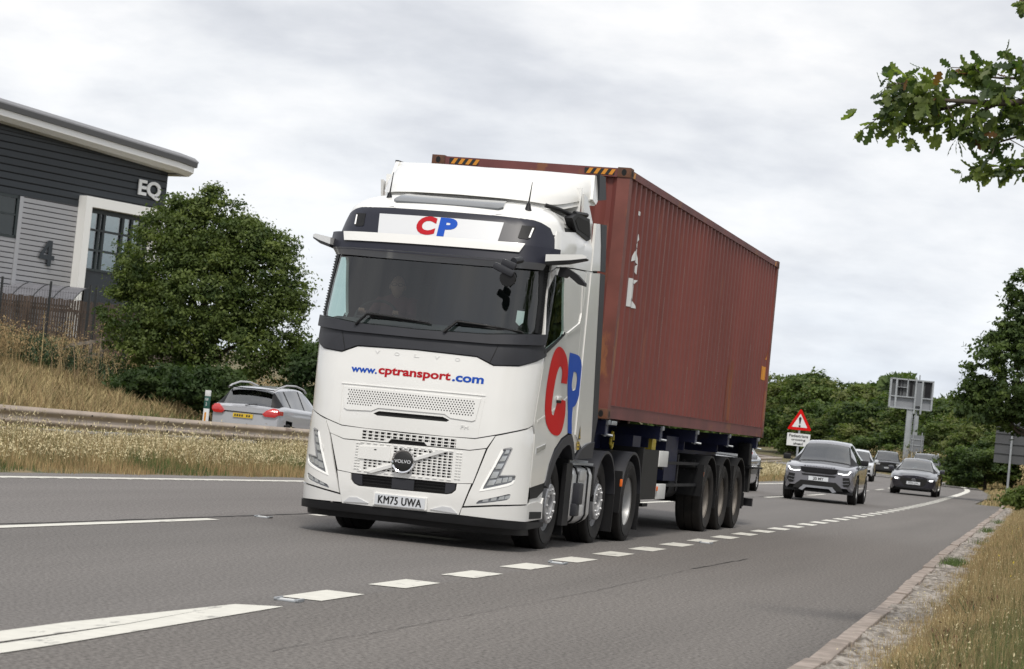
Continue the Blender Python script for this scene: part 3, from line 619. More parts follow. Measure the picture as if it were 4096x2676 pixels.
mb = MB().m('print_black').text('KM75 UWA', pl, -.219, .371, .458, .076, .008, 0, bold=0, space=1.08).text('KM75 UWA', pl, -.212, .371, .458, .076, .0084, 0, bold=0, space=1.08).text('KM75 UWA', pl, -.2155, .368, .458, .082, .0088, 0, bold=0, space=1.08); mb.build('plate_characters', plt_)
# ---- headlamp corners (both sides)
CP = [(.962, 1.163), (.888, 1.028), (.772, .665), (.735, .568), (.690, .428), (1.0, .470), (1.25, .49), (1.475, .50), (1.497, .75), (1.512, 1.14), (1.512, 1.205), (1.455, 1.295), (1.368, 1.262), (1.126, 1.207)]
HL = [(1.141, 1.066), (1.165, 1.052), (1.048, .775), (1.208, .790), (1.232, .778), (1.232, .742), (1.20, .695), (1.13, .668), (.838, .590), (.862, .650), (1.03, 1.018), (1.06, 1.045)]
DR = [(.838, .590), (.862, .650), (1.03, 1.018), (1.045, 1.035), (1.055, 1.015), (.885, .655), (.872, .617), (1.12, .690), (1.185, .712), (1.205, .735), (1.222, .735), (1.20, .695), (1.13, .668)]
FG = [(1.184, .590), (1.18, .550), (1.144, .528), (.825, .462), (.815, .470), (.843, .500), (1.150, .590)]
LC = [(.672, .408), (1.0, .452), (1.25, .475), (1.49, .488), (1.56, .505), (1.85, .52), (2.04, .50), (2.09, .56), (2.10, .34), (1.463, .318), (.68, .335), (.655, .335)]
SP = [(-2.13, .306), (-1.46, .312), (-.64, .32), (0, .326), (.64, .33), (1.46, .312), (2.13, .306), (2.12, .26), (1.46, .235), (0, .245), (-1.46, .235), (-2.12, .26)]
for g in (0, 1):
    f = mir if g else (lambda p: p)
    mb = MB().m('white_paint').patch(f(CP), skin, 0, .03, .06, .08, holes=[f(HL), f(FG)]); cpn = mb.build('headlamp_panel', truck)
    mb = MB().m('lens_dark').patch(f(HL), skin, -.012, .0); mb.m('lens')
    for P_ in ([(1.075, .99), (1.12, 1.0), (1.135, 1.04), (1.09, 1.035)], [(1.02, .91), (1.085, .92), (1.11, .975), (1.055, .965)], [(.985, .83), (1.05, .84), (1.08, .895), (1.01, .885)], [(.94, .73), (1.01, .745), (1.035, .81), (.965, .80)], [(.91, .655), (.985, .67), (1.01, .725), (.935, .71)], [(1.0, .68), (1.06, .695), (1.07, .745), (1.015, .735)], [(1.075, .70), (1.13, .71), (1.14, .76), (1.085, .75)], [(1.145, .715), (1.185, .73), (1.19, .77), (1.15, .763)]): mb.patch(f(P_), skin, -.006, .02, 0, 0)
    mb.m('silver').patch(f([(1.045, 1.035), (1.141, 1.066), (1.165, 1.052), (1.048, .775), (1.208, .790), (1.222, .778), (1.035, .765), (1.15, 1.045)]), skin, 0, .01)
    hl = mb.build('headlamp', cpn)
    mb = MB().m('drl').patch(f(DR), skin, .004, .01, .05, .05); mb.build('running_light', hl)
    mb = MB().m('lens_dark').patch(f(FG), skin, -.012, 0); mb.m('lens')
    for a in (.88, .965, 1.05, 1.12): mb.patch(f([(a, .484 + (a - .86) * .2), (a + .06, .496 + (a - .86) * .2), (a + .065, .53 + (a - .86) * .2), (a + .008, .518 + (a - .86) * .2)]), skin, -.004, .02, 0, 0)
    mb.build('fog_lamp', cpn)
    mb = MB().m('white_paint').patch(f([(.955, .90), (1.0, .91), (.985, .85), (.935, .835), (.93, .86)]), skin, .003, .003, 0, 0); mb.build('washer_cover', cpn)
    mb = MB().m('white_paint').patch(f(LC), skin, 0, .04, .06, .08); mb.build('bumper_corner', truck)
    # door, flank, fender
    DOOR = [(1.345, 2.90), (1.45, 2.955), (1.9, 2.985), (3.0, 3.03), (3.02, 2.5), (3.02, 1.30), (2.9, 1.262), (2.60, 1.20), (2.34, 1.085), (2.18, .92), (2.10, .745), (2.06, .72), (1.535, .670), (1.53, .76), (1.545, 1.14), (1.555, 1.22), (1.50, 1.32), (1.525, 2.02), (1.515, 2.075), (1.445, 2.14), (1.425, 2.25), (1.345, 2.62)]
    mb = MB().m('white_paint').patch(f(DOOR), skin, 0, .03, .08, .15, holes=[f(WIN)]); dr = mb.build('cab_door', truck)
    mb = MB().m('side_glass').patch(f(WIN), skin, -.006, 0, .1, .2); mb.build('door_window', dr, 60)
    mb = MB().m('black_plastic').patch(f([(2.24, 2.325), (2.26, 2.30), (1.47, 2.045), (1.44, 2.06), (1.455, 2.085), (2.18, 2.275)]), skin, .012, .03); mb.build('window_sill', dr)
    for sw_ in ([(2.87, 2.93), (2.90, 2.93), (3.0, 2.56), (2.96, 2.42), (2.40, 2.30), (2.38, 2.32), (2.90, 2.46), (2.95, 2.57)], [(1.60, 1.34), (2.35, 1.52), (3.0, 1.72), (3.0, 1.75), (2.35, 1.545), (1.60, 1.365)]): MB().m('white_paint').patch(f(sw_), skin, .010 if sw_[0][1] > 2 else .0025, .012).build('door_swage', dr)
    mb = MB().m('white_paint').box(skin((1 - 2 * g) * 2.30, 1.62, .012), (.02, .19, .045), bev=.01); mb.m('black_gap').box(skin((1 - 2 * g) * 2.32, 1.585, .004), (.01, .18, .03)); mb.build('door_handle', dr)
    mb = MB().m('white_paint').patch(f([(3.03, 3.04), (SE + .06, 3.055), (SE + .2, 1.10), (3.3, 1.04), (3.17, 1.20), (3.03, 1.27)]), skin, 0, .03, .1, .3); mb.build('rear_flank', truck)
    mb = MB().m('white_paint').patch(f([(1.345, 2.915), (1.45, 2.970), (1.9, 3.0), (3.0, 3.045), (SE + .05, 3.06), (SE - .05, 3.44), (1.38, 3.35), (1.36, 3.25)]), skin, 0, .03, .08, .06); mb.build('upper_flank', truck)
    arch_o = [(2.085, .69), (2.15, .86), (2.305, 1.04), (2.62, 1.18), (2.90, 1.243), (3.05, 1.243), (3.165, 1.16), (3.285, 1.0)]
    arch_i = [(3.19, .97), (3.09, 1.08), (3.0, 1.13), (2.88, 1.135), (2.66, 1.08), (2.42, .96), (2.27, .80), (2.22, .66)]
    mb = MB().m('grey_trim').patch(f(arch_o + arch_i), skin, .012, .14, .06, .06); mb.build('wheel_arch_trim', truck)
    mb = MB().m('black_plastic').patch(f([(1.535, .66), (2.09, .72), (2.09, .64), (1.85, .565), (1.58, .55)]), skin, -.006, .03); mb.patch(f([(1.58, .345), (2.04, .345), (2.04, .415), (1.575, .42)]), skin, .006, .02); st = mb.build('entry_step', truck)
    mb = MB().m('white_plastic').patch(f([(1.60, .56), (1.85, .575), (2.0, .63), (2.09, .64), (2.05, .42), (1.60, .42)]), skin, -.014, .03); mb.build('step_panel', truck)
    mb = MB().m('lens').patch(f([(1.63, 1.02), (1.63, 1.078), (1.98, 1.128), (1.96, 1.08)]), skin, .006, .02); mb.build('side_repeater', truck)
    mb = MB().m('grey_trim').patch(f([(3.27, .985), (3.47, 1.09), (3.75, 1.155), (4.10, 1.19), (4.04, 1.0)]), skin, .035, .03); mb.build('rear_step_cover', truck)
mb = MB().m('black_plastic').patch(SP, skin, .014, .10, .07, .05)
mb.patch([(-1.75, .255), (1.75, .255), (1.80, .165), (0, .185), (-1.80, .165)], lambda s, z, o: skin(s, z, o - .05), 0, .06, .08, .08); mb.build('front_spoiler', truck)
# side lettering on the near flank: a tall red C and a blue P
CO = [(2.60, 1.785), (2.345, 1.785), (2.335, 1.90), (2.255, 1.955), (2.165, 1.93), (2.095, 1.83), (2.06, 1.66), (2.06, 1.52), (2.10, 1.45), (2.17, 1.43), (2.30, 1.60), (2.62, 1.60), (2.66, 1.47), (2.60, 1.31), (2.48, 1.235), (2.30, 1.225), (2.12, 1.255), (1.93, 1.34), (1.82, 1.47), (1.765, 1.66), (1.765, 1.86), (1.82, 2.03), (1.93, 2.125), (2.10, 2.16), (2.32, 2.13), (2.50, 2.05), (2.60, 1.92)]
PO = [(2.60, 2.125), (2.99, 2.115), (3.13, 2.08), (3.22, 2.0), (3.24, 1.85), (3.22, 1.68), (3.10, 1.575), (2.98, 1.545), (3.0, 1.40), (3.06, 1.255), (2.86, 1.262), (2.78, 1.48), (2.66, 1.72), (2.60, 1.95)]
PI = [(2.86, 1.93), (3.00, 1.92), (3.06, 1.84), (3.03, 1.74), (2.89, 1.725), (2.83, 1.80)]
def smooth_poly(P, n=4):
    out_ = []
    for i in range(len(P)):
        p0, p1, p2, p3 = P[i - 1], P[i], P[(i + 1) % len(P)], P[(i + 2) % len(P)]
        sharp = lambda a, b, c: ((b[0]-a[0])*(c[0]-b[0])+(b[1]-a[1])*(c[1]-b[1])) < .45 * math.dist(a, b) * math.dist(b, c)
        if sharp(p0, p1, p2): p0 = p1
        if sharp(p1, p2, p3): p3 = p2
        for k in range(n):
            t = k / n; out_.append(tuple(.5 * (2 * p1[j] + (p2[j] - p0[j]) * t + (2 * p0[j] - 5 * p1[j] + 4 * p2[j] - p3[j]) * t * t + (3 * p1[j] - p0[j] - 3 * p2[j] + p3[j]) * t ** 3) for j in (0, 1)))
    return out_
CO, PO, PI = smooth_poly(CO), smooth_poly(PO), smooth_poly(PI)
mb = MB().m('red').patch(CO, skin, .0035, 0, .08, .1); mb.build('letter_c', truck)
mb = MB().m('blue').patch(PO, skin, .0035, 0, .08, .1, holes=[PI]); mb.build('letter_p', truck)
mb = MB().m('red').patch(mir(CO), skin, .0035, 0, .08, .1); mb.build('letter_c', truck)
mb = MB().m('blue').patch(mir(PO), skin, .0035, 0, .08, .1, holes=[mir(PI)]); mb.build('letter_p', truck)
stk = lambda u, v, o: (1.2355 + o, u - 2.36, v)
mb = MB().m('plate_yellow').patch([(3.31, 1.175), (3.425, 1.177), (3.425, 1.09), (3.31, 1.085)], stk, .004, 0, 0, 0); mb.m('print_black')
for z_ in (1.155, 1.115): mb.patch([(3.325, z_), (3.41, z_), (3.41, z_ + .012), (3.325, z_ + .012)], stk, .006, 0, 0, 0)
mb.patch([(3.335, 1.20), (3.45, 1.204), (3.385, 1.36)], stk, .004, 0, 0, 0); mb.m('plate_yellow').patch([(3.355, 1.215), (3.425, 1.217), (3.385, 1.33)], stk, .006, 0, 0, 0); mb.m('print_black').patch([(3.38, 1.235), (3.40, 1.235), (3.395, 1.30), (3.385, 1.30)], stk, .008, 0, 0, 0)
mb.build('warning_sticker', truck)
# ---- roof dome
rings = [(3.30, 1.175, -.955), (3.40, 1.155, -.925), (3.44, 1.140, -.905), (3.47, 1.12, -.87), (3.51, 1.09, -.80), (3.555, 1.04, -.71), (3.60, .95, -.57), (3.635, .82, -.40), (3.655, .6, -.15), (3.66, .3, .2), (3.66, .001, .6)]
ss = [-SE + (2 * SE) * i / 96 for i in range(97)]; vs = []; ybk = skin(SE, 3.3)[1]
for (z_, w_, yf_) in rings:
    for s_ in ss:
        x_, y_, t_ = sec(s_); yy = yf_ + y_ * (w_ / 1.25) if abs(s_) < S1 else yf_ + DY * (w_ / 1.25) + (ybk - yf_ - DY * w_ / 1.25) * (abs(s_) - S1) / (SE - S1)
        vs.append((x_ * w_ / 1.25, yy, z_))
n_ = len(ss); mb = MB().m('white_paint'); mb.add(vs, [(i * n_ + j, i * n_ + j + 1, (i + 1) * n_ + j + 1, (i + 1) * n_ + j) for i in range(len(rings) - 1) for j in range(n_ - 1)]); roof = mb.build('cab_roof', truck, 50)
def roofz(x, y):
    # height of the dome at plan position, by ring interpolation along the front
    for (a, b) in zip(rings, rings[1:]):
        t = (y - a[2]) / (b[2] - a[2])
        if 0 <= t <= 1: return a[0] + (b[0] - a[0]) * t
    return 3.60
mb = MB().m('hatch_glass'); sk = [(-.56, -.80), (.56, -.80), (.60, -.76), (.52, -.30), (-.52, -.30), (-.60, -.76)]
mb.patch(sk, lambda u, v, o: (u, v + .06 * u * u, roofz(0, v) + o), .012, .02, .1, .06); mb.build('roof_hatch', roof)
for x_ in (-.70, .83):
    mb = MB().m('black_plastic').lathe([(0, .12), (.02, .11), (.035, .05), (.06, .012), (.062, 0)], (x_, -.60, 3.50), 'z', 16).tube([(x_, -.60, 3.60), (x_ + .01, -.57, 3.84)], [.009, .004], 6); mb.build('roof_aerial', roof)
# air deflector on the roof
nX = 48
FX = [(0, 0), (.35, .5), (.55, .75), (.70, .93), (.80, 1.03), (.90, 1.12), (1, 1.18)]; FY = [(0, -.40), (.35, -.36), (.55, -.27), (.70, -.05), (.80, .20), (.90, .55), (1, .95)]
FZ = [(0, 3.672), (.70, 3.665), (.80, 3.71), (.90, 3.80), (1, 3.84)]; TX = [(0, 0), (.35, .46), (.55, .71), (.70, .89), (.80, .99), (.90, 1.07), (1, 1.14)]
def defl(u, v):      # u across -1..1, v 0 (foot) .. 1 (rear top edge)
    a = abs(u); g = 1 if u >= 0 else -1; f3 = lambda t: sum(interp(t, min(1, max(0, a + d))) for d in (-.04, 0, .04)) / 3
    fx, fy, fz = interp(FX, a), f3(FY), f3(FZ); tx, ty, tz = interp(TX, a), .80 + .17 * a * a, 4.10 + .025 * a
    k = v ** 1.15; lip = .035 * min(1, v * 12)
    return (g * (fx + (tx - fx) * k), fy + (ty - fy) * k, fz + lip + (tz - fz - lip) * (1 - (1 - v) ** (1.9 - .7 * a ** 3)))
mb = MB().m('white_paint')
for dz in (0, -.05):
    vs = [defl(-1 + 2 * i / nX, j / 14) for j in range(15) for i in range(nX + 1)]; vs = [(x, y - dz * .6, z + dz) for x, y, z in vs]
    mb.add(vs, [(j * (nX + 1) + i, j * (nX + 1) + i + 1, (j + 1) * (nX + 1) + i + 1, (j + 1) * (nX + 1) + i) for j in range(14) for i in range(nX)])
for g in (-1, 1):
    mb.prism([(.78, 3.84), (.95, 3.80), (1.05, 3.86), (1.02, 4.125), (.90, 4.12)], lambda u, v, o, g=g: (g * (1.185 - .10 * (v - 3.84) + o), u, v), -.04, .0)
    mb.prism([(.45, 3.86), (.62, 3.84), (.98, 3.60), (1.02, 3.02), (.62, 3.02), (.55, 3.55)], lambda u, v, o, g=g: (g * (1.165 + o), u, v), -.03, 0)
mb.bx((-1.12, .50, 3.58), (1.12, .54, 3.93)); dfo = mb.build('air_deflector', truck, 40)
for g in (-1, 1):
    mb = MB().m('grey_trim').prism([(.98, 4.145), (1.28, 4.15), (1.42, 3.91), (1.06, 3.86), (1.03, 4.0)], lambda u, v, o, g=g: (g * (1.18 + o), u, v), -.03, .012); mb.build('deflector_flap', dfo)
    if g > 0:
        mb = MB().m('black_plastic').prism([(-.20, 3.53), (.0, 3.605), (.61, 3.605), (.75, 3.40), (.62, 3.365), (.05, 3.41)], lambda u, v, o, g=g: (g * (1.185 + o), u, v), -.06, .03)
        mb.m('black_gap').prism([(-.06, 3.52), (.06, 3.57), (.57, 3.57), (.67, 3.41), (.12, 3.44)], lambda u, v, o, g=g: (g * (1.185 + o), u, v), .031, .034); mb.build('air_intake', truck, 20)
        MB().m('black_plastic').tube([(g * .93, -.28, 3.635), (g * 1.08, -.18, 3.605), (g * 1.19, -.02, 3.565)], .024, 8).tube([(g * 1.19, -.02, 3.60), (g * 1.19, .55, 3.64)], .025, 8).build('intake_frame', truck)
    # side extender behind the cab
    def ext(u, v, o, g=g): return (g * (1.235 + o), u, v)
    mb = MB().m('white_paint').prism([(.86, 3.585), (1.07, 3.60), (1.20, 3.36), (1.28, 3.095), (.86, 3.06)], ext, -.03, 0)
    mb.prism([(.86, 3.035), (1.29, 3.07), (1.42, 2.4), (1.55, 1.75), (1.68, 1.13), (1.30, 1.07), (.86, 1.25)], ext, -.03, 0); mb.m('black_gap').bx((g * 1.18, .80, 2.98), (g * 1.195, 1.30, 3.12)); ex = mb.build('side_extender', truck, 20)
    mb = MB().m('grey_trim').prism([(1.07, 3.60), (1.36, 3.62), (1.52, 3.10), (1.28, 3.095), (1.20, 3.36)], ext, -.025, .006); mb.prism([(1.29, 3.07), (1.52, 3.07), (1.66, 2.4), (1.86, 1.45), (1.72, 1.10), (1.68, 1.13), (1.55, 1.75), (1.42, 2.4)], ext, -.025, .006); mb.build('rubber_edge', ex, 20)
    # camera arm and kerb mirror
    mb = MB().m('white_paint').prism([(1.17, 2.98), (1.17, 3.055), (1.55, 3.075), (1.60, 3.06), (1.60, 3.035), (1.45, 3.01)], lambda u, v, o, g=g: (g * (u - .22 * (u - 1.17)), -.95 + .9 * (u - 1.17) + o, v + .035 * (u - 1.17) / .4 + .01), -.05, .09); am = mb.build('camera_arm', truck, 25)
    mb = MB().m('black_plastic').prism([(1.17, 2.95), (1.17, 2.982), (1.45, 3.012), (1.60, 3.036), (1.585, 3.02), (1.40, 2.975)], lambda u, v, o, g=g: (g * (u - .22 * (u - 1.17)), -.95 + .9 * (u - 1.17) + o, v + .035 * (u - 1.17) / .4 + .01), -.055, .095); mb.build('arm_base', am, 25)
mb = MB().m('black_plastic').prism([(1.25, 2.87), (1.27, 2.965), (1.34, 2.965), (1.46, 2.90), (1.545, 2.82), (1.545, 2.785), (1.48, 2.80), (1.36, 2.885), (1.33, 2.86)], lambda u, v, o: (u, -.70 + o, v), -.05, .06); mb.build('kerb_mirror', truck, 25)
mb = MB().m('grey_trim').tube([(.98, -1.25, 2.97), (.95, -1.42, 2.94)], .035, 10).box((.92, -1.48, 2.90), (.16, .05, .07), ry=.3, bev=.02).box((.88, -1.51, 2.84), (.24, .06, .075), ry=.36, bev=.028)
mb.m('black_plastic').lathe([(0, 0), (.082, 0), (.082, .04), (.06, .055), (0, .055)], (.93, -1.52, 2.755), 'y', 20, 1); mb.build('front_mirror', truck)
# wipers
for (a, b, c_) in ((-.70, -.585, .10), (.28, .40, 1.08)):
    p = lambda s_, z_, o: Vector(skin(s_, z_, o)); mb = MB().m('black_plastic').tube([p(a, 2.165, .055), p(b, 2.285, .05), p(c_ * .35 + b * .65, 2.275, .035), p(c_, 2.245, .02)], [.016, .016, .013, .006], 8)
    mb.tube([p(b + .03, 2.255, .02), p((b + c_) / 2, 2.25, .012), p(c_ + .02, 2.232, .012)], .009, 6); mb.build('wiper', truck)
mb = MB().m('sign_white').patch([(1.00, 2.46), (1.085, 2.46), (1.085, 2.34), (1.045, 2.305), (1.0, 2.34)], skin, -.012, 0, 0, 0); mb.m('plate_white').patch([(1.045 + .03 * math.cos(t * .6), 2.35 + .03 * math.sin(t * .6)) for t in range(10)], skin, -.010, 0, 0, 0); mb.build('tax_disc', truck)
# ---- cab interior
mb = MB().m('interior').bx((-1.1, -.7, 1.55), (1.1, .80, 1.62)); mb.bx((-1.1, .80, 1.6), (1.1, .86, 3.40)); mb.bx((-1.05, -.45, 3.26), (1.05, .8, 3.30)); mb.bx((-.95, -.75, 3.20), (.95, -.45, 3.24))
mb.patch([(-1.28, 1.95), (1.28, 1.95), (1.28, 2.20), (-1.28, 2.20)], lambda s, z, o: skin(s, z, -.05), 0, 0); mb.add([(-1.1, -1.15, 2.20), (1.1, -1.15, 2.20), (1.1, -.72, 2.26), (-1.1, -.72, 2.26), (1.1, -.66, 1.8), (-1.1, -.66, 1.8)], [(0, 1, 2, 3), (3, 2, 4, 5)])
mb.prism([(.05, 1.6), (.80, 1.6), (.80, 3.3), (.05, 3.3)], lambda u, v, o: (1.10 + o, u, v), -.03, 0); mb.prism([(.05, 1.6), (.80, 1.6), (.80, 3.3), (.05, 3.3)], lambda u, v, o: (-1.10 + o, u, v), 0, .03)
mb.build('cab_interior', truck)
for x_ in (-.6, .6): MB().m('interior').box((x_, -.10, 1.98), (.52, .5, .16), bev=.05).box((x_, .16, 2.35), (.50, .14, .75), rx=-.12, bev=.05).box((x_, .17, 2.78), (.28, .10, .2), rx=-.1, bev=.04).build('cab_seat', truck)
mb = MB().m('black_plastic'); ctr = Vector((-.68, -.72, 2.27)); Rx = Matrix.Rotation(rad(-32), 3, 'X')
mb.tube([ctr + Rx @ Vector((.225 * math.cos(t / 24 * 2 * math.pi), 0, .225 * math.sin(t / 24 * 2 * math.pi))) for t in range(25)], .016, 8, cap=False); mb.tube([ctr + Rx @ Vector((-.22, 0, 0)), ctr + Rx @ Vector((.22, 0, 0))], .018, 6); mb.build('steering_wheel', truck)
# ---- wheels
def tyre_prof(R, hw, r):   # (radius, axial) closed tyre cross section, axial + = outboard
    return [(r, -hw * .82), (r + .03, -hw), (R * .86, -hw * 1.04), (R - .035, -hw * .96), (R, -hw * .80), (R, -hw * .34), (R - .012, -hw * .33), (R - .012, -hw * .27), (R, -hw * .26), (R, hw * .26), (R - .012, hw * .27), (R - .012, hw * .33), (R, hw * .34), (R, hw * .80), (R - .012, hw * .9), (R - .035, hw * .96), (R - .06, hw * 1.0), (R - .068, hw * .985), (R * .86, hw * 1.04), (R * .80, hw * 1.035), (R * .79, hw * 1.02), (r + .05, hw * 1.0), (r + .012, hw * .9), (r, hw * .82)]
def truck_wheel(c, side, kind, parent, hw=.155, dusty=False):
    # c: centre of the tyre's outboard face; side +1/-1
    w = empty('road_wheel', (c[0] - side * hw, c[1], c[2])); w.parent = parent
    R, r = .497, .292
    MB().m('dusty_rubber' if dusty else 'rubber').lathe(tyre_prof(R, hw, r), (0, 0, 0), 'x', 64, side).build('tyre', w, 40)
    rm = 'dusty_rim' if dusty else ('silver' if kind == 'steer' else 'rim_alloy')
    mb = MB().m(rm)
    if kind == 'steer':
        mb.lathe([(r + .012, hw * .86), (r + .012, hw * .80), (r - .004, hw * .76), (r - .02, hw * .3), (.266, .02), (.262, .05), (.235, .085), (.214, .095), (.214, .165), (.203, .178), (.112, .178), (.105, .17), (.098, .04), (0, .04)], (0, 0, 0), 'x', 56, side)
        for i in range(10): t = 2 * math.pi * i / 10 + .1; mb.lathe([(0, .196), (.015, .194), (.019, .178)], (0, .158 * math.cos(t), .158 * math.sin(t)), 'x', 8, side)
        mb.m('black_gap')
        for i in range(10):
            t = 2 * math.pi * i / 10; mb.lathe([(0, .088), (.020, .086), (.024, .070)], (side * -.0, .231 * math.cos(t), .231 * math.sin(t)), 'x', 10, side)
    else:
        mb.lathe([(r + .012, hw * .86), (r + .012, hw * .78), (r - .006, hw * .74), (r - .018, hw * .2), (r - .03, -hw * .4), (.235, -hw * .55), (.12, -hw * .5), (.115, 0), (.09, .03), (0, .03)], (0, 0, 0), 'x', 56, side)
        for i in range(10): t = 2 * math.pi * i / 10; mb.lathe([(0, -hw * .30), (.016, -hw * .32), (.018, -hw * .52)], (0, .168 * math.cos(t), .168 * math.sin(t)), 'x', 8, side)
    mb.build('rim', w, 30); return w
for sd_ in (1, -1):
    truck_wheel((sd_ * 1.145, .26, .487), sd_, 'steer', truck); truck_wheel((sd_ * 1.125, 2.72, .487), sd_, 'steer', truck); truck_wheel((sd_ * 1.22, 4.12, .487), sd_, 'drive', truck)
    truck_wheel((sd_ * .86, 4.12, .487), sd_, 'drive', truck)
def arc_guard(mb, y, zc, R, x0, x1, a0, a1, th=.02, n=20):
    vs = []; x0, x1 = min(x0, x1), max(x0, x1)
    for i in range(n + 1):
        t = rad(a0 + (a1 - a0) * i / n)
        for rr in (R, R + th):
            for x_ in (x0, x1): vs.append((x_, y + rr * math.cos(t), zc + rr * math.sin(t)))
    fs = []
    for i in range(n): a = i * 4; b = a + 4; fs += [(a, b, b + 1, a + 1), (a + 2, a + 3, b + 3, b + 2), (a, a + 2, b + 2, b), (a + 1, b + 1, b + 3, a + 3)]
    fs += [(0, 1, 3, 2), (n * 4, n * 4 + 2, n * 4 + 3, n * 4 + 1)]; return mb.add(vs, fs)
for sd_ in (1, -1):
    # pusher and drive axle guards with front flaps and rear spray flaps
    mb = MB().m('grey_trim'); arc_guard(mb, 2.72, .50, .56, sd_ * .75, sd_ * 1.21, 8, 172, .03); mb.m('black_plastic').bx((sd_ * .80, 2.06, .56), (sd_ * 1.20, 2.14, .90)).bx((sd_ * .78, 2.15, .58), (sd_ * 1.21, 2.19, .50)); mb.bx((sd_ * .75, 3.28, .13), (sd_ * 1.21, 3.30, .58)); mb.build('pusher_mudguard', truck)
    mb = MB().m('grey_trim'); arc_guard(mb, 4.12, .50, .57, sd_ * .66, sd_ * 1.24, 8, 172, .03); mb.m('black_plastic').bx((sd_ * .66, 4.68, .13), (sd_ * 1.24, 4.70, .58)); mb.bx((sd_ * .70, 3.50, .36), (sd_ * 1.24, 3.54, .86)); dm = mb.build('drive_mudguard', truck)
    MB().m('orange_lens').box((sd_ * 1.235, 3.51, .72), (.03, .035, .09), bev=.008).build('side_marker', dm)
    # fuel tank, straps, spray flap and step, behind the front wheel
    tk = empty('fuel_tank_group'); tk.name = 'fuel_tank'; tk.parent = truck
    pf = [(1.17, .30), (1.20, .36), (1.20, .80), (1.17, .875), (1.10, .90), (.62, .90), (.58, .86), (.58, .30), (.62, .25), (1.10, .25)]
    MB().m('tank_white').prism(pf, lambda u, v, o: (sd_ * u, o, v), 1.06, 2.02).build('tank_body', tk, 50)
    for y_ in (1.27, 1.80): MB().m('black_plastic').prism([(u + (.012 if u > 1 else 0), v + (.012 if v > .5 else -.012)) for u, v in pf], lambda u, v, o: (sd_ * u, o, v), y_ - .022, y_ + .022).build('tank_strap', tk, 50)
    MB().m('galv').bx((sd_ * .75, 1.00, .915), (sd_ * 1.20, 2.04, .94)).bx((sd_ * .80, 1.05, .94), (sd_ * 1.15, 1.98, .965)).build('tank_catwalk', tk)
    [MB().m('tank_white').box((sd_ * 1.205, 1.52, z_), (.02, .30, .12), bev=.008).build('tank_recess', tk) for z_ in (.80, .40)]
    MB().m('black_plastic').bx((sd_ * .62, .80, .25), (sd_ * 1.20, .86, .98)).bx((sd_ * .70, .86, .14), (sd_ * 1.18, .875, .26)).bx((sd_ * 1.16, .70, .25), (sd_ * 1.21, .98, .93)).build('spray_flap', truck)
    MB().m('grey_trim').box((sd_ * 1.235, 1.22, .60), (.09, .20, .24), bev=.02).box((sd_ * 1.225, 1.17, .42), (.08, .18, .14), bev=.02).build('adblue_filler', truck)
# chassis of the tractor
mb = MB().m('chassis')
for sd_ in (1, -1): mb.bx((sd_ * .38, -1.1, .72), (sd_ * .46, 4.95, 1.02))
mb.bx((-.9, -1.1, .35), (.9, -.6, .9)).bx((-.6, .0, .5), (.6, 1.0, 1.5)).bx((-.45, 1.0, .6), (.45, 3.4, .98)).bx((-.6, 3.5, 1.02), (.6, 4.6, 1.16))
for y_ in (.26, 2.72, 4.12): mb.tube([(-1.0, y_, .487), (1.0, y_, .487)], .09, 10)
mb.bx((-1.1, .88, 1.12), (1.1, 1.02, 2.2)); mb.bx((-.5, 4.9, .3), (.5, 4.95, 1.0)); mb.build('tractor_chassis', truck)
mb = MB().m('black_plastic')
for i in range(3): mb.tube([(-.25 + i * .12, .92, 1.9), (-.3 + i * .14, 1.6, 1.35), (-.2 + i * .1, 2.4, 1.5)], .02, 8)
mb.build('air_lines', truck)

# ================= SEMI-TRAILER =================
trl = empty('skeletal_semi_trailer', (0, 3.5, 0), label='dark blue skeletal semi-trailer under the maroon container', cat='trailer')
TO = Vector((0, -3.5, 0))
def tpart(mb, name, parent=None, smooth=30):
    mb.v = [(x, y - 3.5, z) for x, y, z in mb.v]; return mb.build(name, parent or trl, smooth)
mb = MB().m('blue_steel')
for sd_ in (1, -1):
    mb.bx((sd_ * .46, 5.0, 1.02), (sd_ * .49, 14.4, 1.40)); mb.bx((sd_ * .38, 2.7, 1.38), (sd_ * .58, 14.5, 1.41)); mb.bx((sd_ * .38, 5.0, 1.0), (sd_ * .58, 14.4, 1.02)); mb.bx((sd_ * .46, 2.7, 1.20), (sd_ * .49, 5.0, 1.40))
for y_ in (2.75, 6.1, 8.7, 11.5, 14.4): mb.bx((-1.16, y_ - .09, 1.28), (1.16, y_ + .09, 1.45)); mb.bx((-1.0, y_ - .02, 1.16), (1.0, y_ + .02, 1.30))
for y_ in (9.75, 11.10, 12.46): mb.prism([(y_ - .35, 1.02), (y_ + .1, 1.02), (y_ - .05, .62), (y_ - .22, .62)], lambda u, v, o: (o, u, v), .42, .52)
mb.prism([(4.9, 1.1), (5.6, 1.1), (6.0, .75), (5.3, .75)], lambda u, v, o: (o, u, v), .5, .75); mb.bx((.49, 5.0, .9), (1.02, 5.5, 1.30)).bx((-1.02, 5.0, .9), (-.49, 5.5, 1.30)); mb.bx((.6, 7.6, .72), (.95, 8.5, 1.34))
mb.add([(.60, 3.2, 1.42), (.60, 4.9, 1.42), (.60, 5.2, 1.02), (.60, 4.7, 1.02)], [(0, 1, 2, 3)]); tpart(mb, 'trailer_frame')
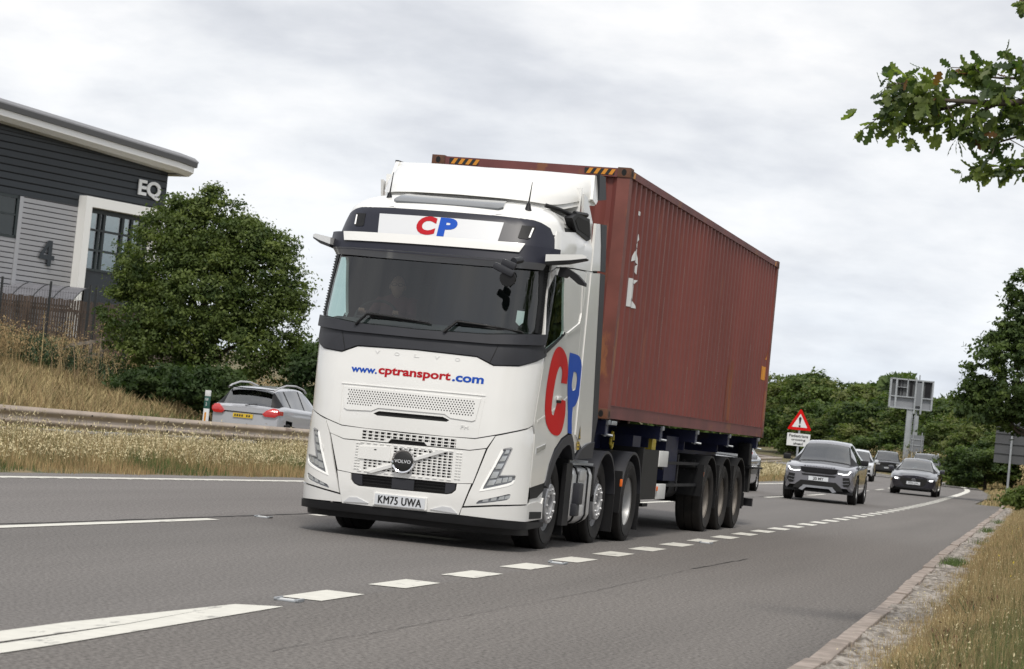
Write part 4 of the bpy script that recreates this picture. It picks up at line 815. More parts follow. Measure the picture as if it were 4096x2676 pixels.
for y_ in (2.75, 6.1, 8.7, 11.5, 14.4):
    for sd_ in (1, -1): tpart(MB().m('galv').box((sd_ * 1.14, y_, 1.43), (.10, .13, .06), bev=.01).tube([(sd_ * 1.14, y_, 1.43), (sd_ * 1.14, y_, 1.26)], .022, 8).tube([(sd_ * 1.10, y_, 1.285), (sd_ * 1.24, y_, 1.275)], .016, 6), 'twist_lock')
for sd_ in (1, -1):
    lg = tpart(MB().m('yellow_paint').bx((sd_ * .86, 6.15, .95), (sd_ * 1.04, 6.42, 1.38)), 'landing_leg_bracket'); tpart(MB().m('chassis').bx((sd_ * .78, 6.18, .42), (sd_ * .92, 6.34, 1.25)).bx((sd_ * .70, 6.08, .38), (sd_ * 1.0, 6.44, .42)).tube([(sd_ * 1.0, 6.25, .95), (sd_ * 1.2, 6.25, .9)], .02, 8), 'landing_leg')
    bp = tpart(MB().m('black_plastic').bx((sd_ * .80, 4.98, .50), (sd_ * 1.185, 5.96, 1.14)).bx((sd_ * .80, 4.90, .50), (sd_ * 1.19, 4.98, 1.16)), 'side_locker')
    tpart(MB().m('white_plastic').box((sd_ * 1.17, 6.28, 1.03), (.05, .60, .21), bev=.01).box((sd_ * 1.17, 6.30, .60), (.05, .58, .20), bev=.01), 'side_guard_panel')
    tpart(MB().m('chassis').bx((sd_ * 1.13, 5.9, .66), (sd_ * 1.15, 9.2, .70)).bx((sd_ * 1.13, 5.9, .96), (sd_ * 1.15, 9.2, 1.0)).bx((sd_ * 1.12, 7.6, .6), (sd_ * 1.14, 7.66, 1.1)), 'side_guard_rail')
    tpart(MB().m('orange_lens').box((sd_ * 1.20, 5.97, .64), (.02, .03, .06), bev=.006).box((sd_ * 1.225, 9.18, .84), (.02, .05, .07), bev=.006), 'side_marker')
    for k_, y_ in enumerate((9.77, 11.11, 12.45)):
        mb = MB().m('black_plastic'); arc_guard(mb, y_, .50, .585, sd_ * .74, sd_ * 1.235, 8, 172, .025)
        # vertical front face of the guard, leaning flap and rear flap
        mb.bx((sd_ * .74, y_ - .62, .52), (sd_ * 1.235, y_ - .585, .98)); mb.bx((sd_ * .74, y_ + .585, .34), (sd_ * 1.235, y_ + .60, .56))
        if k_ == 0: mb.tube([(sd_ * .5, y_ - .66, .93), (sd_ * 1.15, y_ - .66, .93)], .022, 8); mb.box((sd_ * .93, y_ - .63, .95), (.04, .03, .16)); mb.box((sd_ * 1.08, y_ - .63, .95), (.04, .03, .16))
        tpart(mb, 'trailer_mudguard')
        w = truck_wheel((sd_ * 1.215, y_ - 3.5, .487), sd_, 'drive', trl, hw=.19, dusty=True)
mb = MB().m('chassis')
for y_ in (9.77, 11.11, 12.45): mb.tube([(-1.0, y_, .487), (1.0, y_, .487)], .075, 10); mb.lathe([(0, -.12), (.13, -.12), (.13, .12), (0, .12)], (.62, y_ + .3, .62), 'z', 14); mb.lathe([(0, -.12), (.13, -.12), (.13, .12), (0, .12)], (-.62, y_ + .3, .62), 'z', 14)
for sd_ in (1, -1): mb.tube([(sd_ * .75, 8.3, .62), (sd_ * .75, 9.0, .62)], .16, 14)
mb.bx((-.9, 7.2, .55), (-.3, 8.6, .95)); tpart(mb, 'running_gear')
for sd_ in (1, -1): tpart(MB().m('black_plastic').box((sd_ * 1.0, 14.25, 1.13), (.20, .30, .45), bev=.03).bx((sd_ * .96, 14.1, .55), (sd_ * 1.12, 14.3, 1.0)).bx((sd_ * 1.05, 14.0, .94), (sd_ * 1.20, 15.0, .97)), 'rear_lamp_bracket')
tpart(MB().m('chassis').bx((-1.17, 14.35, .32), (1.17, 14.45, .45)), 'underrun_bar')
tpart(MB().m('black_plastic').bx((-1.15, 13.15, .30), (1.2, 13.17, .9)), 'rear_spray_flap')
tpart(MB().m('yellow_paint').tube([(.93 + 0 * t, 4.15 + .07 * math.cos(t * .6), 1.22 + .10 * math.sin(t * .6)) for t in range(11)], .018, 8), 'coiled_hose')
tpart(MB().m('galv').box((1.19, 2.95, 1.425), (.04, .25, .05), bev=.01), 'lock_handle'); tpart(MB().m('black_plastic').bx((.5, 4.35, 1.20), (.53, 4.85, 1.36)), 'weight_plate')

# ================= CONTAINER =================
ZB, ZT, YF, YR = 1.462, 4.409, 2.443, 14.633
con = empty('shipping_container', (0, YF, ZB), label='maroon corrugated steel shipping container on the trailer behind the white cab', cat='container')
def cpart(mb, name, parent=None, smooth=25):
    mb.v = [(x, y - YF, z - ZB) for x, y, z in mb.v]; return mb.build(name, parent or con, smooth)
def corr(a, b, pitch=.2905, d=.036):
    pts = []; y = a
    while y < b - .01:
        for dy, x in ((0, 0), (.074, 0), (.143, -d), (.217, -d)):
            if y + dy < b: pts.append((y + dy, x))
        y += pitch
    pts.append((b, 0)); return pts
def corr_x(y):
    t = (y - (YF + .17)) % .2905
    return 0 if t < .074 else (-.036 * (t - .074) / .069 if t < .143 else (-.036 if t < .217 else -.036 + .036 * (t - .217) / .0735))
for sd_ in (1, -1):
    P_ = corr(YF + .17, YR - .17); mb = MB().m('maroon'); nz_ = 5; vs = []
    for j in range(nz_ + 1):
        z_ = ZB + .155 + (ZT - .10 - ZB - .155) * j / nz_
        for y_, x_ in P_:
            dent = 0
            for (dy, dz, a, s_) in ((5.0, 3.05, .018, .25), (5.2, 2.6, .012, .2), (9.8, 2.5, .01, .4), (12, 2.4, .014, .4)): dent -= a * math.exp(-((y_ - dy) ** 2 + (z_ - dz) ** 2) / s_ ** 2)
            vs.append((sd_ * (1.197 + x_ + dent), y_, z_))
    k_ = len(P_); mb.add(vs, [(j * k_ + i, j * k_ + i + 1, (j + 1) * k_ + i + 1, (j + 1) * k_ + i) for j in range(nz_) for i in range(k_ - 1)]); sw = cpart(mb, 'side_wall', smooth=0)
    cpart(MB().m('maroon_rail').bx((sd_ * 1.15, YF + .178, ZT - .105), (sd_ * 1.210, YR - .178, ZT - .02)), 'top_rail')
    cpart(MB().m('maroon_rail').bx((sd_ * 1.10, YF + .178, ZB + .012), (sd_ * 1.205, YR - .178, ZB + .022)).bx((sd_ * 1.185, YF + .178, ZB + .022), (sd_ * 1.205, YR - .178, ZB + .16)).bx((sd_ * 1.15, YF + .178, ZB + .16), (sd_ * 1.210, YR - .178, ZB + .168)), 'bottom_rail')
    if sd_ == 1:
        fm = lambda u, v, o: (1.1995 + corr_x(u) + o, u, v)
        mb = MB().m('scratch')
        for (y_, z0, z1) in ((5.02, 2.6, 3.9), (5.3, 2.2, 3.1), (8.7, 1.9, 2.9), (8.2, 2.2, 3.2), (9.6, 2.1, 3.3), (12.6, 2.1, 2.9), (7.2, 1.7, 2.3), (3.55, 1.85, 2.0), (10.4, 2.6, 3.4), (6.4, 3.0, 3.6)):
            w_ = .005
            yy = YF + .17 + round((y_ - YF - .17) / .2905) * .2905 + .01; mb.patch([(yy, z0), (yy + w_, z0), (yy + w_ * 3, z1), (yy + w_, z1)], fm, .001, 0, 0, .3)
        cpart(mb, 'paint_scratches', sw, 0)
        cpart(MB().m('rust_patch').patch([(10.70, 1.66), (11.12, 1.66), (11.13, 2.56), (10.98, 2.56), (10.97, 2.5), (10.72, 2.5)], fm, .003, 0, .012, .4), 'rust_patch', sw, 0)
        cpart(MB().m('sign_white').patch([(3.18, 3.93), (3.40, 3.93), (3.40, 3.98), (3.18, 3.98)], fm, .004, 0, .012, 0), 'faded_lettering', sw, 0)
        mb = MB().m('sign_white')
        mb.patch([(3.20, 3.58), (3.38, 3.66), (3.42, 3.73), (3.44, 3.66), (3.36, 3.57), (3.24, 3.54)], fm, .004, 0, .012, 0)
        cpart(mb, 'faded_lettering', sw, 0); mb = MB().m('sign_white'); mb.text('e', fm, 3.13, 3.19, .33, .35, .005, 0, bold=.05, su=.012); cpart(mb, 'faded_lettering', sw, 0); mb = MB().m('sign_white'); mb.text('K', fm, 3.11, 2.83, .42, .34, .005, 0, bold=.05, su=.012)
        cpart(mb, 'faded_lettering', sw, 0)
        mb = MB().m('hazard_orange').patch([(13.92, 2.41), (14.33, 2.41), (14.33, 2.63), (13.92, 2.63)], fm, .004, 0, .012, 0); mb.patch([(14.2, 2.75), (14.45, 2.75), (14.33, 2.90)], fm, .004, 0, .012, 0); mb.m('print_black').text('45G1', fm, 13.97, 2.45, .3, .06, .002, 0, su=.024).text('HC', fm, 14.0, 2.53, .22, .07, .002, 0, su=.024); cpart(mb, 'yellow_sticker', sw, 0)
# corner posts and castings
for y_, dy in ((YF, 1), (YR, -1)):
    for sd_ in (1, -1):
        cpart(MB().m('maroon_post').bx((sd_ * 1.06, y_ + dy * .012, ZB + .118), (sd_ * 1.212, y_ + dy * .165, ZT - .118)), 'corner_post')
        for z0, z1 in ((ZB, ZB + .118), (ZT - .118, ZT)):
            mb = MB().m('rust'); xa, xb = sd_ * 1.057, sd_ * 1.219; mb.box(((xa + xb) / 2, y_ + dy * .089, (z0 + z1) / 2), (.162, .178, z1 - z0), bev=.008); mb.m('black_gap')
            zc_ = (z0 + z1) / 2; ov = [(math.cos(t * .5236), math.sin(t * .5236)) for t in range(12)]
            mb.add([(sd_ * 1.138 + .030 * a, y_ - dy * .001, zc_ + .040 * b) for a, b in ov], [tuple(range(12))]); mb.add([(sd_ * 1.220, y_ + dy * .089 + .030 * a, zc_ + .040 * b) for a, b in ov], [tuple(range(12))]); cpart(mb, 'corner_casting')
cpart(MB().m('maroon').bx((-1.15, YF + .1, ZT - .025), (1.15, YR - .1, ZT - .022)), 'container_roof')
cpart(MB().m('chassis').bx((-1.15, YF + .1, ZB + .10), (1.15, YR - .1, ZB + .12)), 'container_floor')
mb = MB().m('maroon'); pts = [(-1.06 + (2.12) * i / 36, 0 if i % 4 in (0, 1) else .04) for i in range(37)]; k_ = len(pts)
mb.add([(x_, YF + .03 + d_, z_) for z_ in (ZB + .1, ZT - .1) for x_, d_ in pts], [(i, i + 1, k_ + i + 1, k_ + i) for i in range(k_ - 1)]); cpart(mb, 'front_wall', smooth=0)
cpart(MB().m('maroon_rail').bx((-1.06, YF + .012, ZT - .115), (1.06, YF + .09, ZT - .012)), 'front_header'); cpart(MB().m('maroon_rail').bx((-1.06, YF + .012, ZB + .01), (1.06, YF + .09, ZB + .14)), 'front_rail')
for a in (-1.0, .66):
    mb = MB().m('print_black').bx((a, YF + .0075, ZT - .095), (a + .36, YF + .0115, ZT - .03)); mb.m('hazard_orange')
    for i in range(4): x_ = a + .02 + i * .09; mb.add([(x_, YF + .006, ZT - .095), (x_ + .045, YF + .006, ZT - .095), (x_ + .085, YF + .006, ZT - .03), (x_ + .04, YF + .006, ZT - .03)], [(0, 1, 2, 3)])
    cpart(mb, 'hazard_stripes')
mb = MB()
for y_ in (YF + .20, YR - .45): mb.m('hazard_orange').add([(1.2115, y_, ZT - .10), (1.2115, y_ + .10, ZT - .10), (1.2115, y_ + .14, ZT - .03), (1.2115, y_ + .04, ZT - .03)], [(0, 1, 2, 3)])
cpart(mb, 'hazard_tape')
mb = MB().m('maroon')
for sd_ in (-1, 1): mb.bx((sd_ * .03, YR - .05, ZB + .12), (sd_ * 1.06, YR - .01, ZT - .12))
for x_ in (-.8, -.3, .3, .8): mb.m('galv').tube([(x_, YR + .02, ZB + .1), (x_, YR + .02, ZT - .1)], .017, 8)
cpart(mb, 'rear_door')

# ================= DRIVER =================
def skin_body(name, verts, edges, radii, mname, parent, loc=(0, 0, 0), sub=2):
    me = bpy.data.meshes.new('t'); me.from_pydata(verts, edges, []); o = bpy.data.objects.new('t', me); COL.objects.link(o); md = o.modifiers.new('s', 'SKIN'); md.use_smooth_shade = True
    for i, r_ in enumerate(radii): me.skin_vertices[0].data[i].radius = (r_, r_) if not isinstance(r_, tuple) else r_
    me.skin_vertices[0].data[0].use_root = True; s2 = o.modifiers.new('u', 'SUBSURF'); s2.levels = sub; s2.render_levels = sub
    dg = bpy.context.evaluated_depsgraph_get(); m2 = bpy.data.meshes.new_from_object(o.evaluated_get(dg)); m2.name = name; bpy.data.objects.remove(o); m2.materials.clear(); m2.materials.append(M[mname])
    for p_ in m2.polygons: p_.use_smooth = True
    r = link_mesh(name, m2, parent); r.location = loc; return r
drv = empty('person', (-.66, -.12, 2.06), label='bald driver with glasses in dark red shirt behind the windscreen', cat='person')
# torso, neck, arms to the steering wheel, lap and legs as one surface
vt = [(0, 0, .02), (0, 0, .25), (0, .01, .42), (0, 0, .50), (0, -.02, .56), (-.17, 0, .42), (-.24, -.14, .24), (-.17, -.46, .27), (.17, 0, .42), (.24, -.14, .24), (.17, -.46, .27), (-.1, -.1, 0), (-.14, -.48, .02), (-.14, -.6, -.35), (.1, -.1, 0), (.14, -.48, .02), (.14, -.6, -.35)]
ed = [(0, 1), (1, 2), (2, 3), (3, 4), (2, 5), (5, 6), (6, 7), (2, 8), (8, 9), (9, 10), (0, 11), (11, 12), (12, 13), (0, 14), (14, 15), (15, 16)]
body = skin_body('person_body', vt, ed, [.15, .15, .13, .06, .06, .07, .048, .035, .07, .048, .035, .09, .07, .05, .09, .07, .05], 'shirt', drv)
bm = bmesh.new(); bmesh.ops.create_uvsphere(bm, u_segments=24, v_segments=18, radius=1)
for v in bm.verts:
    x_, y_, z_ = v.co; jaw = 1 - .28 * max(0, -z_) ; v.co = Vector((x_ * .078 * jaw, y_ * .098 * (1 - .12 * max(0, -z_)), z_ * .122))
    if y_ < -.8 and abs(x_) < .22: v.co.y -= .020 * math.exp(-((z_ + .12) / .22) ** 2)          # nose
    if y_ < -.7 and abs(abs(x_) - .35) < .2 and 0 < z_ < .3: v.co.y += .010                      # eye sockets
    if y_ < -.75 and abs(z_ + .50) < .08: v.co.y += .004
me = bpy.data.meshes.new('head'); bm.to_mesh(me); bm.free(); me.materials.append(M['skin']); [setattr(p_, 'use_smooth', True) for p_ in me.polygons]; hd = link_mesh('head', me, drv); hd.location = (.02, -.06, .585); hd.rotation_euler = (0, 0, .25)
MB().m('skin').lathe([(0, .012), (.018, .01), (.03, 0)], (.079, .01, 0), 'x', 12, 1).lathe([(0, .012), (.018, .01), (.03, 0)], (-.079, .01, 0), 'x', 12, -1).build('ear', hd)
mb = MB().m('print_black')
for a in (-1, 1): mb.tube([(a * .033 + .026 * math.cos(t * .6283), -.100, .022 + .018 * math.sin(t * .6283)) for t in range(11)], .0022, 5, cap=False); mb.tube([(a * .058, -.098, .028), (a * .078, 0, .025)], .002, 5)
mb.tube([(-.009, -.102, .026), (.009, -.102, .026)], .002, 5).build('glasses', hd)
mb = MB().m('hair'); mb.patch([(-1.9, -.2), (1.9, -.2), (1.9, .35), (-1.9, .35)], lambda u, v, o: (.080 * math.sin(u), .100 * math.cos(u), .06 * v + .02), 0, 0, .2, .2); mb.build('hair', hd)
for a in (-1, 1):
    hv = [(0, 0, 0), (0, -.045, .012)]; he = [(0, 1)]; hr = [(.022, .028), (.018, .032)]
    for k_ in range(4): b_ = len(hv); hv += [(-.024 + .016 * k_, -.062, .030), (-.024 + .016 * k_, -.072, .010 - .003 * (k_ % 2)), (-.024 + .016 * k_, -.058, -.008)]; he += [(1, b_), (b_, b_ + 1), (b_ + 1, b_ + 2)]; hr += [.009, .008, .007]
    b_ = len(hv); hv += [(-a * .03, -.03, .005), (-a * .032, -.055, -.01)]; he += [(0, b_), (b_, b_ + 1)]; hr += [.010, .008]
    h_ = skin_body('hand', hv, he, hr, 'skin', drv, (a * .19, -.52, .27), 1)
# ================= CARS =================
def cr_(P, t):
    n = len(P) - 1; t = min(max(t, 0), n - 1e-9); i = int(t); f = t - i
    a = P[max(i - 1, 0)]; b = P[i]; c = P[i + 1]; d = P[min(i + 2, n)]
    return [.5 * (2 * b[k] + (c[k] - a[k]) * f + (2 * a[k] - 5 * b[k] + 4 * c[k] - d[k]) * f * f + (3 * b[k] - a[k] - 3 * c[k] + d[k]) * f ** 3) for k in range(len(b))]
def car(name, loc, rz, label, cat, S, paint, wheel_y, wr, glass_rows, hood_rows, pillar=None, group=None, nose=.10, tail=.08, arch_pad=.07, ww=.0, rim='silver', cladding=None):
    """S: stations front to rear (y, half width at sill, half width at shoulder, z sill, z shoulder, z roof or bonnet, half width of roof)"""
    root = empty(name, loc, rz, label=label, cat=cat, group=group)
    PR_ = []
    for (y, ws, wb, zs, zb, zt, wt) in S:
        wm = max(ws, wb) + .012
        PR_.append([y, ws - .05, zs, ws, zs + .10, wm, zs + (zb - zs) * .60, wb, zb - .02, wb - .05, zb + .03, wt, max(zt - .075, zb + .035), wt * .80, max(zt - .02, zb + .045), wt * .42, zt, 0, zt + .012])
    nS = len(PR_); NU = 8; cols = 9; sub = 3
    def pt(t, j):
        r = cr_(PR_, t); J = min(max(j, 0), cols - 1 - 1e-9); i = int(J); f = J - i
        g = lambda k: (r[1 + 2 * k], r[2 + 2 * k])
        a, b = g(i), g(i + 1); c0 = g(max(i - 1, 0)); d0 = g(min(i + 2, cols - 1))
        h = lambda k: .5 * (2 * a[k] + (b[k] - c0[k]) * f + (2 * c0[k] - 5 * a[k] + 4 * b[k] - d0[k]) * f * f + (3 * a[k] - c0[k] - 3 * b[k] + d0[k]) * f ** 3) if i not in (4, 3) else a[k] + (b[k] - a[k]) * f
        x, z = h(0), h(1); y = r[0]; w0 = .92
        yf, yr = S[0][0], S[-1][0]
        kf = max(0, 1 - (y - yf) / .9); kr = max(0, 1 - (yr - y) / .9)
        y += nose * 1.7 * kf * (abs(x) / w0) ** 3.2 - tail * 1.5 * kr * (abs(x) / w0) ** 3.2
        return x, y, z
    T = (nS - 1) * NU; Jn = (cols - 1) * sub
    body, scr, rear, side, side2 = [MB() for _ in range(5)]; body.m(paint); scr.m('car_glass'); rear.m('car_glass'); side.m('car_glass'); side2.m('car_glass')
    cache = {}
    def P(a, b, g): x, y, z = pt(a / NU, b / sub); return (x * g, y, z)
    for g in (1, -1):
        for a in range(T):
            for b in range(Jn):
                q4 = [P(a, b, g), P(a + 1, b, g), P(a + 1, b + 1, g), P(a, b + 1, g)]; cy = sum(p[1] for p in q4) / 4; cz = sum(p[2] for p in q4) / 4
                if g == 1: q4 = q4[::-1]
                st, col = a / NU, b // sub; tgt = body
                if b / sub < 4 and any((cy - wy) ** 2 + (cz - wr) ** 2 < (wr + arch_pad) ** 2 for wy in wheel_y): continue
                if glass_rows[0] <= st < glass_rows[3] and col == 4:
                    fr = b % sub
                    inside = glass_rows[1] <= st + .5 / NU < glass_rows[2]
                    post = pillar and any(abs(cy - p) < .055 for p in pillar)
                    if inside and not post: tgt = side if g == 1 else side2
                elif col >= 5 and glass_rows[0] <= st < glass_rows[4]: tgt = scr if (b >= 5 * sub + 1) else body
                elif col >= 5 and glass_rows[5] <= st < glass_rows[3]: tgt = rear if (b >= 5 * sub + 1) else body
                frame = tgt is body and st >= glass_rows[0] - .3 and st < glass_rows[3] and ((col >= 5 and (glass_rows[0] - .0 <= st < glass_rows[4] or glass_rows[5] <= st)) or (col == 4 and st >= glass_rows[0]) or (col >= 4 and st < glass_rows[0]))
                if tgt is body: body.m('black_plastic' if frame else paint)
                tgt.add(q4, [(0, 1, 2, 3)])
    def weld(m):
        key = {}; nv = []; mp = []
        for v in m.v:
            k = (round(v[0], 4), round(v[1], 4), round(v[2], 4))
            if k not in key: key[k] = len(nv); nv.append(v)
            mp.append(key[k])
        fs, mi = [], []
        for f, i in zip(m.f, m.mi):
            ff = []; [ff.append(mp[q]) for q in f if mp[q] not in ff]
            if len(ff) > 2: fs.append(ff); mi.append(i)
        m.v, m.f, m.mi = nv, fs, mi
    # end caps
    body.m(paint)
    for t_, sg, bul in ((0, -1, nose), (T, 1, tail)):
        rowz = [P(t_, b, 1) for b in range(Jn + 1)]; nU = 16
        vs = []
        for (x, y, z) in rowz:
            for i in range(nU + 1):
                u = -1 + 2 * i / nU; xx = x * u; y0 = (S[0][0] if sg < 0 else S[-1][0]); y_ = y0 + (nose * 1.7 if sg < 0 else -tail * 1.5) * (abs(xx) / .92) ** 3.2; vs.append((xx, y_, z))
        m_ = nU + 1; fs = [(j * m_ + i, j * m_ + i + 1, (j + 1) * m_ + i + 1, (j + 1) * m_ + i) for j in range(len(rowz) - 1) for i in range(nU)]
        if sg > 0: fs = [f[::-1] for f in fs]
        body.add(vs, fs)
    for m_ in (body, scr, rear, side, side2): weld(m_)
    bd = body.build('body', root, 50); scr.build('windscreen', root, 60)
    if rear.f: rear.build('rear_window', root, 60)
    side.build('side_windows', root, 60); side2.build('side_windows', root, 60)
    # dark underside and cabin
    W_ = max(s[1] for s in S); Y0, Y1 = S[0][0], S[-1][0]; zs = min(s[3] for s in S)
    MB().m('black_gap').bx((-W_ + .16, Y0 + .25, zs), (W_ - .16, Y1 - .2, zs + .35)).bx((-W_ + .20, Y0 + .3, zs + .3), (W_ - .20, Y1 - .3, zs + .45)).build('underbody', root)
    cab_ = MB().m('interior'); yi = wheel_y[0] + .9
    for x_ in (-.38, .38): cab_.box((x_, yi + .2, S[2][4] - .10), (.5, .14, .55), rx=-.15, bev=.04).box((x_, yi + .28, S[2][4] + .28), (.26, .1, .18), bev=.03)
    cab_.bx((-.65, yi - .9, S[2][4] - .25), (.65, yi - .5, S[2][4] - .02)).bx((-.65, yi + 1.1, zs + .3), (.65, yi + 1.2, S[2][4] + .02)); cab_.build('seats', root)
    for wy in wheel_y:
        for g in (1, -1):
            hw = .115; xw = W_ + ww - hw + .005; w = empty('wheel', (g * xw, wy, wr)); w.parent = root
            MB().m('rubber').lathe(tyre_prof(wr, hw, wr * .68), (0, 0, 0), 'x', 36, g).build('tyre', w, 40)
            mb = MB().m(rim); R_ = wr * .68; mb.lathe([(R_ + .01, hw * .85), (R_ - .01, hw * .75), (R_ - .02, 0), (R_ - .02, -hw * .8)], (0, 0, 0), 'x', 30, g)
            for k in range(10):
                t = 2 * math.pi * k / 10; c, s_ = math.cos(t), math.sin(t); mb.add([(g * x_, c * r_ - s_ * d, s_ * r_ + c * d) for (x_, r_, d) in ((hw * .62, .03, -.022), (hw * .62, .03, .022), (hw * .72, R_ - .01, .018), (hw * .72, R_ - .01, -.018))], [(0, 1, 2, 3)])
            mb.lathe([(0, hw * .72), (.045, hw * .7), (.055, hw * .5)], (0, 0, 0), 'x', 14, g); mb.m('black_gap').lathe([(0, -hw * .3), (R_ - .03, -hw * .3)], (0, 0, 0), 'x', 20, g); mb.build('rim', w, 30)
    nosef = lambda u, v, o: (u, S[0][0] + nose * 1.7 * (abs(u) / .92) ** 3.2 - o, v)
    tailf = lambda u, v, o: (-u, S[-1][0] - tail * 1.5 * (abs(u) / .92) ** 3.2 + o, v)
    return root, bd, nosef, tailf
def fpart(root, name, m, polys, fm, o, th=.02, parent=None):
    mb = MB().m(m)
    for p in polys: mb.patch(p, fm, o, th, .12, 0)
    return mb.build(name, parent or root)
def pair(root, name, m, poly, fm, o, th=.02):
    return [MB().m(m).patch(q, fm, o, th, .08, 0).build(name, root) for q in (poly, mir(poly))]
def mirrors(root, y, z, w, m='black_plastic'):
    for g in (1, -1): MB().m(m).box((g * (w + .10), y, z), (.20, .12, .15), bev=.035).box((g * w, y + .02, z - .05), (.10, .05, .03)).build('door_mirror', root)
mat('grey_car_paint', (.20, .20, .225), .22, metal=.35, coat=1); mat('dark_car_paint', (.010, .010, .018), .18, coat=1); mat('black_car_paint', (.012, .013, .016), .2, coat=1)
mat('white_car_paint', (.58, .60, .63), .2, coat=1); mat('silver_car_paint', (.30, .31, .335), .28, metal=.4, coat=1); mat('light_silver_paint', (.44, .45, .48), .3, metal=.25, coat=1); mat('charcoal_paint', (.05, .052, .056), .25, coat=1)
def head(x, y): # heading of the road at depth y, as a rotation about z
    return -math.atan((interp(EDGE, y + 6) - interp(EDGE, y - 6)) / 12) * -1
# grey SUV behind the trailer
S = [(0, .80, .84, .42, .86, .93, .60), (.30, .91, .92, .30, .93, 1.00, .66), (.95, .95, .955, .30, .99, 1.06, .74), (1.30, .95, .955, .28, 1.01, 1.10, .74), (1.95, .95, .955, .27, 1.02, 1.56, .60), (2.5, .95, .955, .27, 1.04, 1.65, .585), (3.2, .95, .955, .28, 1.06, 1.63, .585), (3.85, .94, .945, .32, 1.08, 1.52, .57), (4.15, .92, .92, .36, 1.08, 1.14, .62), (4.35, .84, .86, .45, .95, 1.02, .60)]
hRR = rad(1.5)
c1, bd, nf, tf = car('grey_suv', (-.75, 38.0, 0), hRR, 'grey SUV with black grille and lit headlamps following in the lorry\'s lane', 'car', S, 'grey_car_paint', (.88, 3.55), .375, (3, 3.45, 7.1, 8, 4, 7), 4, pillar=(1.95 + .62, 3.35), ww=.015)
g_ = fpart(c1, 'grille', 'black_plastic', [[(-.50, .90), (.50, .90), (.46, .78), (.36, .755), (-.36, .755), (-.46, .78)]], nf, .012)
MB().m('chassis').patch([(-.48, .885), (.48, .885), (.44, .79), (-.44, .79)], nf, .02, .005, .04, .03).build('grille_mesh', g_)
pair(c1, 'headlamp', 'lens_dark', [(.48, .87), (.50, .80), (.62, .775), (.80, .80), (.84, .90), (.80, .91)], nf, .014)
pair(c1, 'running_light', 'lamp_on', [(.50, .815), (.50, .79), (.64, .77), (.78, .79), (.84, .885), (.80, .89), (.755, .81), (.64, .80)], nf, .02, .01)
fpart(c1, 'lower_slot', 'black_plastic', [[(-.46, .725), (.46, .725), (.42, .685), (-.42, .685)]], nf, .01)
fpart(c1, 'lower_intake', 'black_gap', [[(-.46, .55), (.46, .55), (.60, .44), (.66, .33), (.50, .33), (.40, .43), (-.40, .43), (-.50, .33), (-.66, .33), (-.60, .44)]], nf, .01)
fpart(c1, 'skid_plate', 'silver_car_paint', [[(-.38, .425), (.38, .425), (.50, .31), (.40, .28), (.30, .37), (-.30, .37), (-.40, .28), (-.50, .31)]], nf, .03)
pair(c1, 'side_vent', 'black_gap', [(.63, .70), (.80, .71), (.84, .55), (.78, .46), (.66, .47)], nf, .01)
for z_ in (.52, .60): pair(c1, 'vent_blade', 'grey_car_paint', [(.62, z_), (.80, z_ + .02), (.80, z_ + .035), (.62, z_ + .015)], nf, .02, .01)
mb = MB().m('plate_white').patch([(-.26, .56), (.26, .56), (.26, .67), (-.26, .67)], nf, .03, .015, 0, 0); p_ = mb.build('number_plate', c1)
MB().m('print_black').text('20 MY', lambda u, v, o: (u, nf(u, v, .032)[1], v), -.14, .578, .28, .075, 0, 0, bold=.02, su=0).build('plate_characters', p_)
MB().m('black_plastic').text('RANGE', lambda u, v, o: (u, nf(u, v, .012)[1] + .02, v), -.40, .915, .34, .032, 0, .01, bold=.03, su=0, space=1.4).build('bonnet_lettering', c1)
MB().m('black_plastic').text('ROVER', lambda u, v, o: (u, nf(u, v, .012)[1] + .02, v), .08, .915, .34, .032, 0, .01, bold=.03, su=0, space=1.4).build('bonnet_lettering', c1)
mirrors(c1, 1.55, 1.13, .95)
MB().m('black_plastic').bx((-.90, .2, .26), (.90, 4.2, .32)).build('sill_cladding', c1)
# dark hatchback behind it
S = [(0, .78, .82, .30, .68, .76, .50), (.35, .88, .89, .20, .76, .86, .62), (1.0, .90, .895, .18, .86, .96, .70), (1.30, .90, .895, .18, .90, 1.0, .72), (2.05, .90, .895, .18, .93, 1.38, .56), (2.6, .90, .895, .18, .95, 1.44, .55), (3.3, .90, .895, .2, .98, 1.41, .54), (3.95, .88, .88, .24, 1.0, 1.25, .54), (4.25, .86, .85, .3, .98, 1.04, .55), (4.45, .78, .78, .36, .85, .9, .5)]
c2, bd, nf, tf = car('dark_hatchback', (-.86, 68.0, 0), rad(2.2), 'dark navy hatchback with bright headlamps two vehicles behind the lorry', 'car', S, 'dark_car_paint', (.90, 3.62), .335, (3, 3.45, 7.1, 8, 4, 7), 4, pillar=(2.6,))
fpart(c2, 'grille', 'black_gap', [[(-.56, .66), (-.30, .655), (.30, .655), (.56, .66), (.48, .50), (.34, .36), (-.34, .36), (-.48, .50)]], nf, .012)
pair(c2, 'headlamp', 'lens_dark', [(.52, .66), (.54, .585), (.72, .585), (.82, .66), (.80, .70), (.60, .665)], nf, .014)
pair(c2, 'headlamp_beam', 'lamp_on', [(.60, .645), (.60, .59), (.72, .59), (.75, .655)], nf, .022, .01)
fpart(c2, 'lower_lip', 'black_plastic', [[(-.70, .26), (.70, .26), (.62, .32), (-.62, .32)]], nf, .01)
p_ = MB().m('plate_white').patch([(-.26, .42), (.26, .42), (.26, .53), (-.26, .53)], nf, .03, .015, 0, 0).build('number_plate', c2)
MB().m('print_black').text('YF20 LWL', lambda u, v, o: (u, nf(u, v, .032)[1], v), -.22, .437, .44, .075, 0, 0, bold=.015, su=0).build('plate_characters', p_)
mb = MB().m('chrome')
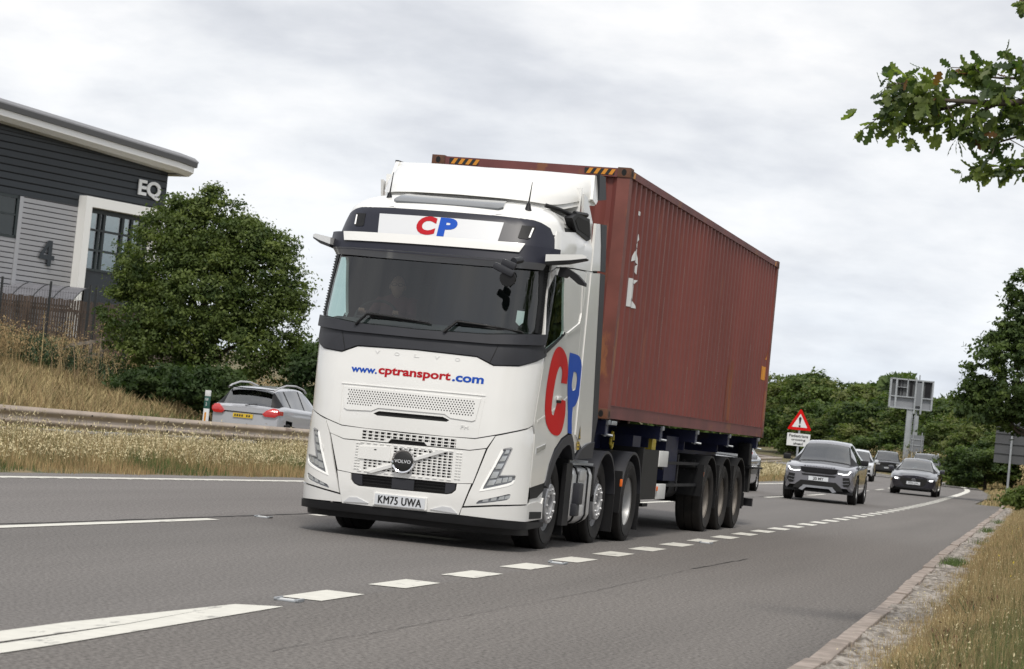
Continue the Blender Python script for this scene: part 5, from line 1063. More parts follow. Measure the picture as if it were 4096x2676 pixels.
for k in range(16): t0, t1 = 2 * math.pi * k / 16, 2 * math.pi * (k + 1) / 16; mb.add([(.075 * math.cos(t0), nf(0, 0, .03)[1], .60 + .058 * math.sin(t0)), (.075 * math.cos(t1), nf(0, 0, .03)[1], .60 + .058 * math.sin(t1)), (.060 * math.cos(t1), nf(0, 0, .03)[1], .60 + .045 * math.sin(t1)), (.060 * math.cos(t0), nf(0, 0, .03)[1], .60 + .045 * math.sin(t0))], [(0, 1, 2, 3)])
mb.patch([(-.06, .615), (-.03, .605), (0, .58), (.03, .605), (.06, .615), (.03, .62), (0, .60), (-.03, .62)], nf, .03, .004, 0, 0); mb.build('badge', c2)
mirrors(c2, 1.65, 1.0, .90, 'dark_car_paint')
# white SUV in the second lane
SUV = [(0, .82, .86, .42, .80, .90, .62), (.30, .91, .92, .30, .93, 1.00, .70), (.95, .94, .94, .28, .99, 1.05, .76), (1.30, .94, .94, .28, 1.01, 1.08, .76), (2.0, .94, .94, .28, 1.03, 1.57, .62), (2.6, .94, .94, .28, 1.05, 1.66, .61), (3.4, .94, .94, .29, 1.06, 1.64, .60), (4.1, .93, .93, .34, 1.07, 1.50, .59), (4.5, .91, .90, .4, 1.06, 1.12, .6), (4.66, .84, .84, .45, .95, 1.0, .6)]
c3, bd, nf, tf = car('white_suv', (-6.85, 101.5, 0), rad(4.5), 'white SUV with dark barred grille partly hidden behind the grey SUV', 'car', SUV, 'white_car_paint', (.90, 3.72), .37, (3, 3.45, 7.1, 8, 4, 7), 4, pillar=(2.6, 3.4))
g_ = fpart(c3, 'grille', 'black_plastic', [[(-.44, .86), (.44, .86), (.50, .74), (.38, .50), (-.38, .50), (-.50, .74)]], nf, .012)
for z_ in (.58, .65, .72, .79): MB().m('silver').patch([(-.42, z_), (.42, z_), (.42, z_ + .015), (-.42, z_ + .015)], nf, .02, .01, .1, 0).build('grille_bar', g_)
pair(c3, 'headlamp', 'lens', [(.53, .84), (.54, .74), (.78, .74), (.84, .83), (.82, .87)], nf, .014); pair(c3, 'corner_vent', 'black_gap', [(.50, .62), (.80, .63), (.80, .48), (.52, .47)], nf, .01)
fpart(c3, 'lower_bumper', 'black_plastic', [[(-.70, .42), (.70, .42), (.66, .32), (-.66, .32)]], nf, .01); MB().m('plate_white').patch([(-.26, .50), (.26, .50), (.26, .61), (-.26, .61)], nf, .03, .015, 0, 0).build('number_plate', c3)
mirrors(c3, 1.6, 1.12, .94, 'white_car_paint')
# black SUV behind it in the second lane
BIG = [(0, .86, .88, .48, .95, 1.06, .74), (.25, .93, .94, .36, 1.06, 1.14, .80), (.95, .97, .96, .34, 1.10, 1.16, .82), (1.30, .97, .96, .33, 1.12, 1.19, .82), (1.85, .97, .96, .33, 1.13, 1.74, .72), (2.5, .97, .96, .33, 1.13, 1.84, .71), (3.4, .97, .96, .33, 1.13, 1.84, .71), (4.3, .96, .95, .36, 1.13, 1.78, .70), (4.65, .94, .93, .4, 1.13, 1.25, .74), (4.8, .88, .88, .45, 1.05, 1.12, .7)]
c4, bd, nf, tf = car('black_suv', (-9.0, 141.0, 0), rad(8), 'black boxy SUV seen between the white SUV and the dark hatchback', 'car', BIG, 'black_car_paint', (.92, 3.85), .40, (3, 3.45, 7.1, 8, 4, 7), 4, pillar=(2.7, 3.7))
fpart(c4, 'grille', 'black_gap', [[(-.46, .98), (.46, .98), (.44, .82), (-.44, .82)]], nf, .012); pair(c4, 'headlamp', 'lens', [(.56, .98), (.56, .86), (.82, .86), (.82, .97)], nf, .014); MB().m('lens').patch([(-.26, .62), (.26, .62), (.26, .73), (-.26, .73)], nf, .02, .015, 0, 0).build('number_plate', c4)
fpart(c4, 'lower_intake', 'black_gap', [[(-.6, .56), (.6, .56), (.56, .46), (-.56, .46)]], nf, .01); mirrors(c4, 1.6, 1.22, .97)
# black pick-up style SUV hidden behind the hatchback
c5, bd, nf, tf = car('black_pickup', (-4.50, 118.6, 0), rad(6), 'black pickup with roof rails and square lit headlamp right behind the dark hatchback', 'car', BIG, 'black_car_paint', (.92, 3.85), .41, (3, 3.45, 7.1, 8, 4, 7), 4, pillar=(2.7, 3.7))
fpart(c5, 'grille', 'black_gap', [[(-.50, 1.0), (.50, 1.0), (.50, .72), (-.50, .72)]], nf, .012); pair(c5, 'headlamp', 'lens_dark', [(.56, 1.0), (.56, .74), (.84, .74), (.86, .98)], nf, .014)
for g in (1, -1): MB().m('lamp_on').patch([(x_ * g, z_) for x_, z_ in [(.62, .98), (.82, .98), (.82, .78), (.62, .78), (.62, .81), (.78, .81), (.78, .95), (.62, .95)]][::g], nf, .022, .01, 0, 0).build('running_light', c5)
for g in (1, -1): MB().m('silver').tube([(g * .66, 1.9, 1.80), (g * .66, 2.1, 1.90), (g * .66, 4.0, 1.89), (g * .66, 4.2, 1.80)], .022, 6).build('roof_rail', c5)
mirrors(c5, 1.6, 1.24, .97)
# grey estate seen under the container
EST = [(0, .80, .83, .34, .72, .80, .55), (.30, .88, .89, .24, .80, .88, .64), (.95, .90, .90, .22, .88, .95, .70), (1.20, .90, .90, .22, .90, .99, .72), (1.95, .90, .90, .22, .93, 1.40, .60), (2.5, .90, .90, .22, .94, 1.50, .59), (3.3, .90, .90, .24, .95, 1.48, .58), (3.9, .88, .88, .28, .96, 1.36, .57), (4.15, .86, .86, .32, .95, 1.0, .6), (4.3, .80, .80, .38, .85, .9, .55)]
c6, bd, nf, tf = car('grey_estate_car', (-4.12, 40.6, 0), rad(1), 'grey car overtaking in the second lane, glimpsed under the container\'s rear', 'car', EST, 'silver_car_paint', (.88, 3.45), .33, (3, 3.45, 7.1, 8, 4, 7), 4, pillar=(2.5, 3.3))
fpart(c6, 'grille', 'black_gap', [[(-.40, .66), (.40, .66), (.36, .56), (-.36, .56)]], nf, .012); pair(c6, 'headlamp', 'lens', [(.45, .74), (.48, .64), (.74, .66), (.80, .76)], nf, .014); mirrors(c6, 1.5, 1.0, .90, 'silver_car_paint')
MB().m('plate_white').patch([(-.26, .40), (.26, .40), (.26, .51), (-.26, .51)], nf, .02, .015, 0, 0).build('number_plate', c6)
# silver crossover on the other carriageway, seen from behind
CRS = [(0, .78, .82, .36, .74, .84, .55), (.30, .87, .88, .28, .86, .95, .64), (.80, .89, .89, .27, .94, 1.00, .70), (1.10, .89, .89, .27, .96, 1.04, .72), (1.75, .89, .89, .27, .98, 1.44, .62), (2.3, .89, .89, .27, 1.00, 1.545, .61), (3.1, .89, .89, .28, 1.02, 1.52, .60), (3.72, .88, .88, .32, 1.04, 1.44, .60), (4.02, .87, .865, .34, .995, 1.05, .66), (4.16, .84, .84, .38, .93, .97, .66)]
c7, bd, nf, tf = car('silver_crossover', (-13.50, 33.4, .05), math.pi + rad(-2.0), 'silver crossover with red tail lamps and yellow plate driving away beyond the barrier', 'car', CRS, 'light_silver_paint', (.85, 3.39), .335, (3, 3.45, 7.05, 8, 4, 7), 4, pillar=(2.35, 3.2), tail=.10)
for g in (1, -1):
    MB().m('red_lens').patch([(g * x_, z_) for x_, z_ in [(.50, .86), (.60, .96), (.72, 1.02), (.84, 1.0), (.87, .86), (.80, .80), (.56, .80)]][::g], lambda u, v, o: (-u, CRS[-1][0] - .15 * (abs(u) / .92) ** 3.2 + o - max(0, v - .93) * .9, v), .045, .06, .06, .05).build('tail_lamp', c7)
    MB().m('red_lens').bx((g * .855, 3.80, .86), (g * .893, 4.04, .96)).build('lamp_side', c7)
    MB().m('silver').tube([(g * .60, 1.75, 1.46), (g * .62, 1.95, 1.54), (g * .62, 2.5, 1.61), (g * .62, 3.1, 1.60), (g * .61, 3.6, 1.51), (g * .60, 3.8, 1.44)], .022, 8).build('roof_rail', c7)
p_ = MB().m('plate_yellow').patch([(-.26, .725), (.26, .725), (.26, .825), (-.26, .825)], tf, .03, .015, 0, 0).build('number_plate', c7)
mb = MB().m('print_black')
for k in range(7): mb.patch([(-.22 + k * .062, .75), (-.18 + k * .062, .75), (-.18 + k * .062, .80), (-.22 + k * .062, .80)], tf, .032, 0, 0, 0) if k != 4 else None
mb.build('plate_characters', p_)
MB().m('black_plastic').patch([(-.54, .845), (.54, .845), (.54, .87), (-.54, .87)], tf, .012, .02, .1, 0).build('boot_trim', c7)
MB().m('black_plastic').patch([(-.60, .56), (.60, .56), (.66, .40), (-.66, .40)], tf, .01, .02, .1, 0).build('rear_bumper_insert', c7)
MB().m('black_plastic').box((0, 3.86, 1.45), (1.16, .20, .025), bev=.008).build('tailgate_spoiler', c7)
MB().m('black_plastic').tube([(0, 4.10, 1.03), (-.30, 4.06, 1.09)], .012, 6).build('rear_wiper', c7)
mirrors(c7, 1.35, 1.05, .89, 'black_plastic')
K_PX = 36 / 2380 / cd.lens
def place_(px_, py_, d):
    v = cf + cr * ((px_ - 1190) * K_PX) - cu * ((py_ - 777.5) * K_PX); return CAMP + v * d
# ================= BARRIER, BUILDING, FENCES, SIGNS =================
mat('rail_steel', (.42, .345, .28), .5, metal=.25, var=.10, vscale=1.5, dirt=((.20, .14, .10), 2.2, .60, (1, .25, 1)))
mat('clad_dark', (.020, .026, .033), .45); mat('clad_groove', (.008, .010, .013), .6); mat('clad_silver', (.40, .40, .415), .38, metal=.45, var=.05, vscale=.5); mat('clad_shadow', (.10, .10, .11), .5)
mat('roof_grey', (.19, .19, .20), .5, var=.04); mat('roof_edge', (.085, .086, .09), .5); mat('fascia_white', (.88, .88, .88), .45); mat('soffit', (.30, .29, .27), .6)
mat('frame_white', (.78, .78, .76), .5); mat('window_frame', (.018, .026, .028), .4); mat('wood_old', (.17, .145, .12), .85, var=.3, vscale=6); mat('wood_brown', (.060, .042, .032), .85, var=.45, vscale=3, stretch=(1, 1, .2))
mat('fence_black', (.010, .012, .013), .5); mat('shelter_roof', (.15, .15, .165), .5, spec=.3, var=.12, vscale=2); mat('post_green', (.02, .085, .07), .5); mat('teal_dark', (.03, .05, .055), .5)
# barrier on the central reservation
RAIL = [(4, -11.55), (11.9, -11.3), (25.8, -10.72), (40, -10.3), (58, -10.25), (80, -10.9), (105, -12.5), (136, -15.7), (146, -17.5), (165, -22), (190, -31)]
rz_ = lambda y: .765 - .0046 * (y - 11.9) if y < 26 else .70
bar = empty('crash_barrier', (-11.3, 12, 0), label='long weathered steel crash barrier running along the central reservation', cat='crash barrier')
W_ = [(.00, .0), (-.02, .012), (-.045, .035), (-.075, .045), (-.105, .035), (-.135, .0), (-.165, -.005), (-.195, .0), (-.225, .035), (-.255, .045), (-.285, .035), (-.31, .012), (-.325, 0)]
mb = MB().m('rail_steel'); ys_ = [4 + i * 1.5 for i in range(125)]; vs = []
for y in ys_:
    x0 = interp(RAIL, y)
    for dz, dx in W_: vs.append((x0 + dx + 11.3, y - 12, rz_(y) + dz))
k = len(W_); mb.add(vs, [(i * k + j, (i + 1) * k + j, (i + 1) * k + j + 1, i * k + j + 1) for i in range(len(ys_) - 1) for j in range(k - 1)]); mb.build('beam', bar, 60)
mb = MB().m('rail_steel'); yb_ = 5.6; joints = MB().m('black_gap')
while yb_ < 120:
    x0 = interp(RAIL, yb_); MB().m('rail_steel').bx((x0 - .10 + 11.3, yb_ - .05 - 12, -.1), (x0 - .03 + 11.3, yb_ + .05 - 12, rz_(yb_) - .03)).build('post', bar)
    yb_ += 3.2
for yb_ in [5.6 + 3.2 * i for i in range(12)]:
    x0 = interp(RAIL, yb_)
    for dz in (-.075, -.255): joints.box((x0 + .047 + 11.3, yb_ - 12, rz_(yb_) + dz), (.008, .05, .03))
joints.build('bolts', bar)
# second barrier seen past the trailer, in front of the warning sign
# roadside marker post
mp = empty('marker_post', (-18.7, 39.35, 0), label='white and green roadside marker post with amber reflector near the silver crossover', cat='marker post')
for o_, mt_, z0, z1, w_ in (('base', 'sign_white', 0, .78, .15), ('number_band', 'post_green', .78, 1.12, .152), ('cap', 'sign_white', 1.12, 1.28, .15)): MB().m(mt_).box((0, 0, (z0 + z1) / 2), (w_ * 1.05, .06, z1 - z0), bev=.006).build(o_, mp)
MB().m('hazard_orange').bx((-.03, -.034, .18), (.03, -.031, .68)).build('reflector', mp)
mp.rotation_euler = (0, 0, rad(-18)); mp.scale = (1.1, 1.1, 1.06)
MB().m('sign_white').text('1230', lambda u, v, o: (u, -.033, v), -.055, 1.0, .11, .07, 0, 0, bold=.03, su=0).text('2', lambda u, v, o: (u, -.033, v), -.018, .86, .035, .09, 0, 0, bold=.03, su=0).build('marker_digits', mp)
# ---- industrial building: facade frame u (along), z, w (out of the wall towards the road)
A3 = Vector((-36.658, 67.087, 0)); DU = Vector((.32311, .94636, 0)); NW = Vector((.94636, -.32311, 0))
bld = empty('industrial_unit', (-36.658, 67.087, 2.8), label='dark grey and silver industrial unit lettered EQ with a sloping white roof edge', cat='building')
bld.rotation_euler = (0, 0, math.atan2(DU.y, DU.x))
# local axes: +x = DU, +y = -NW (into the building)
def F(u, z, w=0): return (u, -w, z - 2.8)
def fq(mb, u0, u1, z0, z1, w=0, d=.06): return mb.bx(F(u0, z0, w), F(u1, z1, w - d))
topz = lambda u: 11.34 - .0486 * (u + 4.95)          # soffit line on the wall
def clad(name, mt, groove, u0, u1, z0f, z1f, pitch, w=0, prof=.035, parent=None):
    mb = MB().m(mt); z = z0f
    while z < max(z1f(u0), z1f(u1)):
        zt_ = z + pitch * .80; zz = z + pitch
        def cut(zv): return (min(zv, z1f(u0)), min(zv, z1f(u1)))
        a0, a1 = cut(z), cut(zt_); a2 = cut(zz)
        mb.m(mt).add([F(u0, a0[0], w), F(u1, a0[1], w), F(u1, a1[1], w + .006), F(u0, a1[0], w + .006)], [(0, 1, 2, 3)])
        mb.m(groove).add([F(u0, a1[0], w + .006), F(u1, a1[1], w + .006), F(u1, a1[1], w - prof), F(u0, a1[0], w - prof)], [(0, 1, 2, 3)])
        mb.m(groove).add([F(u0, a1[0], w - prof), F(u1, a1[1], w - prof), F(u1, a2[1], w), F(u0, a2[0], w)], [(0, 1, 2, 3)])
        z = zz
    return mb.build(name, parent or bld, 0)
clad('upper_cladding', 'clad_dark', 'clad_groove', -14, 5.34, 8.58, lambda u: topz(u) + .1, .30)
clad('silver_cladding', 'clad_silver', 'clad_shadow', -3.2, 0.02, 3.2, lambda u: 8.58, .215)
clad('silver_cladding', 'clad_silver', 'clad_shadow', -14, -3.42, 3.2, lambda u: 6.86, .215)
MB().m('clad_silver').bx(F(-3.42, 3.0, .03), F(-3.2, 8.56, -.1)).build('cladding_corner', bld)
MB().m('clad_dark').bx(F(-14, 2.5, -.08), F(5.34, 10.2, -.25)).bx(F(5.28, 2.5, .0), F(5.34, 10.7, -15.6)).bx(F(-14, 2.5, -5.3), F(5.27, 10.65, -15.5)).bx(F(-14, 2.5, -.26), F(-13.9, 11.2, -15.55)).build('wall_core', bld)
# ribbon window
wn = MB().m('building_glass').bx(F(-14, 6.90, -.02), F(-3.5, 8.5, -.04)).build('window', bld)
mbw = MB().m('window_frame').bx(F(-14, 8.44, .03), F(-3.42, 8.56, -.05)).bx(F(-14, 6.80, .03), F(-3.42, 6.92, -.05)).bx(F(-3.56, 6.8, .03), F(-3.42, 8.56, -.05)).bx(F(-14, 7.72, .01), F(-3.5, 7.80, -.05))
for u_ in (-5.6, -7.7, -9.8, -12): mbw.bx(F(u_, 6.9, .01), F(u_ + .09, 8.5, -.05))
mbw.build('window_frame', wn)
# entrance bay in a white frame
fr = MB().m('frame_white').bx(F(0, 2.8, .45), F(.38, 9.05, -.05)).bx(F(.38, 8.62, .45), F(4.9, 9.05, -.05)).bx(F(4.4, 2.8, .45), F(4.9, 8.58, -.05)).build('entrance_frame', bld)
gl = MB().m('entrance_glass').bx(F(.38, 5.95, -.05), F(4.4, 8.62, -.07)).build('entrance_glazing', bld)
mbm = MB().m('window_frame')
for u_, w_ in ((.74, .06), (1.30, .12), (1.58, .14), (2.72, .16), (3.30, .14), (3.9, .12), (4.3, .1)): mbm.bx(F(u_, 5.95, .02), F(u_ + w_, 8.58, -.05))
for z_, h_ in ((8.42, .20), (7.66, .09), (6.80, .09), (5.95, .10)): mbm.bx(F(.38, z_, .025), F(4.4, z_ + h_, -.05))
mbm.build('glazing_bars', gl)
MB().m('clad_dark').bx(F(.38, 3.0, -.02), F(4.4, 5.95, -.08)).build('lower_panel', bld)
MB().m('interior_light').bx(F(.8, 5.9, -5), F(4.4, 8.5, -5.1)).bx(F(.8, 5.8, -.4), F(4.4, 5.9, -5)).build('office_back_wall', bld)
MB().m('fascia_white').text('EQ', lambda u, v, o: F(u, v, .06 + o), 3.47, 9.44, 1.43, .80, .03, .05, bold=.03, su=0).build('building_lettering', bld)
g4 = lambda P_: [(-2.02 + .84 * a, 5.86 + 1.08 * b) for a, b in P_]
MB().m('clad_dark').patch(g4([(.80, 1), (.52, 1), (0, .42), (0, .25), (.55, .25), (.55, 0), (.80, 0), (.80, .25), (1, .25), (1, .43), (.80, .43)]), lambda u, v, o: F(u, v, .06 + o), .03, .03, 0, 0, holes=[g4([(.55, .43), (.24, .43), (.55, .78)])]).build('building_number', bld)
# roof: white fascia, dark gutter band and grey sheet, overhanging the gable
def rb(name, mt, pts, w0, w1, u0=-14, u1=7.05, lift=0):
    n = len(pts); vs = []
    for u_, tip in ((u0, 0), (u1 - 1.0, 0), (u1, -.05)):
        for w_, dz in pts: vs.append(F(u_, 11.34 - .0535 * (u_ + 4.95) + dz + tip, w_))
    k = len(pts); fs = [(a * k + i, a * k + (i + 1) % k, (a + 1) * k + (i + 1) % k, (a + 1) * k + i) for a in range(2) for i in range(k)] + [tuple(range(k))[::-1], tuple(2 * k + i for i in range(k))]
    return MB().m(mt).add(vs, fs).build(name, bld, 20)
rb('fascia', 'fascia_white', [(.02, .0), (.58, .0), (.84, .17), (.86, .42), (-2, .42), (-16, .10), (-16, 0)], 0, 0, u1=6.05)
rb('gutter', 'roof_edge', [(.84, .415), (.94, .43), (.96, .64), (-16, .64), (-16, .43), (.7, .43)], 0, 0, u1=6.15)
rb('roof', 'roof_grey', [(.96, .642), (.95, .70), (.70, .86), (-8, 1.1), (-16, .645), (0, .642)], 0, 0, u1=6.2)
MB().m('soffit').bx(F(5.34, 10.70, .5), F(5.95, 10.73, -14)).build('soffit', bld)
# ---- cycle shelter with curved roof
sh = empty('cycle_shelter', (-36.3, 63.5, 2.9), label='low shelter with curved translucent grey roof in front of the silver cladding', cat='shelter')
sh.rotation_euler = (0, 0, math.atan2(.22, 1.5))
mb = MB().m('shelter_roof'); vs = []; nA_ = 10
for i in range(13):
    xx = -3.5 + 5.1 * i / 12
    for j in range(nA_ + 1):
        t = j / nA_; vs.append((xx + (.35 * t if i == 12 else 0) * 0, -.9 + 2.6 * t, 1.30 + .88 * math.sin(t * 1.5)))
mb.add(vs, [(i * (nA_ + 1) + j, (i + 1) * (nA_ + 1) + j, (i + 1) * (nA_ + 1) + j + 1, i * (nA_ + 1) + j + 1) for i in range(12) for j in range(nA_)]); shr = mb.build('shelter_roof', sh, 60)
for i in range(0, 13, 2):
    xx = -3.5 + 5.1 * i / 12; MB().m('fence_black').tube([(xx, -.9 + 2.6 * j / 8, 1.315 + .88 * math.sin(j / 8 * 1.5)) for j in range(9)], .018, 5).build('roof_rib', shr)
MB().m('fence_black').bx((-3.5, -.93, 1.24), (1.62, -.88, 1.31)).build('eaves_beam', sh)
for xx in (-3.3, -.9, 1.4): MB().m('fence_black').bx((xx - .04, 1.5, -.2), (xx + .04, 1.58, 2.1)).tube([(xx, 1.54, .9), (xx, -.6, 1.35)], .03, 6).build('shelter_post', sh)
# ---- brown slatted screen fence
ft = empty('slatted_fence', (-33.5, 61.0, 2.5), label='tall brown slatted timber fence between the shelter and the big bush', cat='fence')
ft.rotation_euler = (0, 0, math.atan2(.45, 1.5)); mb = MB().m('wood_brown'); i = 0; x = -6.5
while x < 4.2: mb.bx((x, -.02 + .02 * (i % 2), -.3 + .02 * math.sin(i * 2.1)), (x + .085, .01 + .02 * (i % 2), 1.88 + .02 * math.sin(i * 1.7))); x += .105; i += 1
mb.build('slats', ft, 0); MB().m('wood_brown').bx((-6.5, .03, .3), (4.2, .08, .4)).bx((-6.5, .03, 1.4), (4.2, .08, 1.5)).build('rails', ft)
# ---- black mesh security fence
sf = empty('mesh_security_fence', (-33.1, 58.0, 2.4), label='black steel mesh security fence with tall posts in front of the industrial unit', cat='fence')
sf.rotation_euler = (0, 0, math.atan2(.42, 1.7))
for xx in (-5.6, -3.72, -1.87, 0, 1.52, 1.76, 3.05, 5.0, 7.0): MB().m('fence_black').bx((xx - .04, -.04, -.6), (xx + .04, .04, 2.52)).build('post', sf)
mb = MB().m('fence_black'); x = -5.6
while x < 7: mb.bx((x - .0035, -.0035, -.2), (x + .0035, .0035, 2.2)); x += .10
for z_ in np.arange(-.1, 2.3, .25): mb.bx((-5.6, -.009, z_ - .004), (7, -.003, z_ + .004))
mb.build('mesh_panel', sf, 0)
# ---- low post and rail fences
def rail_fence(name, pts, label, ph=.62, sink=.5):
    r_ = empty(name, pts[0], label=label, cat='fence'); o_ = Vector(pts[0])
    for p in pts: MB().m('wood_old').bx((p[0] - o_.x - .06, p[1] - o_.y - .05, p[2] - o_.z - ph - sink), (p[0] - o_.x + .06, p[1] - o_.y + .05, p[2] - o_.z + .03)).build('post', r_)
    for a, b in zip(pts, pts[1:]):
        for dz in (-.06, -.52):
            A_, B_ = Vector(a) - o_, Vector(b) - o_; h_ = .06; MB().m('wood_old').add([(A_.x, A_.y - .06, A_.z + dz - h_), (B_.x, B_.y - .06, B_.z + dz - h_), (B_.x, B_.y - .06, B_.z + dz + h_), (A_.x, A_.y - .06, A_.z + dz + h_), (A_.x, A_.y - .02, A_.z + dz - h_), (B_.x, B_.y - .02, B_.z + dz - h_), (B_.x, B_.y - .02, B_.z + dz + h_), (A_.x, A_.y - .02, A_.z + dz + h_)], [(0, 1, 2, 3), (7, 6, 5, 4), (3, 2, 6, 7), (0, 4, 5, 1)]).build('rail', r_)
    return r_
rail_fence('timber_fence', [(-29.14, 50.87, 2.26), (-28.58, 51.01, 2.56), (-28.0, 51.15, 2.68), (-27.63, 51.25, 2.79)], 'short weathered timber fence climbing the bank to the big bush')
rail_fence('timber_fence', [(-31.6, 50.2, 1.66), (-30.84, 50.44, 1.62), (-30.14, 50.62, 1.68), (-29.73, 50.73, 1.92), (-29.25, 50.85, 2.18)], 'broken timber fence half sunk in dry grass at the far left')
# ---- warning sign with plate
ws_ = empty('warning_sign', (-3.08, 50.55, 0), label='red triangle warning sign with exclamation mark above a white plate on the reservation', cat='road sign')
ws_.rotation_euler = (0, 0, rad(4)); tri = lambda s, dz: [(-.37 * s, 1.955 - (1 - s) * -.0 + dz), (.37 * s, 1.955 + dz), (0, 1.955 + .655 * s + dz)]
fs_ = lambda u, v, o: (u, -o, v)
def rtri(s, cz, rr=.035):
    P_ = []
    for k, (cx_, cz_) in enumerate(((-.335 * s, 1.985), (.335 * s, 1.985), (0, 2.575))):
        cz_ = cz + (cz_ - cz) * s
        for a in range(5): t = rad((210, -30, 90)[k] - 60 + 30 * a); P_.append((cx_ + rr * math.cos(t), cz_ + rr * math.sin(t)))
    return P_
C_ = 2.18
MB().m('red').patch(rtri(1, C_), fs_, .0, .01, 0, 0).build('triangle_plate', ws_); MB().m('sign_white').patch(rtri(.68, C_, .01), fs_, .004, 0, 0, 0).build('triangle_field', ws_)
MB().m('print_black').patch([(-.045, 2.33), (0, 2.38), (.045, 2.33), (.012, 2.13), (-.012, 2.13)], fs_, .008, 0, 0, 0).build('exclamation_bar', ws_)
MB().m('print_black').patch([(.035 * math.cos(t * .6), 2.075 + .035 * math.sin(t * .6)) for t in range(10)], fs_, .008, 0, 0, 0).build('exclamation_dot', ws_)
pl_ = MB().m('sign_white').patch([(-.365, 1.44), (.365, 1.44), (.365, 1.84), (-.365, 1.84)], fs_, .0, .01, 0, 0).build('text_plate', ws_)
for t_, w_, z_, h_ in (('Pedestrians', .60, 1.715, .092), ('crossing', .44, 1.585, .085), ('ahead', .30, 1.475, .082)): MB().m('print_black').text(t_, fs_, -w_ / 2, z_, w_, h_, .005, 0, bold=.02, su=0).build('sign_text', pl_)
MB().m('galv').tube([(0, .05, 0), (0, .05, 2.3)], .035, 10).build('post', ws_)
# ---- variable message sign seen from behind
vm_p = place_(2106, 1071, 203); vm = empty('message_sign', (vm_p.x, vm_p.y, .3), rad(12), label='large grey variable message sign seen from behind on a latticed post', cat='road sign')
fr_ = MB().m('galv'); x0, x1, z0, z1 = -1.65, 1.50, 4.72, 6.98
for a, b in (((x0, -.1, z0), (x1, .15, z0 + .08)), ((x0, -.1, z1 - .1), (x1, .15, z1)), ((x0, -.1, z0), (x0 + .12, .15, z1)), ((x1 - .12, -.1, z0), (x1, .15, z1)), ((-1.25, -.14, z0), (-1.12, .1, z1)), ((.15, -.2, z0 - .3), (.27, .1, z1 + .1)), ((.62, -.2, z0 - .3), (.74, .1, z1)), ((-.42, -.1, 5.6), (-.34, .1, z1)), ((x0, -.12, 5.58), (x1, .1, 5.66)), ((-1.1, -.12, 6.3), (-.4, .1, 6.34))): fr_.bx(a, b)
fr_.build('sign_frame', vm)
mat('vms_panel', (.24, .25, .27), .5, metal=.2); mat('vms_box', (.16, .17, .185), .5); mat('vms_dark', (.085, .09, .095), .6)
MB().m('vms_dark').bx((x0 + .05, .1, 5.62), (x1 - .05, .16, z1 - .05)).build('sign_box', vm); MB().m('vms_panel').bx((x0 + .05, .09, z0 + .05), (x1 - .05, .16, 5.60)).build('lower_sheet', vm); MB().m('vms_box').bx((.28, -.22, 5.0), (.61, .08, 6.75)).build('control_box', vm)
for u_, v_ in ((-1.0, -.9), (-.75, -.7), (-.2, .0), (.9, 1.3)): MB().m('chassis').bx((u_, .02, 5.7), (v_, .09, 6.85)).build('cable_tray', vm)
MB().m('galv').bx((-.25, -.02, .2), (.12, .32, 4.75)).bx((.30, -.02, .2), (.62, .32, 4.3)).tube([(.45, .1, 4.2), (.45, .1, 7.35)], .05, 8).build('mast', vm)
MB().m('galv').tube([(.15, -.1, 1.4), (.15, -.1, 4.6)], .025, 6).tube([(.35, -.1, 1.4), (.35, -.1, 4.6)], .025, 6).build('ladder', vm)
MB().m('concrete').bx((-.7, -.5, .0), (.8, .6, .35)).build('footing', vm)
ss_p = place_(2128, 1071, 198); ss_ = empty('sign_back', (ss_p.x, ss_p.y, .5), rad(6), label='small grey sign seen from behind at the foot of the message sign', cat='road sign')
MB().m('vms_box').bx((-.50, 0, 1.45), (.45, .03, 2.68)).build('sheet', ss_)
for z_ in (1.9, 2.35): MB().m('galv').bx((-.5, -.04, z_), (.45, 0, z_ + .05)).build('stiffener', ss_)
for x_ in (-.32, .30): MB().m('galv').tube([(x_, -.05, 0), (x_, -.05, 2.9)], .035, 8).build('post', ss_)
vm.scale = (1.19, 1.19, 1.0 * 203 / 170 - .045); ss_.scale = (1.18, 1.18, 1.12)
bs = empty('direction_sign_back', (1.70, 90.1, .55), rad(-8), label='big dark grey direction sign seen from behind under the right-hand tree', cat='road sign')
MB().m('sign_back').bx((-.82, 0, 1.10), (1.9, .04, 3.45)).build('sheet', bs)
for z_ in (1.55, 2.02, 2.50, 2.95): MB().m('vms_dark').bx((-.82, -.05, z_), (1.9, -.005, z_ + .035)).build('stiffener', bs)
for x_ in (-.03, 1.5): MB().m('galv').tube([(x_, -.08, -.3), (x_, -.08, 3.35)], .055, 10).build('post', bs)
# ---- road studs
for i, (x_, y_, lb) in enumerate(((1.83, -9.56, 'silver road stud just past the end of the nearest wide white line'), (-2.05, .22, 'silver road stud in the middle lane line left of the lorry'), (1.86, -2.05, 'silver road stud beside the fifth dash of the edge line'), (1.91, 5.97, 'silver road stud beside the dashes next to the drive wheels'))):
    r_ = empty('road_stud', (x_, y_, .0), rad(2), label=lb, cat='road stud', group='reflective studs set in the road lines')
    MB().m('galv').box((0, 0, .006), (.17, .13, .012), bev=.004).box((-.075, 0, .014), (.02, .15, .016), bev=.004).box((.075, 0, .014), (.02, .15, .016), bev=.004).build('housing', r_); MB().m('sign_white').box((0, -.045, .014), (.10, .02, .012), bev=.003).build('reflector', r_)

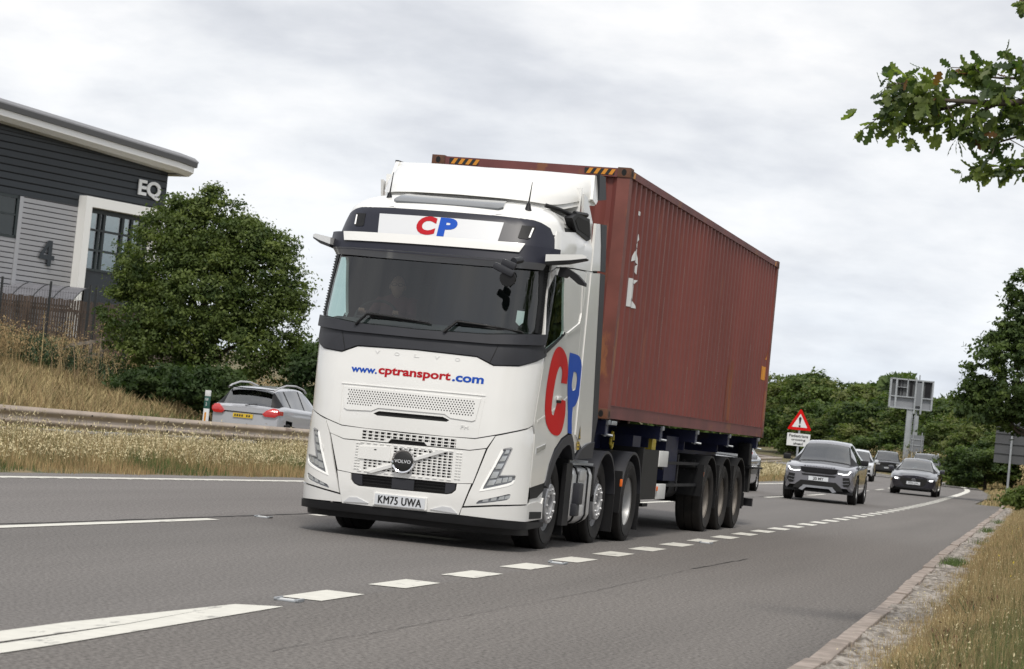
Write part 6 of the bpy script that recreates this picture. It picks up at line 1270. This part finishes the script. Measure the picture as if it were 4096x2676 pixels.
# ================= TREES =================
def foliage_mat(name, c1, c2, sc=1.2):
    m = mat(name, c1, .6, col2=c2, vscale=sc, spec=.25, detail=3); return translucent(m)
def translucent(m, amt=.32):
    t = m.node_tree; p = t.nodes['Principled BSDF']; o = [x for x in t.nodes if x.type == 'OUTPUT_MATERIAL'][0]; tr = t.nodes.new('ShaderNodeBsdfTranslucent'); mx = t.nodes.new('ShaderNodeMixShader'); mx.inputs[0].default_value = amt
    src = p.inputs['Base Color'].links; g = t.nodes.new('ShaderNodeMixRGB'); g.blend_type = 'MULTIPLY'; g.inputs[0].default_value = 1; g.inputs[2].default_value = (1.5, 1.7, .8, 1)
    if src: t.links.new(src[0].from_socket, g.inputs[1])
    else: g.inputs[1].default_value = p.inputs['Base Color'].default_value
    t.links.new(g.outputs[0], tr.inputs[0]); t.links.new(p.outputs[0], mx.inputs[1]); t.links.new(tr.outputs[0], mx.inputs[2]); t.links.new(mx.outputs[0], o.inputs[0]); return m
foliage_mat('leaf_bush', (.030, .054, .014), (.120, .155, .045), 1.1); foliage_mat('leaf_dark', (.024, .045, .015), (.065, .098, .030), .6); foliage_mat('leaf_mid', (.048, .080, .022), (.115, .155, .042), .45)
foliage_mat('leaf_olive', (.070, .092, .028), (.175, .190, .070), .5); foliage_mat('leaf_light', (.060, .090, .020), (.14, .175, .045), .8)
mat('bark', (.075, .060, .047), .9, var=.3, vscale=5, bump=.5, bscale=12)
def leaves(C, Nn, size, rng, flat=.7):
    """leaf quads at centres C, turned mostly outwards and up"""
    n = len(C); a = rng.normal(0, 1, (n, 3)) + (Nn + np.array([0, 0, .55])) * flat * 1.5; a /= np.linalg.norm(a, axis=1)[:, None]
    b = np.cross(a, rng.normal(0, 1, (n, 3))); b /= np.linalg.norm(b, axis=1)[:, None]; c = np.cross(a, b)
    s = size * rng.uniform(.55, 1.35, n)[:, None]
    return np.stack([C - b * s, C - c * s * .55, C + b * s, C + c * s * .55], 1).reshape(-1, 3)
def crown_pts(lobes, n, rng, shell=.55, clump=.22, nclump=None):
    """sprays of leaves on and inside ellipsoid lobes; returns points, outward directions and the spray each belongs to"""
    vol = np.array([l[3] * l[4] * l[5] for l in lobes]) ** (2 / 3); pr = vol / vol.sum()
    nclump = nclump or max(60, n // 45); L_i = rng.choice(len(lobes), nclump, p=pr)
    d = rng.normal(0, 1, (nclump, 3)); d /= np.linalg.norm(d, axis=1)[:, None]; d[:, 2] = np.where(d[:, 2] < -.75, -d[:, 2], d[:, 2])
    bump = .10 * np.sin(d[:, 0] * 6 + L_i * 2.3) * np.sin(d[:, 2] * 7 + L_i) + .06 * np.sin(d[:, 1] * 11 + L_i)
    r = 1.0 + bump - shell * rng.random(nclump) ** 1.7 + np.abs(rng.normal(0, .05, nclump)) * (rng.random(nclump) < .35) * 2; lb = np.array(lobes)
    cc = lb[L_i, :3] + d * lb[L_i, 3:6] * r[:, None]
    w_ = rng.uniform(.25, 1.8, nclump) ** 1.3; k = rng.choice(nclump, n, p=w_ / w_.sum()); sz = clump * rng.uniform(.45, 1.5, nclump); g = rng.normal(0, 1, (n, 3)); g[:, 2] *= .55
    pts = cc[k] + g * sz[k][:, None] * .6; rel = pts - cc[k]; nn = d[k] * .6 + rel / (np.linalg.norm(rel, axis=1)[:, None] + 1e-6) * .7
    return pts, nn, k
def limb(mb, p0, p1, r0, r1, rng, seg=5, wob=.06):
    p0, p1 = Vector(p0), Vector(p1); L_ = (p1 - p0).length
    mb.tube([p0.lerp(p1, i / seg) + Vector(rng.normal(0, wob * L_ * (1 if 0 < i < seg else 0), 3) * .5) for i in range(seg + 1)], [r0 + (r1 - r0) * i / seg for i in range(seg + 1)], 7)
def make_tree(name, loc, lobes, n, leafsize, mt, label, cat='tree', trunk=(.18, 1.5), seed=1, group=None, clump=.25, rz=0, shell=.55, mats2=None):
    rng = np.random.default_rng(seed); root = empty(name, loc, rz, label=label, cat=cat, group=group)
    P_, Nn, kk = crown_pts(lobes, n, rng, clump=clump, shell=shell); V = leaves(P_, Nn, leafsize, rng); Q = np.arange(len(V)).reshape(-1, 4)
    ms = [mt] + (mats2 or []); mi = None
    if mats2: tone = rng.random(kk.max() + 1); mi = ((tone[kk] < .30) | (rng.random(len(Q)) < .06)).astype(int)
    np_mesh('crown', V, Q, ms, mi, parent=root)
    mb = MB().m('bark'); top = max(l[2] for l in lobes); limb(mb, (0, 0, -.4), (0, 0, top * .8), trunk[0], trunk[0] * .35, rng)
    for l in lobes[:10]: limb(mb, (0, 0, min(l[2] * .55, trunk[1] + .2)), l[:3], trunk[0] * .45, trunk[0] * .08, rng)
    mb.build('trunk', root, 60); return root
def lobes_for(w, h, d, n, rng, base=.25):
    out_ = []
    for i in range(n):
        t = rng.random(); z = h * (base + (1 - base) * (.15 + .75 * t)); rr = math.sin(math.pi * (.18 + .72 * t)) ; a = rng.uniform(0, 2 * math.pi); q_ = rng.uniform(.25, .72) * rr
        s_ = rng.uniform(.20, .34); out_.append((w * .5 * q_ * math.cos(a) * 1.1, d * .5 * q_ * math.sin(a) * 1.1, z, w * s_ * .9, d * s_ * .9, h * s_ * .62))
    out_.append((0, 0, h * .55, w * .30, d * .30, h * .36)); return out_
rg = np.random.default_rng(5)
# the big bush left of the lorry
BL = [(0, 0, 3.1, 2.3, 2.0, 2.3), (-.7, 0, 5.0, 1.35, 1.3, 1.25), (-.25, 0, 6.35, .42, .4, .55), (-.55, 0, 5.95, .55, .5, .5), (1.0, 0, 4.9, 1.2, 1.2, 1.05), (1.45, 0, 5.45, .5, .5, .45), (-1.9, 0, 4.0, 1.4, 1.3, 1.5), (2.1, 0, 3.9, 1.35, 1.3, 1.5), (-2.4, -.2, 2.3, 1.15, 1.1, 1.6), (2.7, 0, 2.4, 1.0, 1.1, 1.9), (-1.1, -.6, 1.6, 1.7, 1.2, 1.5), (1.2, -.6, 1.5, 1.8, 1.2, 1.5), (-1.3, 0, 5.7, .8, .8, .75), (1.9, .2, 4.9, .85, .8, .9), (3.2, 0, 1.3, .75, .8, 1.0), (-2.7, 0, 3.4, .8, .7, .8), (0, -.9, 3.0, 1.9, 1.0, 1.9), (.4, 0, 6.0, .6, .6, .5)]
make_tree('field_maple', (-23.45, 50.0, 1.15), [(x * 1.02, y, z * 1.04, a * .98, b, c) for x, y, z, a, b, c in BL], 120000, .062, 'leaf_bush', 'big rounded dark green bushy tree between the industrial unit and the lorry', trunk=(.16, .8), seed=3, clump=.27, shell=.5, mats2=['leaf_light'])
# hedge plants behind the silver crossover
for i, (px_, py_, w_, h_, lb) in enumerate([(-21.2, 45.5, 3.4, 2.1, 'low dark shrub left of the silver crossover at the foot of the big bush'), (-18.6, 49.0, 3.6, 3.1, 'dark green shrub right behind the silver crossover'), (-17.6, 55.5, 4.2, 4.6, 'tall shrub between the silver crossover and the cab'), (-23.8, 47.5, 3.0, 1.5, 'small dark shrub under the left side of the big bush')]):
    rr = np.random.default_rng(20 + i); make_tree('roadside_shrub', (px_, py_, float(terrain(px_, py_))), lobes_for(w_, h_, w_, 7, rr, .05), 13000, .08, ('leaf_dark', 'leaf_dark', 'leaf_bush', 'leaf_dark')[i], lb, 'shrub', (.06, .2), seed=30 + i, group='shrubs along the far bank', clump=.22)
# woods beyond the bend: prototypes copied, each its own tree
protos = []
for i in range(4):
    rr = np.random.default_rng(50 + i); w_, h_ = ((9, 9.5), (8, 8.2), (10, 8.6), (6.5, 9.0))[i]
    t_ = make_tree('woodland_tree', (0, 0, 0), lobes_for(w_, h_, w_ * .9, 15, rr, .02), 17000, .19, ('leaf_mid', 'leaf_olive', 'leaf_dark', 'leaf_mid')[i], 'x', 'tree', (.22, 2.5), seed=60 + i, group='woodland trees beyond the bend', clump=.50, shell=.45, mats2=[('leaf_olive', 'leaf_light', 'leaf_mid', 'leaf_bush')[i]]); protos.append(t_)
# (display px, depth, top px y, proto, width scale, label)
import itertools
K_PX = 36 / 2380 / cd.lens
def place(px_, py_, d):  # point on the line of sight through a pixel of the 2380 px photo, at depth d
    v = cf + cr * ((px_ - 1190) * K_PX) - cu * ((py_ - 777.5) * K_PX); return CAMP + v * d
WT = [(1795, 862, 285, 0, 1.15, 'dark tree showing at the right edge of the container, above the warning sign'), (1850, 868, 262, 1, 1.1, 'tree crown rising behind the red triangle sign'), (1893, 850, 252, 3, 1.25, 'tallest tree crown left of the message sign'), (1938, 872, 248, 0, 1.1, 'broad tree just right of the tallest crown'), (1978, 885, 244, 2, 1.1, 'dark tree between the tallest crown and the message sign'), (2025, 892, 238, 1, 1.1, 'pale flecked tree left of the message sign panel'), (2065, 905, 232, 2, 1.1, 'tree crown behind the left edge of the message sign'), (2110, 915, 226, 1, 1.1, 'olive tree directly behind the message sign mast'), (2160, 918, 222, 0, 1.1, 'tree crown behind the right edge of the message sign'), (2205, 922, 218, 3, 1.25, 'tree crown right of the message sign'), (2245, 932, 212, 2, 1.1, 'round crown halfway between message sign and right-hand tree'), (2285, 940, 205, 1, 1.0, 'distant crown just left of the right-hand tree'), (2335, 930, 195, 0, 1.0, 'distant tree behind the right-hand tree'),
      (1825, 940, 258, 2, .9, 'lower dark tree behind the warning sign post'), (1878, 950, 250, 3, .9, 'lower green tree above the grey SUV roof'), (1935, 960, 238, 0, .85, 'lower tree above the white SUV'), (2000, 985, 224, 1, .8, 'low leafy tree left of the message sign mast'), (2060, 990, 216, 2, .75, 'small dark tree at the foot of the message sign'), (2150, 985, 212, 2, .8, 'dark shrubby tree right of the message sign mast'), (2200, 990, 206, 0, .7, 'low tree above the dark hatchback'),
      (2262, 965, 150, 1, .62, 'light green bushy tree left of the big direction sign'), (2225, 965, 200, 0, .8, 'mid green tree behind the low trees right of the message sign'), (2105, 975, 214, 3, .85, 'green tree low behind the message sign mast'), (1765, 900, 280, 1, 1.1, 'tree mostly hidden behind the container'), (2240, 1010, 150, 3, .45, 'small bush at the verge far left of the big direction sign'), (2300, 1000, 140, 2, .6, 'dark bush behind the big direction sign'), (2362, 1000, 140, 0, .6, 'bush behind the post of the big direction sign')]
PH = [max(v.co.z for v in [c_ for c_ in p_.children if c_.name.startswith('crown')][0].data.vertices) for p_ in protos]
for i, (px_, py_, d, pi_, ws, lb) in enumerate(WT):
    top = place(px_, py_, d); h0 = PH[pi_]; g0 = float(terrain(top.x, top.y)) - .3; hz_ = (top.z - g0) / h0
    o = protos[pi_] if not protos[pi_].get('used') else copy_tree(protos[pi_])
    if o is protos[pi_]: o['used'] = 1
    elif 'used' in o: del o['used']
    o.location = (top.x, top.y, g0); o.scale = (ws * 1.0, ws * 1.0, hz_); o.rotation_euler = (0, 0, i * 2.4); o['label'] = lb
for p_ in protos:
    if 'used' in p_: del p_['used']
for i, (x_, y_, pi_, s_, lb) in enumerate([(15, 38, 0, .9, 'verge tree abreast of the trailer, standing outside the picture'), (16.5, 52, 2, .9, 'verge tree abreast of the grey SUV, standing outside the picture'), (14.5, 66, 1, .85, 'verge tree beyond the lay-by, standing outside the picture'), (16, 84, 3, 1.0, 'fourth verge tree past the lorry, standing outside the picture'), (15, 110, 0, 1.0, 'farthest verge tree, standing outside the picture')]):
    o = copy_tree(protos[pi_]); o.location = (x_, y_, .2); o.scale = (s_, s_, s_); o.rotation_euler = (0, 0, i * 1.7); o['label'] = lb; o['group'] = 'trees on the right verge outside the picture'
# far wood as a mass behind them
n = 26000; xw = NR.uniform(-95, 40, n); yw = 262 + NR.uniform(0, 26, n) + .12 * np.abs(xw + 20); zg = terrain(xw, yw); hh = 6.0 + 1.3 * np.sin(xw * .21) + 1.1 * np.sin(xw * .53 + 1) + .7 * np.sin(xw * 1.1)
zz = zg + hh * (1 - NR.random(n) ** 2.2) + NR.normal(0, .3, n); Pw = np.stack([xw, yw, zz], 1); Nn = np.tile([0, -.6, .6], (n, 1)); V = leaves(Pw, Nn, .75, NR)
tag(np_mesh('far_wood', V, np.arange(len(V)).reshape(-1, 4), ['leaf_mid', 'leaf_dark'], (NR.random(n) < .4).astype(int)), kind='stuff')
# right-hand tree
RT = [(0, 0, 4.4, 2.0, 1.8, 1.9), (-.9, 0, 3.3, 1.3, 1.3, .9), (-1.45, 0, 3.45, .75, .6, .40), (.4, 0, 6.2, 1.25, 1.2, 1.3), (.2, 0, 7.7, .75, .8, .9), (-.35, 0, 5.6, .9, .9, .9), (1.8, 0, 5, 2.0, 1.6, 2.3), (1.6, 0, 7.6, 1.4, 1.3, 1.4), (.8, 0, 2.9, 1.5, 1.2, .8), (2.6, 0, 3.2, 1.6, 1.4, 1.6), (-.2, .2, 2.6, .8, .8, .6)]
rt = place(2425, 1000, 92); make_tree('roadside_tree', (rt.x, rt.y, .6), [(x - 1.34, y, z, a * .92, b, c) for x, y, z, a, b, c in RT], 38000, .10, 'leaf_dark', 'dark tree at the right edge overhanging the big direction sign', trunk=(.17, 2.0), seed=9, clump=.24, mats2=['leaf_mid'])
b_ = place(2376, 1120, 70); make_tree('verge_bush', (b_.x, b_.y, float(terrain(b_.x, b_.y)) - .1), lobes_for(1.0, 1.05, 1.0, 6, np.random.default_rng(92), .0), 3000, .07, 'leaf_light', 'small light green bush at the right edge of the verge', 'bush', (.04, .2), seed=97, clump=.16)
# trees out of frame on the right, seen only as reflections and as the source of the overhanging branch
OL = [(0, 0, 6.2, 3.0, 3.0, 2.2), (1.5, 1, 7.5, 2.2, 2.2, 1.8), (-.6, 1, 7.8, 1.8, 2, 1.5), (1.8, -2, 5.6, 2.2, 2.2, 1.7), (2.6, 2, 5.5, 2.0, 2.0, 1.8)]
oak = make_tree('oak_tree', (12.4, -6.6, .1), OL, 16000, .10, 'leaf_mid', 'oak tree on the right verge whose leafy branch hangs into the top right corner', trunk=(.28, 2.2), seed=12, clump=.35)
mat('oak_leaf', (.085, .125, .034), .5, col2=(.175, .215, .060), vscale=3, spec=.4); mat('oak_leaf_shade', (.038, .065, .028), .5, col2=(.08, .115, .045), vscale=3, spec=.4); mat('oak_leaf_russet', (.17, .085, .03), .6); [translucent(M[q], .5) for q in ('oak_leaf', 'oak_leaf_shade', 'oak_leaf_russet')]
LEAF = [(0, 0), (.12, .05), (.20, .17), (.30, .09), (.42, .25), (.52, .12), (.66, .27), (.76, .13), (.88, .17), (1.0, .0)]
LEAF = LEAF + [(x, -y) for x, y in LEAF[::-1][1:-1]]
def branch(px_pts, d, r0, parent, nl, rng, ls=.135, spread=.10, depthv=.45):
    """twig through photo-measured world points with lobed leaves around it"""
    P_ = [place(x, y, d + dd) - Vector(parent.location) for x, y, dd in px_pts]; n = len(P_)
    MB().m('bark').tube(P_, [r0 * (1 - .8 * i / (n - 1)) + .002 for i in range(n)], 7).build('branch', parent, 60)
    vs, fs, mi = [], [], []; tw = MB().m('bark')
    for k in range(nl):
        t = rng.uniform(.12, 1) * (n - 1); i = min(int(t), n - 2); b = P_[i].lerp(P_[i + 1], t - i)
        off = Vector(rng.normal(0, 1, 3)); off = Vector((off.x * spread, off.y * depthv * spread * 2.2, off.z * spread * .75 - spread * .15)); c = b + off
        if k % 4 == 0: tw.tube([b, c], .0035, 4)
        for m_ in range(3):
            ax = Vector(rng.normal(0, 1, 3)) + Vector((0, 0, -.7)) + (P_[i + 1] - P_[i]).normalized() * .9; ax.normalize(); sd_ = ax.cross(Vector(rng.normal(0, 1, 3))).normalized(); s_ = ls * rng.uniform(.65, 1.2); nn = ax.cross(sd_)
            base = len(vs)
            for (u, v) in LEAF: vs.append(c + ax * u * s_ + sd_ * v * s_ + nn * (.10 * s_ * math.sin(u * 3) - .25 * abs(v) * s_))
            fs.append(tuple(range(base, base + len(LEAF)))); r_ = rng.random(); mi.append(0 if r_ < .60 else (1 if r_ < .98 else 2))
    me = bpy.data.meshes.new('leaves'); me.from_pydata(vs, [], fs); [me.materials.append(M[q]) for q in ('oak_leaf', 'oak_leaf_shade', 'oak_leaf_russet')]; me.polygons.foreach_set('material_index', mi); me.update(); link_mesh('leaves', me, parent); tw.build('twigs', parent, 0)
rb_ = np.random.default_rng(4)
root0 = Vector((12.4, -6.6, 5.0)) ; D_ = 17
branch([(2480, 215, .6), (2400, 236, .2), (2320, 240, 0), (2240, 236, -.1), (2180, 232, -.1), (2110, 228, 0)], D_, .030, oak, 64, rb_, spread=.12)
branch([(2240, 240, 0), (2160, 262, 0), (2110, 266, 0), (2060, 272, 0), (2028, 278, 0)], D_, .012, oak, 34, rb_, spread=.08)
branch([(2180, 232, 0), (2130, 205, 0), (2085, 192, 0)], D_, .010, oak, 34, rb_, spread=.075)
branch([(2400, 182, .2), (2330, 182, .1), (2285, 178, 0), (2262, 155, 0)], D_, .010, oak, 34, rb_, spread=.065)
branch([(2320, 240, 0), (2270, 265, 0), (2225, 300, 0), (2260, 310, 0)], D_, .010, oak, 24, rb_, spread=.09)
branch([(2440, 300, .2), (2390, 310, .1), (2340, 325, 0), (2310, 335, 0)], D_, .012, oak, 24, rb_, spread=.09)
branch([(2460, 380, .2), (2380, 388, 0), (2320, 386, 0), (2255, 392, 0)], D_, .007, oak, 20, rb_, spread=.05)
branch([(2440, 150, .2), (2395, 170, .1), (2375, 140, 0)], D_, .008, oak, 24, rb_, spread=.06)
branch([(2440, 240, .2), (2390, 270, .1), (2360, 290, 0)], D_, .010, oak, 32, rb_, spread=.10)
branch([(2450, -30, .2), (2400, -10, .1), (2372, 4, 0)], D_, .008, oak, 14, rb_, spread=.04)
mb = MB().m('bark'); p_ = place(2480, 215, D_ + .6) - Vector(oak.location); limb(mb, (0, 0, 2.6), p_, .12, .032, rb_, 6, .03); mb.build('limb', oak, 60)
for i, (x_, y_, lb) in enumerate([(14.5, 4.5, 'second verge tree right of the oak, standing outside the picture'), (14.0, 15.0, 'third verge tree beyond the oak, standing outside the picture'), (15.5, -15.5, 'verge tree nearest the camera, standing outside the picture')]):
    o = copy_tree(oak)
    for ch in list(o.children):
        if ch.name.split('.')[0] in ('branch', 'leaves', 'twigs', 'limb'): bpy.data.objects.remove(ch)
    o.location = (x_, y_, .1); o.rotation_euler = (0, 0, 1.9 * i + 1); o['label'] = lb; o.name = 'verge_tree'
# tall dry weeds on the far bank and round the bend
def weeds(name, n, sampler, hmin, hmax, mats, mif, seedn=14, ssize=.03, lean=.45, wd=.012, spread=.07, group=None):
    x, y = sampler(n); H = NR.uniform(hmin, hmax, n); return blades(name, np.stack([x, y, terrain(x, y) - .05], 1), H, np.full(n, wd), mif(n), mats, lean=lean, seed=(np.ones(n, bool), seedn, ssize, len(mats) - 1, spread))
def around(cs, s): 
    def f(n): k = NR.integers(0, len(cs), n); c = np.array(cs)[k]; return c[:, 0] + NR.normal(0, s, n), c[:, 1] + NR.normal(0, s, n)
    return f
weeds('dry_weeds', 700, around([(-30.5, 47), (-29.2, 46.5), (-31.8, 47.5), (-30, 45), (-33, 49)], .55), .9, 1.7, ['straw', 'tan_grass', 'tan_grass'], lambda n: NR.integers(0, 2, n), 16, .035)
weeds('tall_dead_stems', 45, around([(-25.9, 46.3), (-25.0, 46.5), (-27.3, 47.2), (-26.3, 45.6)], .35), 1.1, 2.3, ['straw', 'brown_stem', 'tan_grass'], lambda n: NR.integers(0, 2, n), 46, .028, wd=.028, spread=.10)
weeds('green_nettles', 900, around([(-28.7, 50), (-27.5, 50.2), (-30, 49.6), (-26, 49.5)], .6), .5, 1.3, ['dark_leaf', 'green_grass', 'dark_leaf'], lambda n: NR.integers(0, 2, n), 12, .05, lean=.3)
weeds('bend_weeds', 6000, lambda n: scatter(n, lambda y: nA(y) + 2.2, lambda y: nA(y) + 10, 100, 200), .7, 1.9, ['straw', 'tan_grass', 'olive_grass', 'straw'], lambda n: NR.integers(0, 3, n), 12, .070, wd=.04, spread=.16)
weeds('reservation_weeds', 1200, lambda n: scatter(n, lambda y: nM(y) - 22, lambda y: nM(y) - 14.5, 60, 150), .6, 1.5, ['straw', 'olive_grass', 'tan_grass', 'tan_grass'], lambda n: NR.integers(0, 3, n), 14, .07, wd=.035, spread=.15)
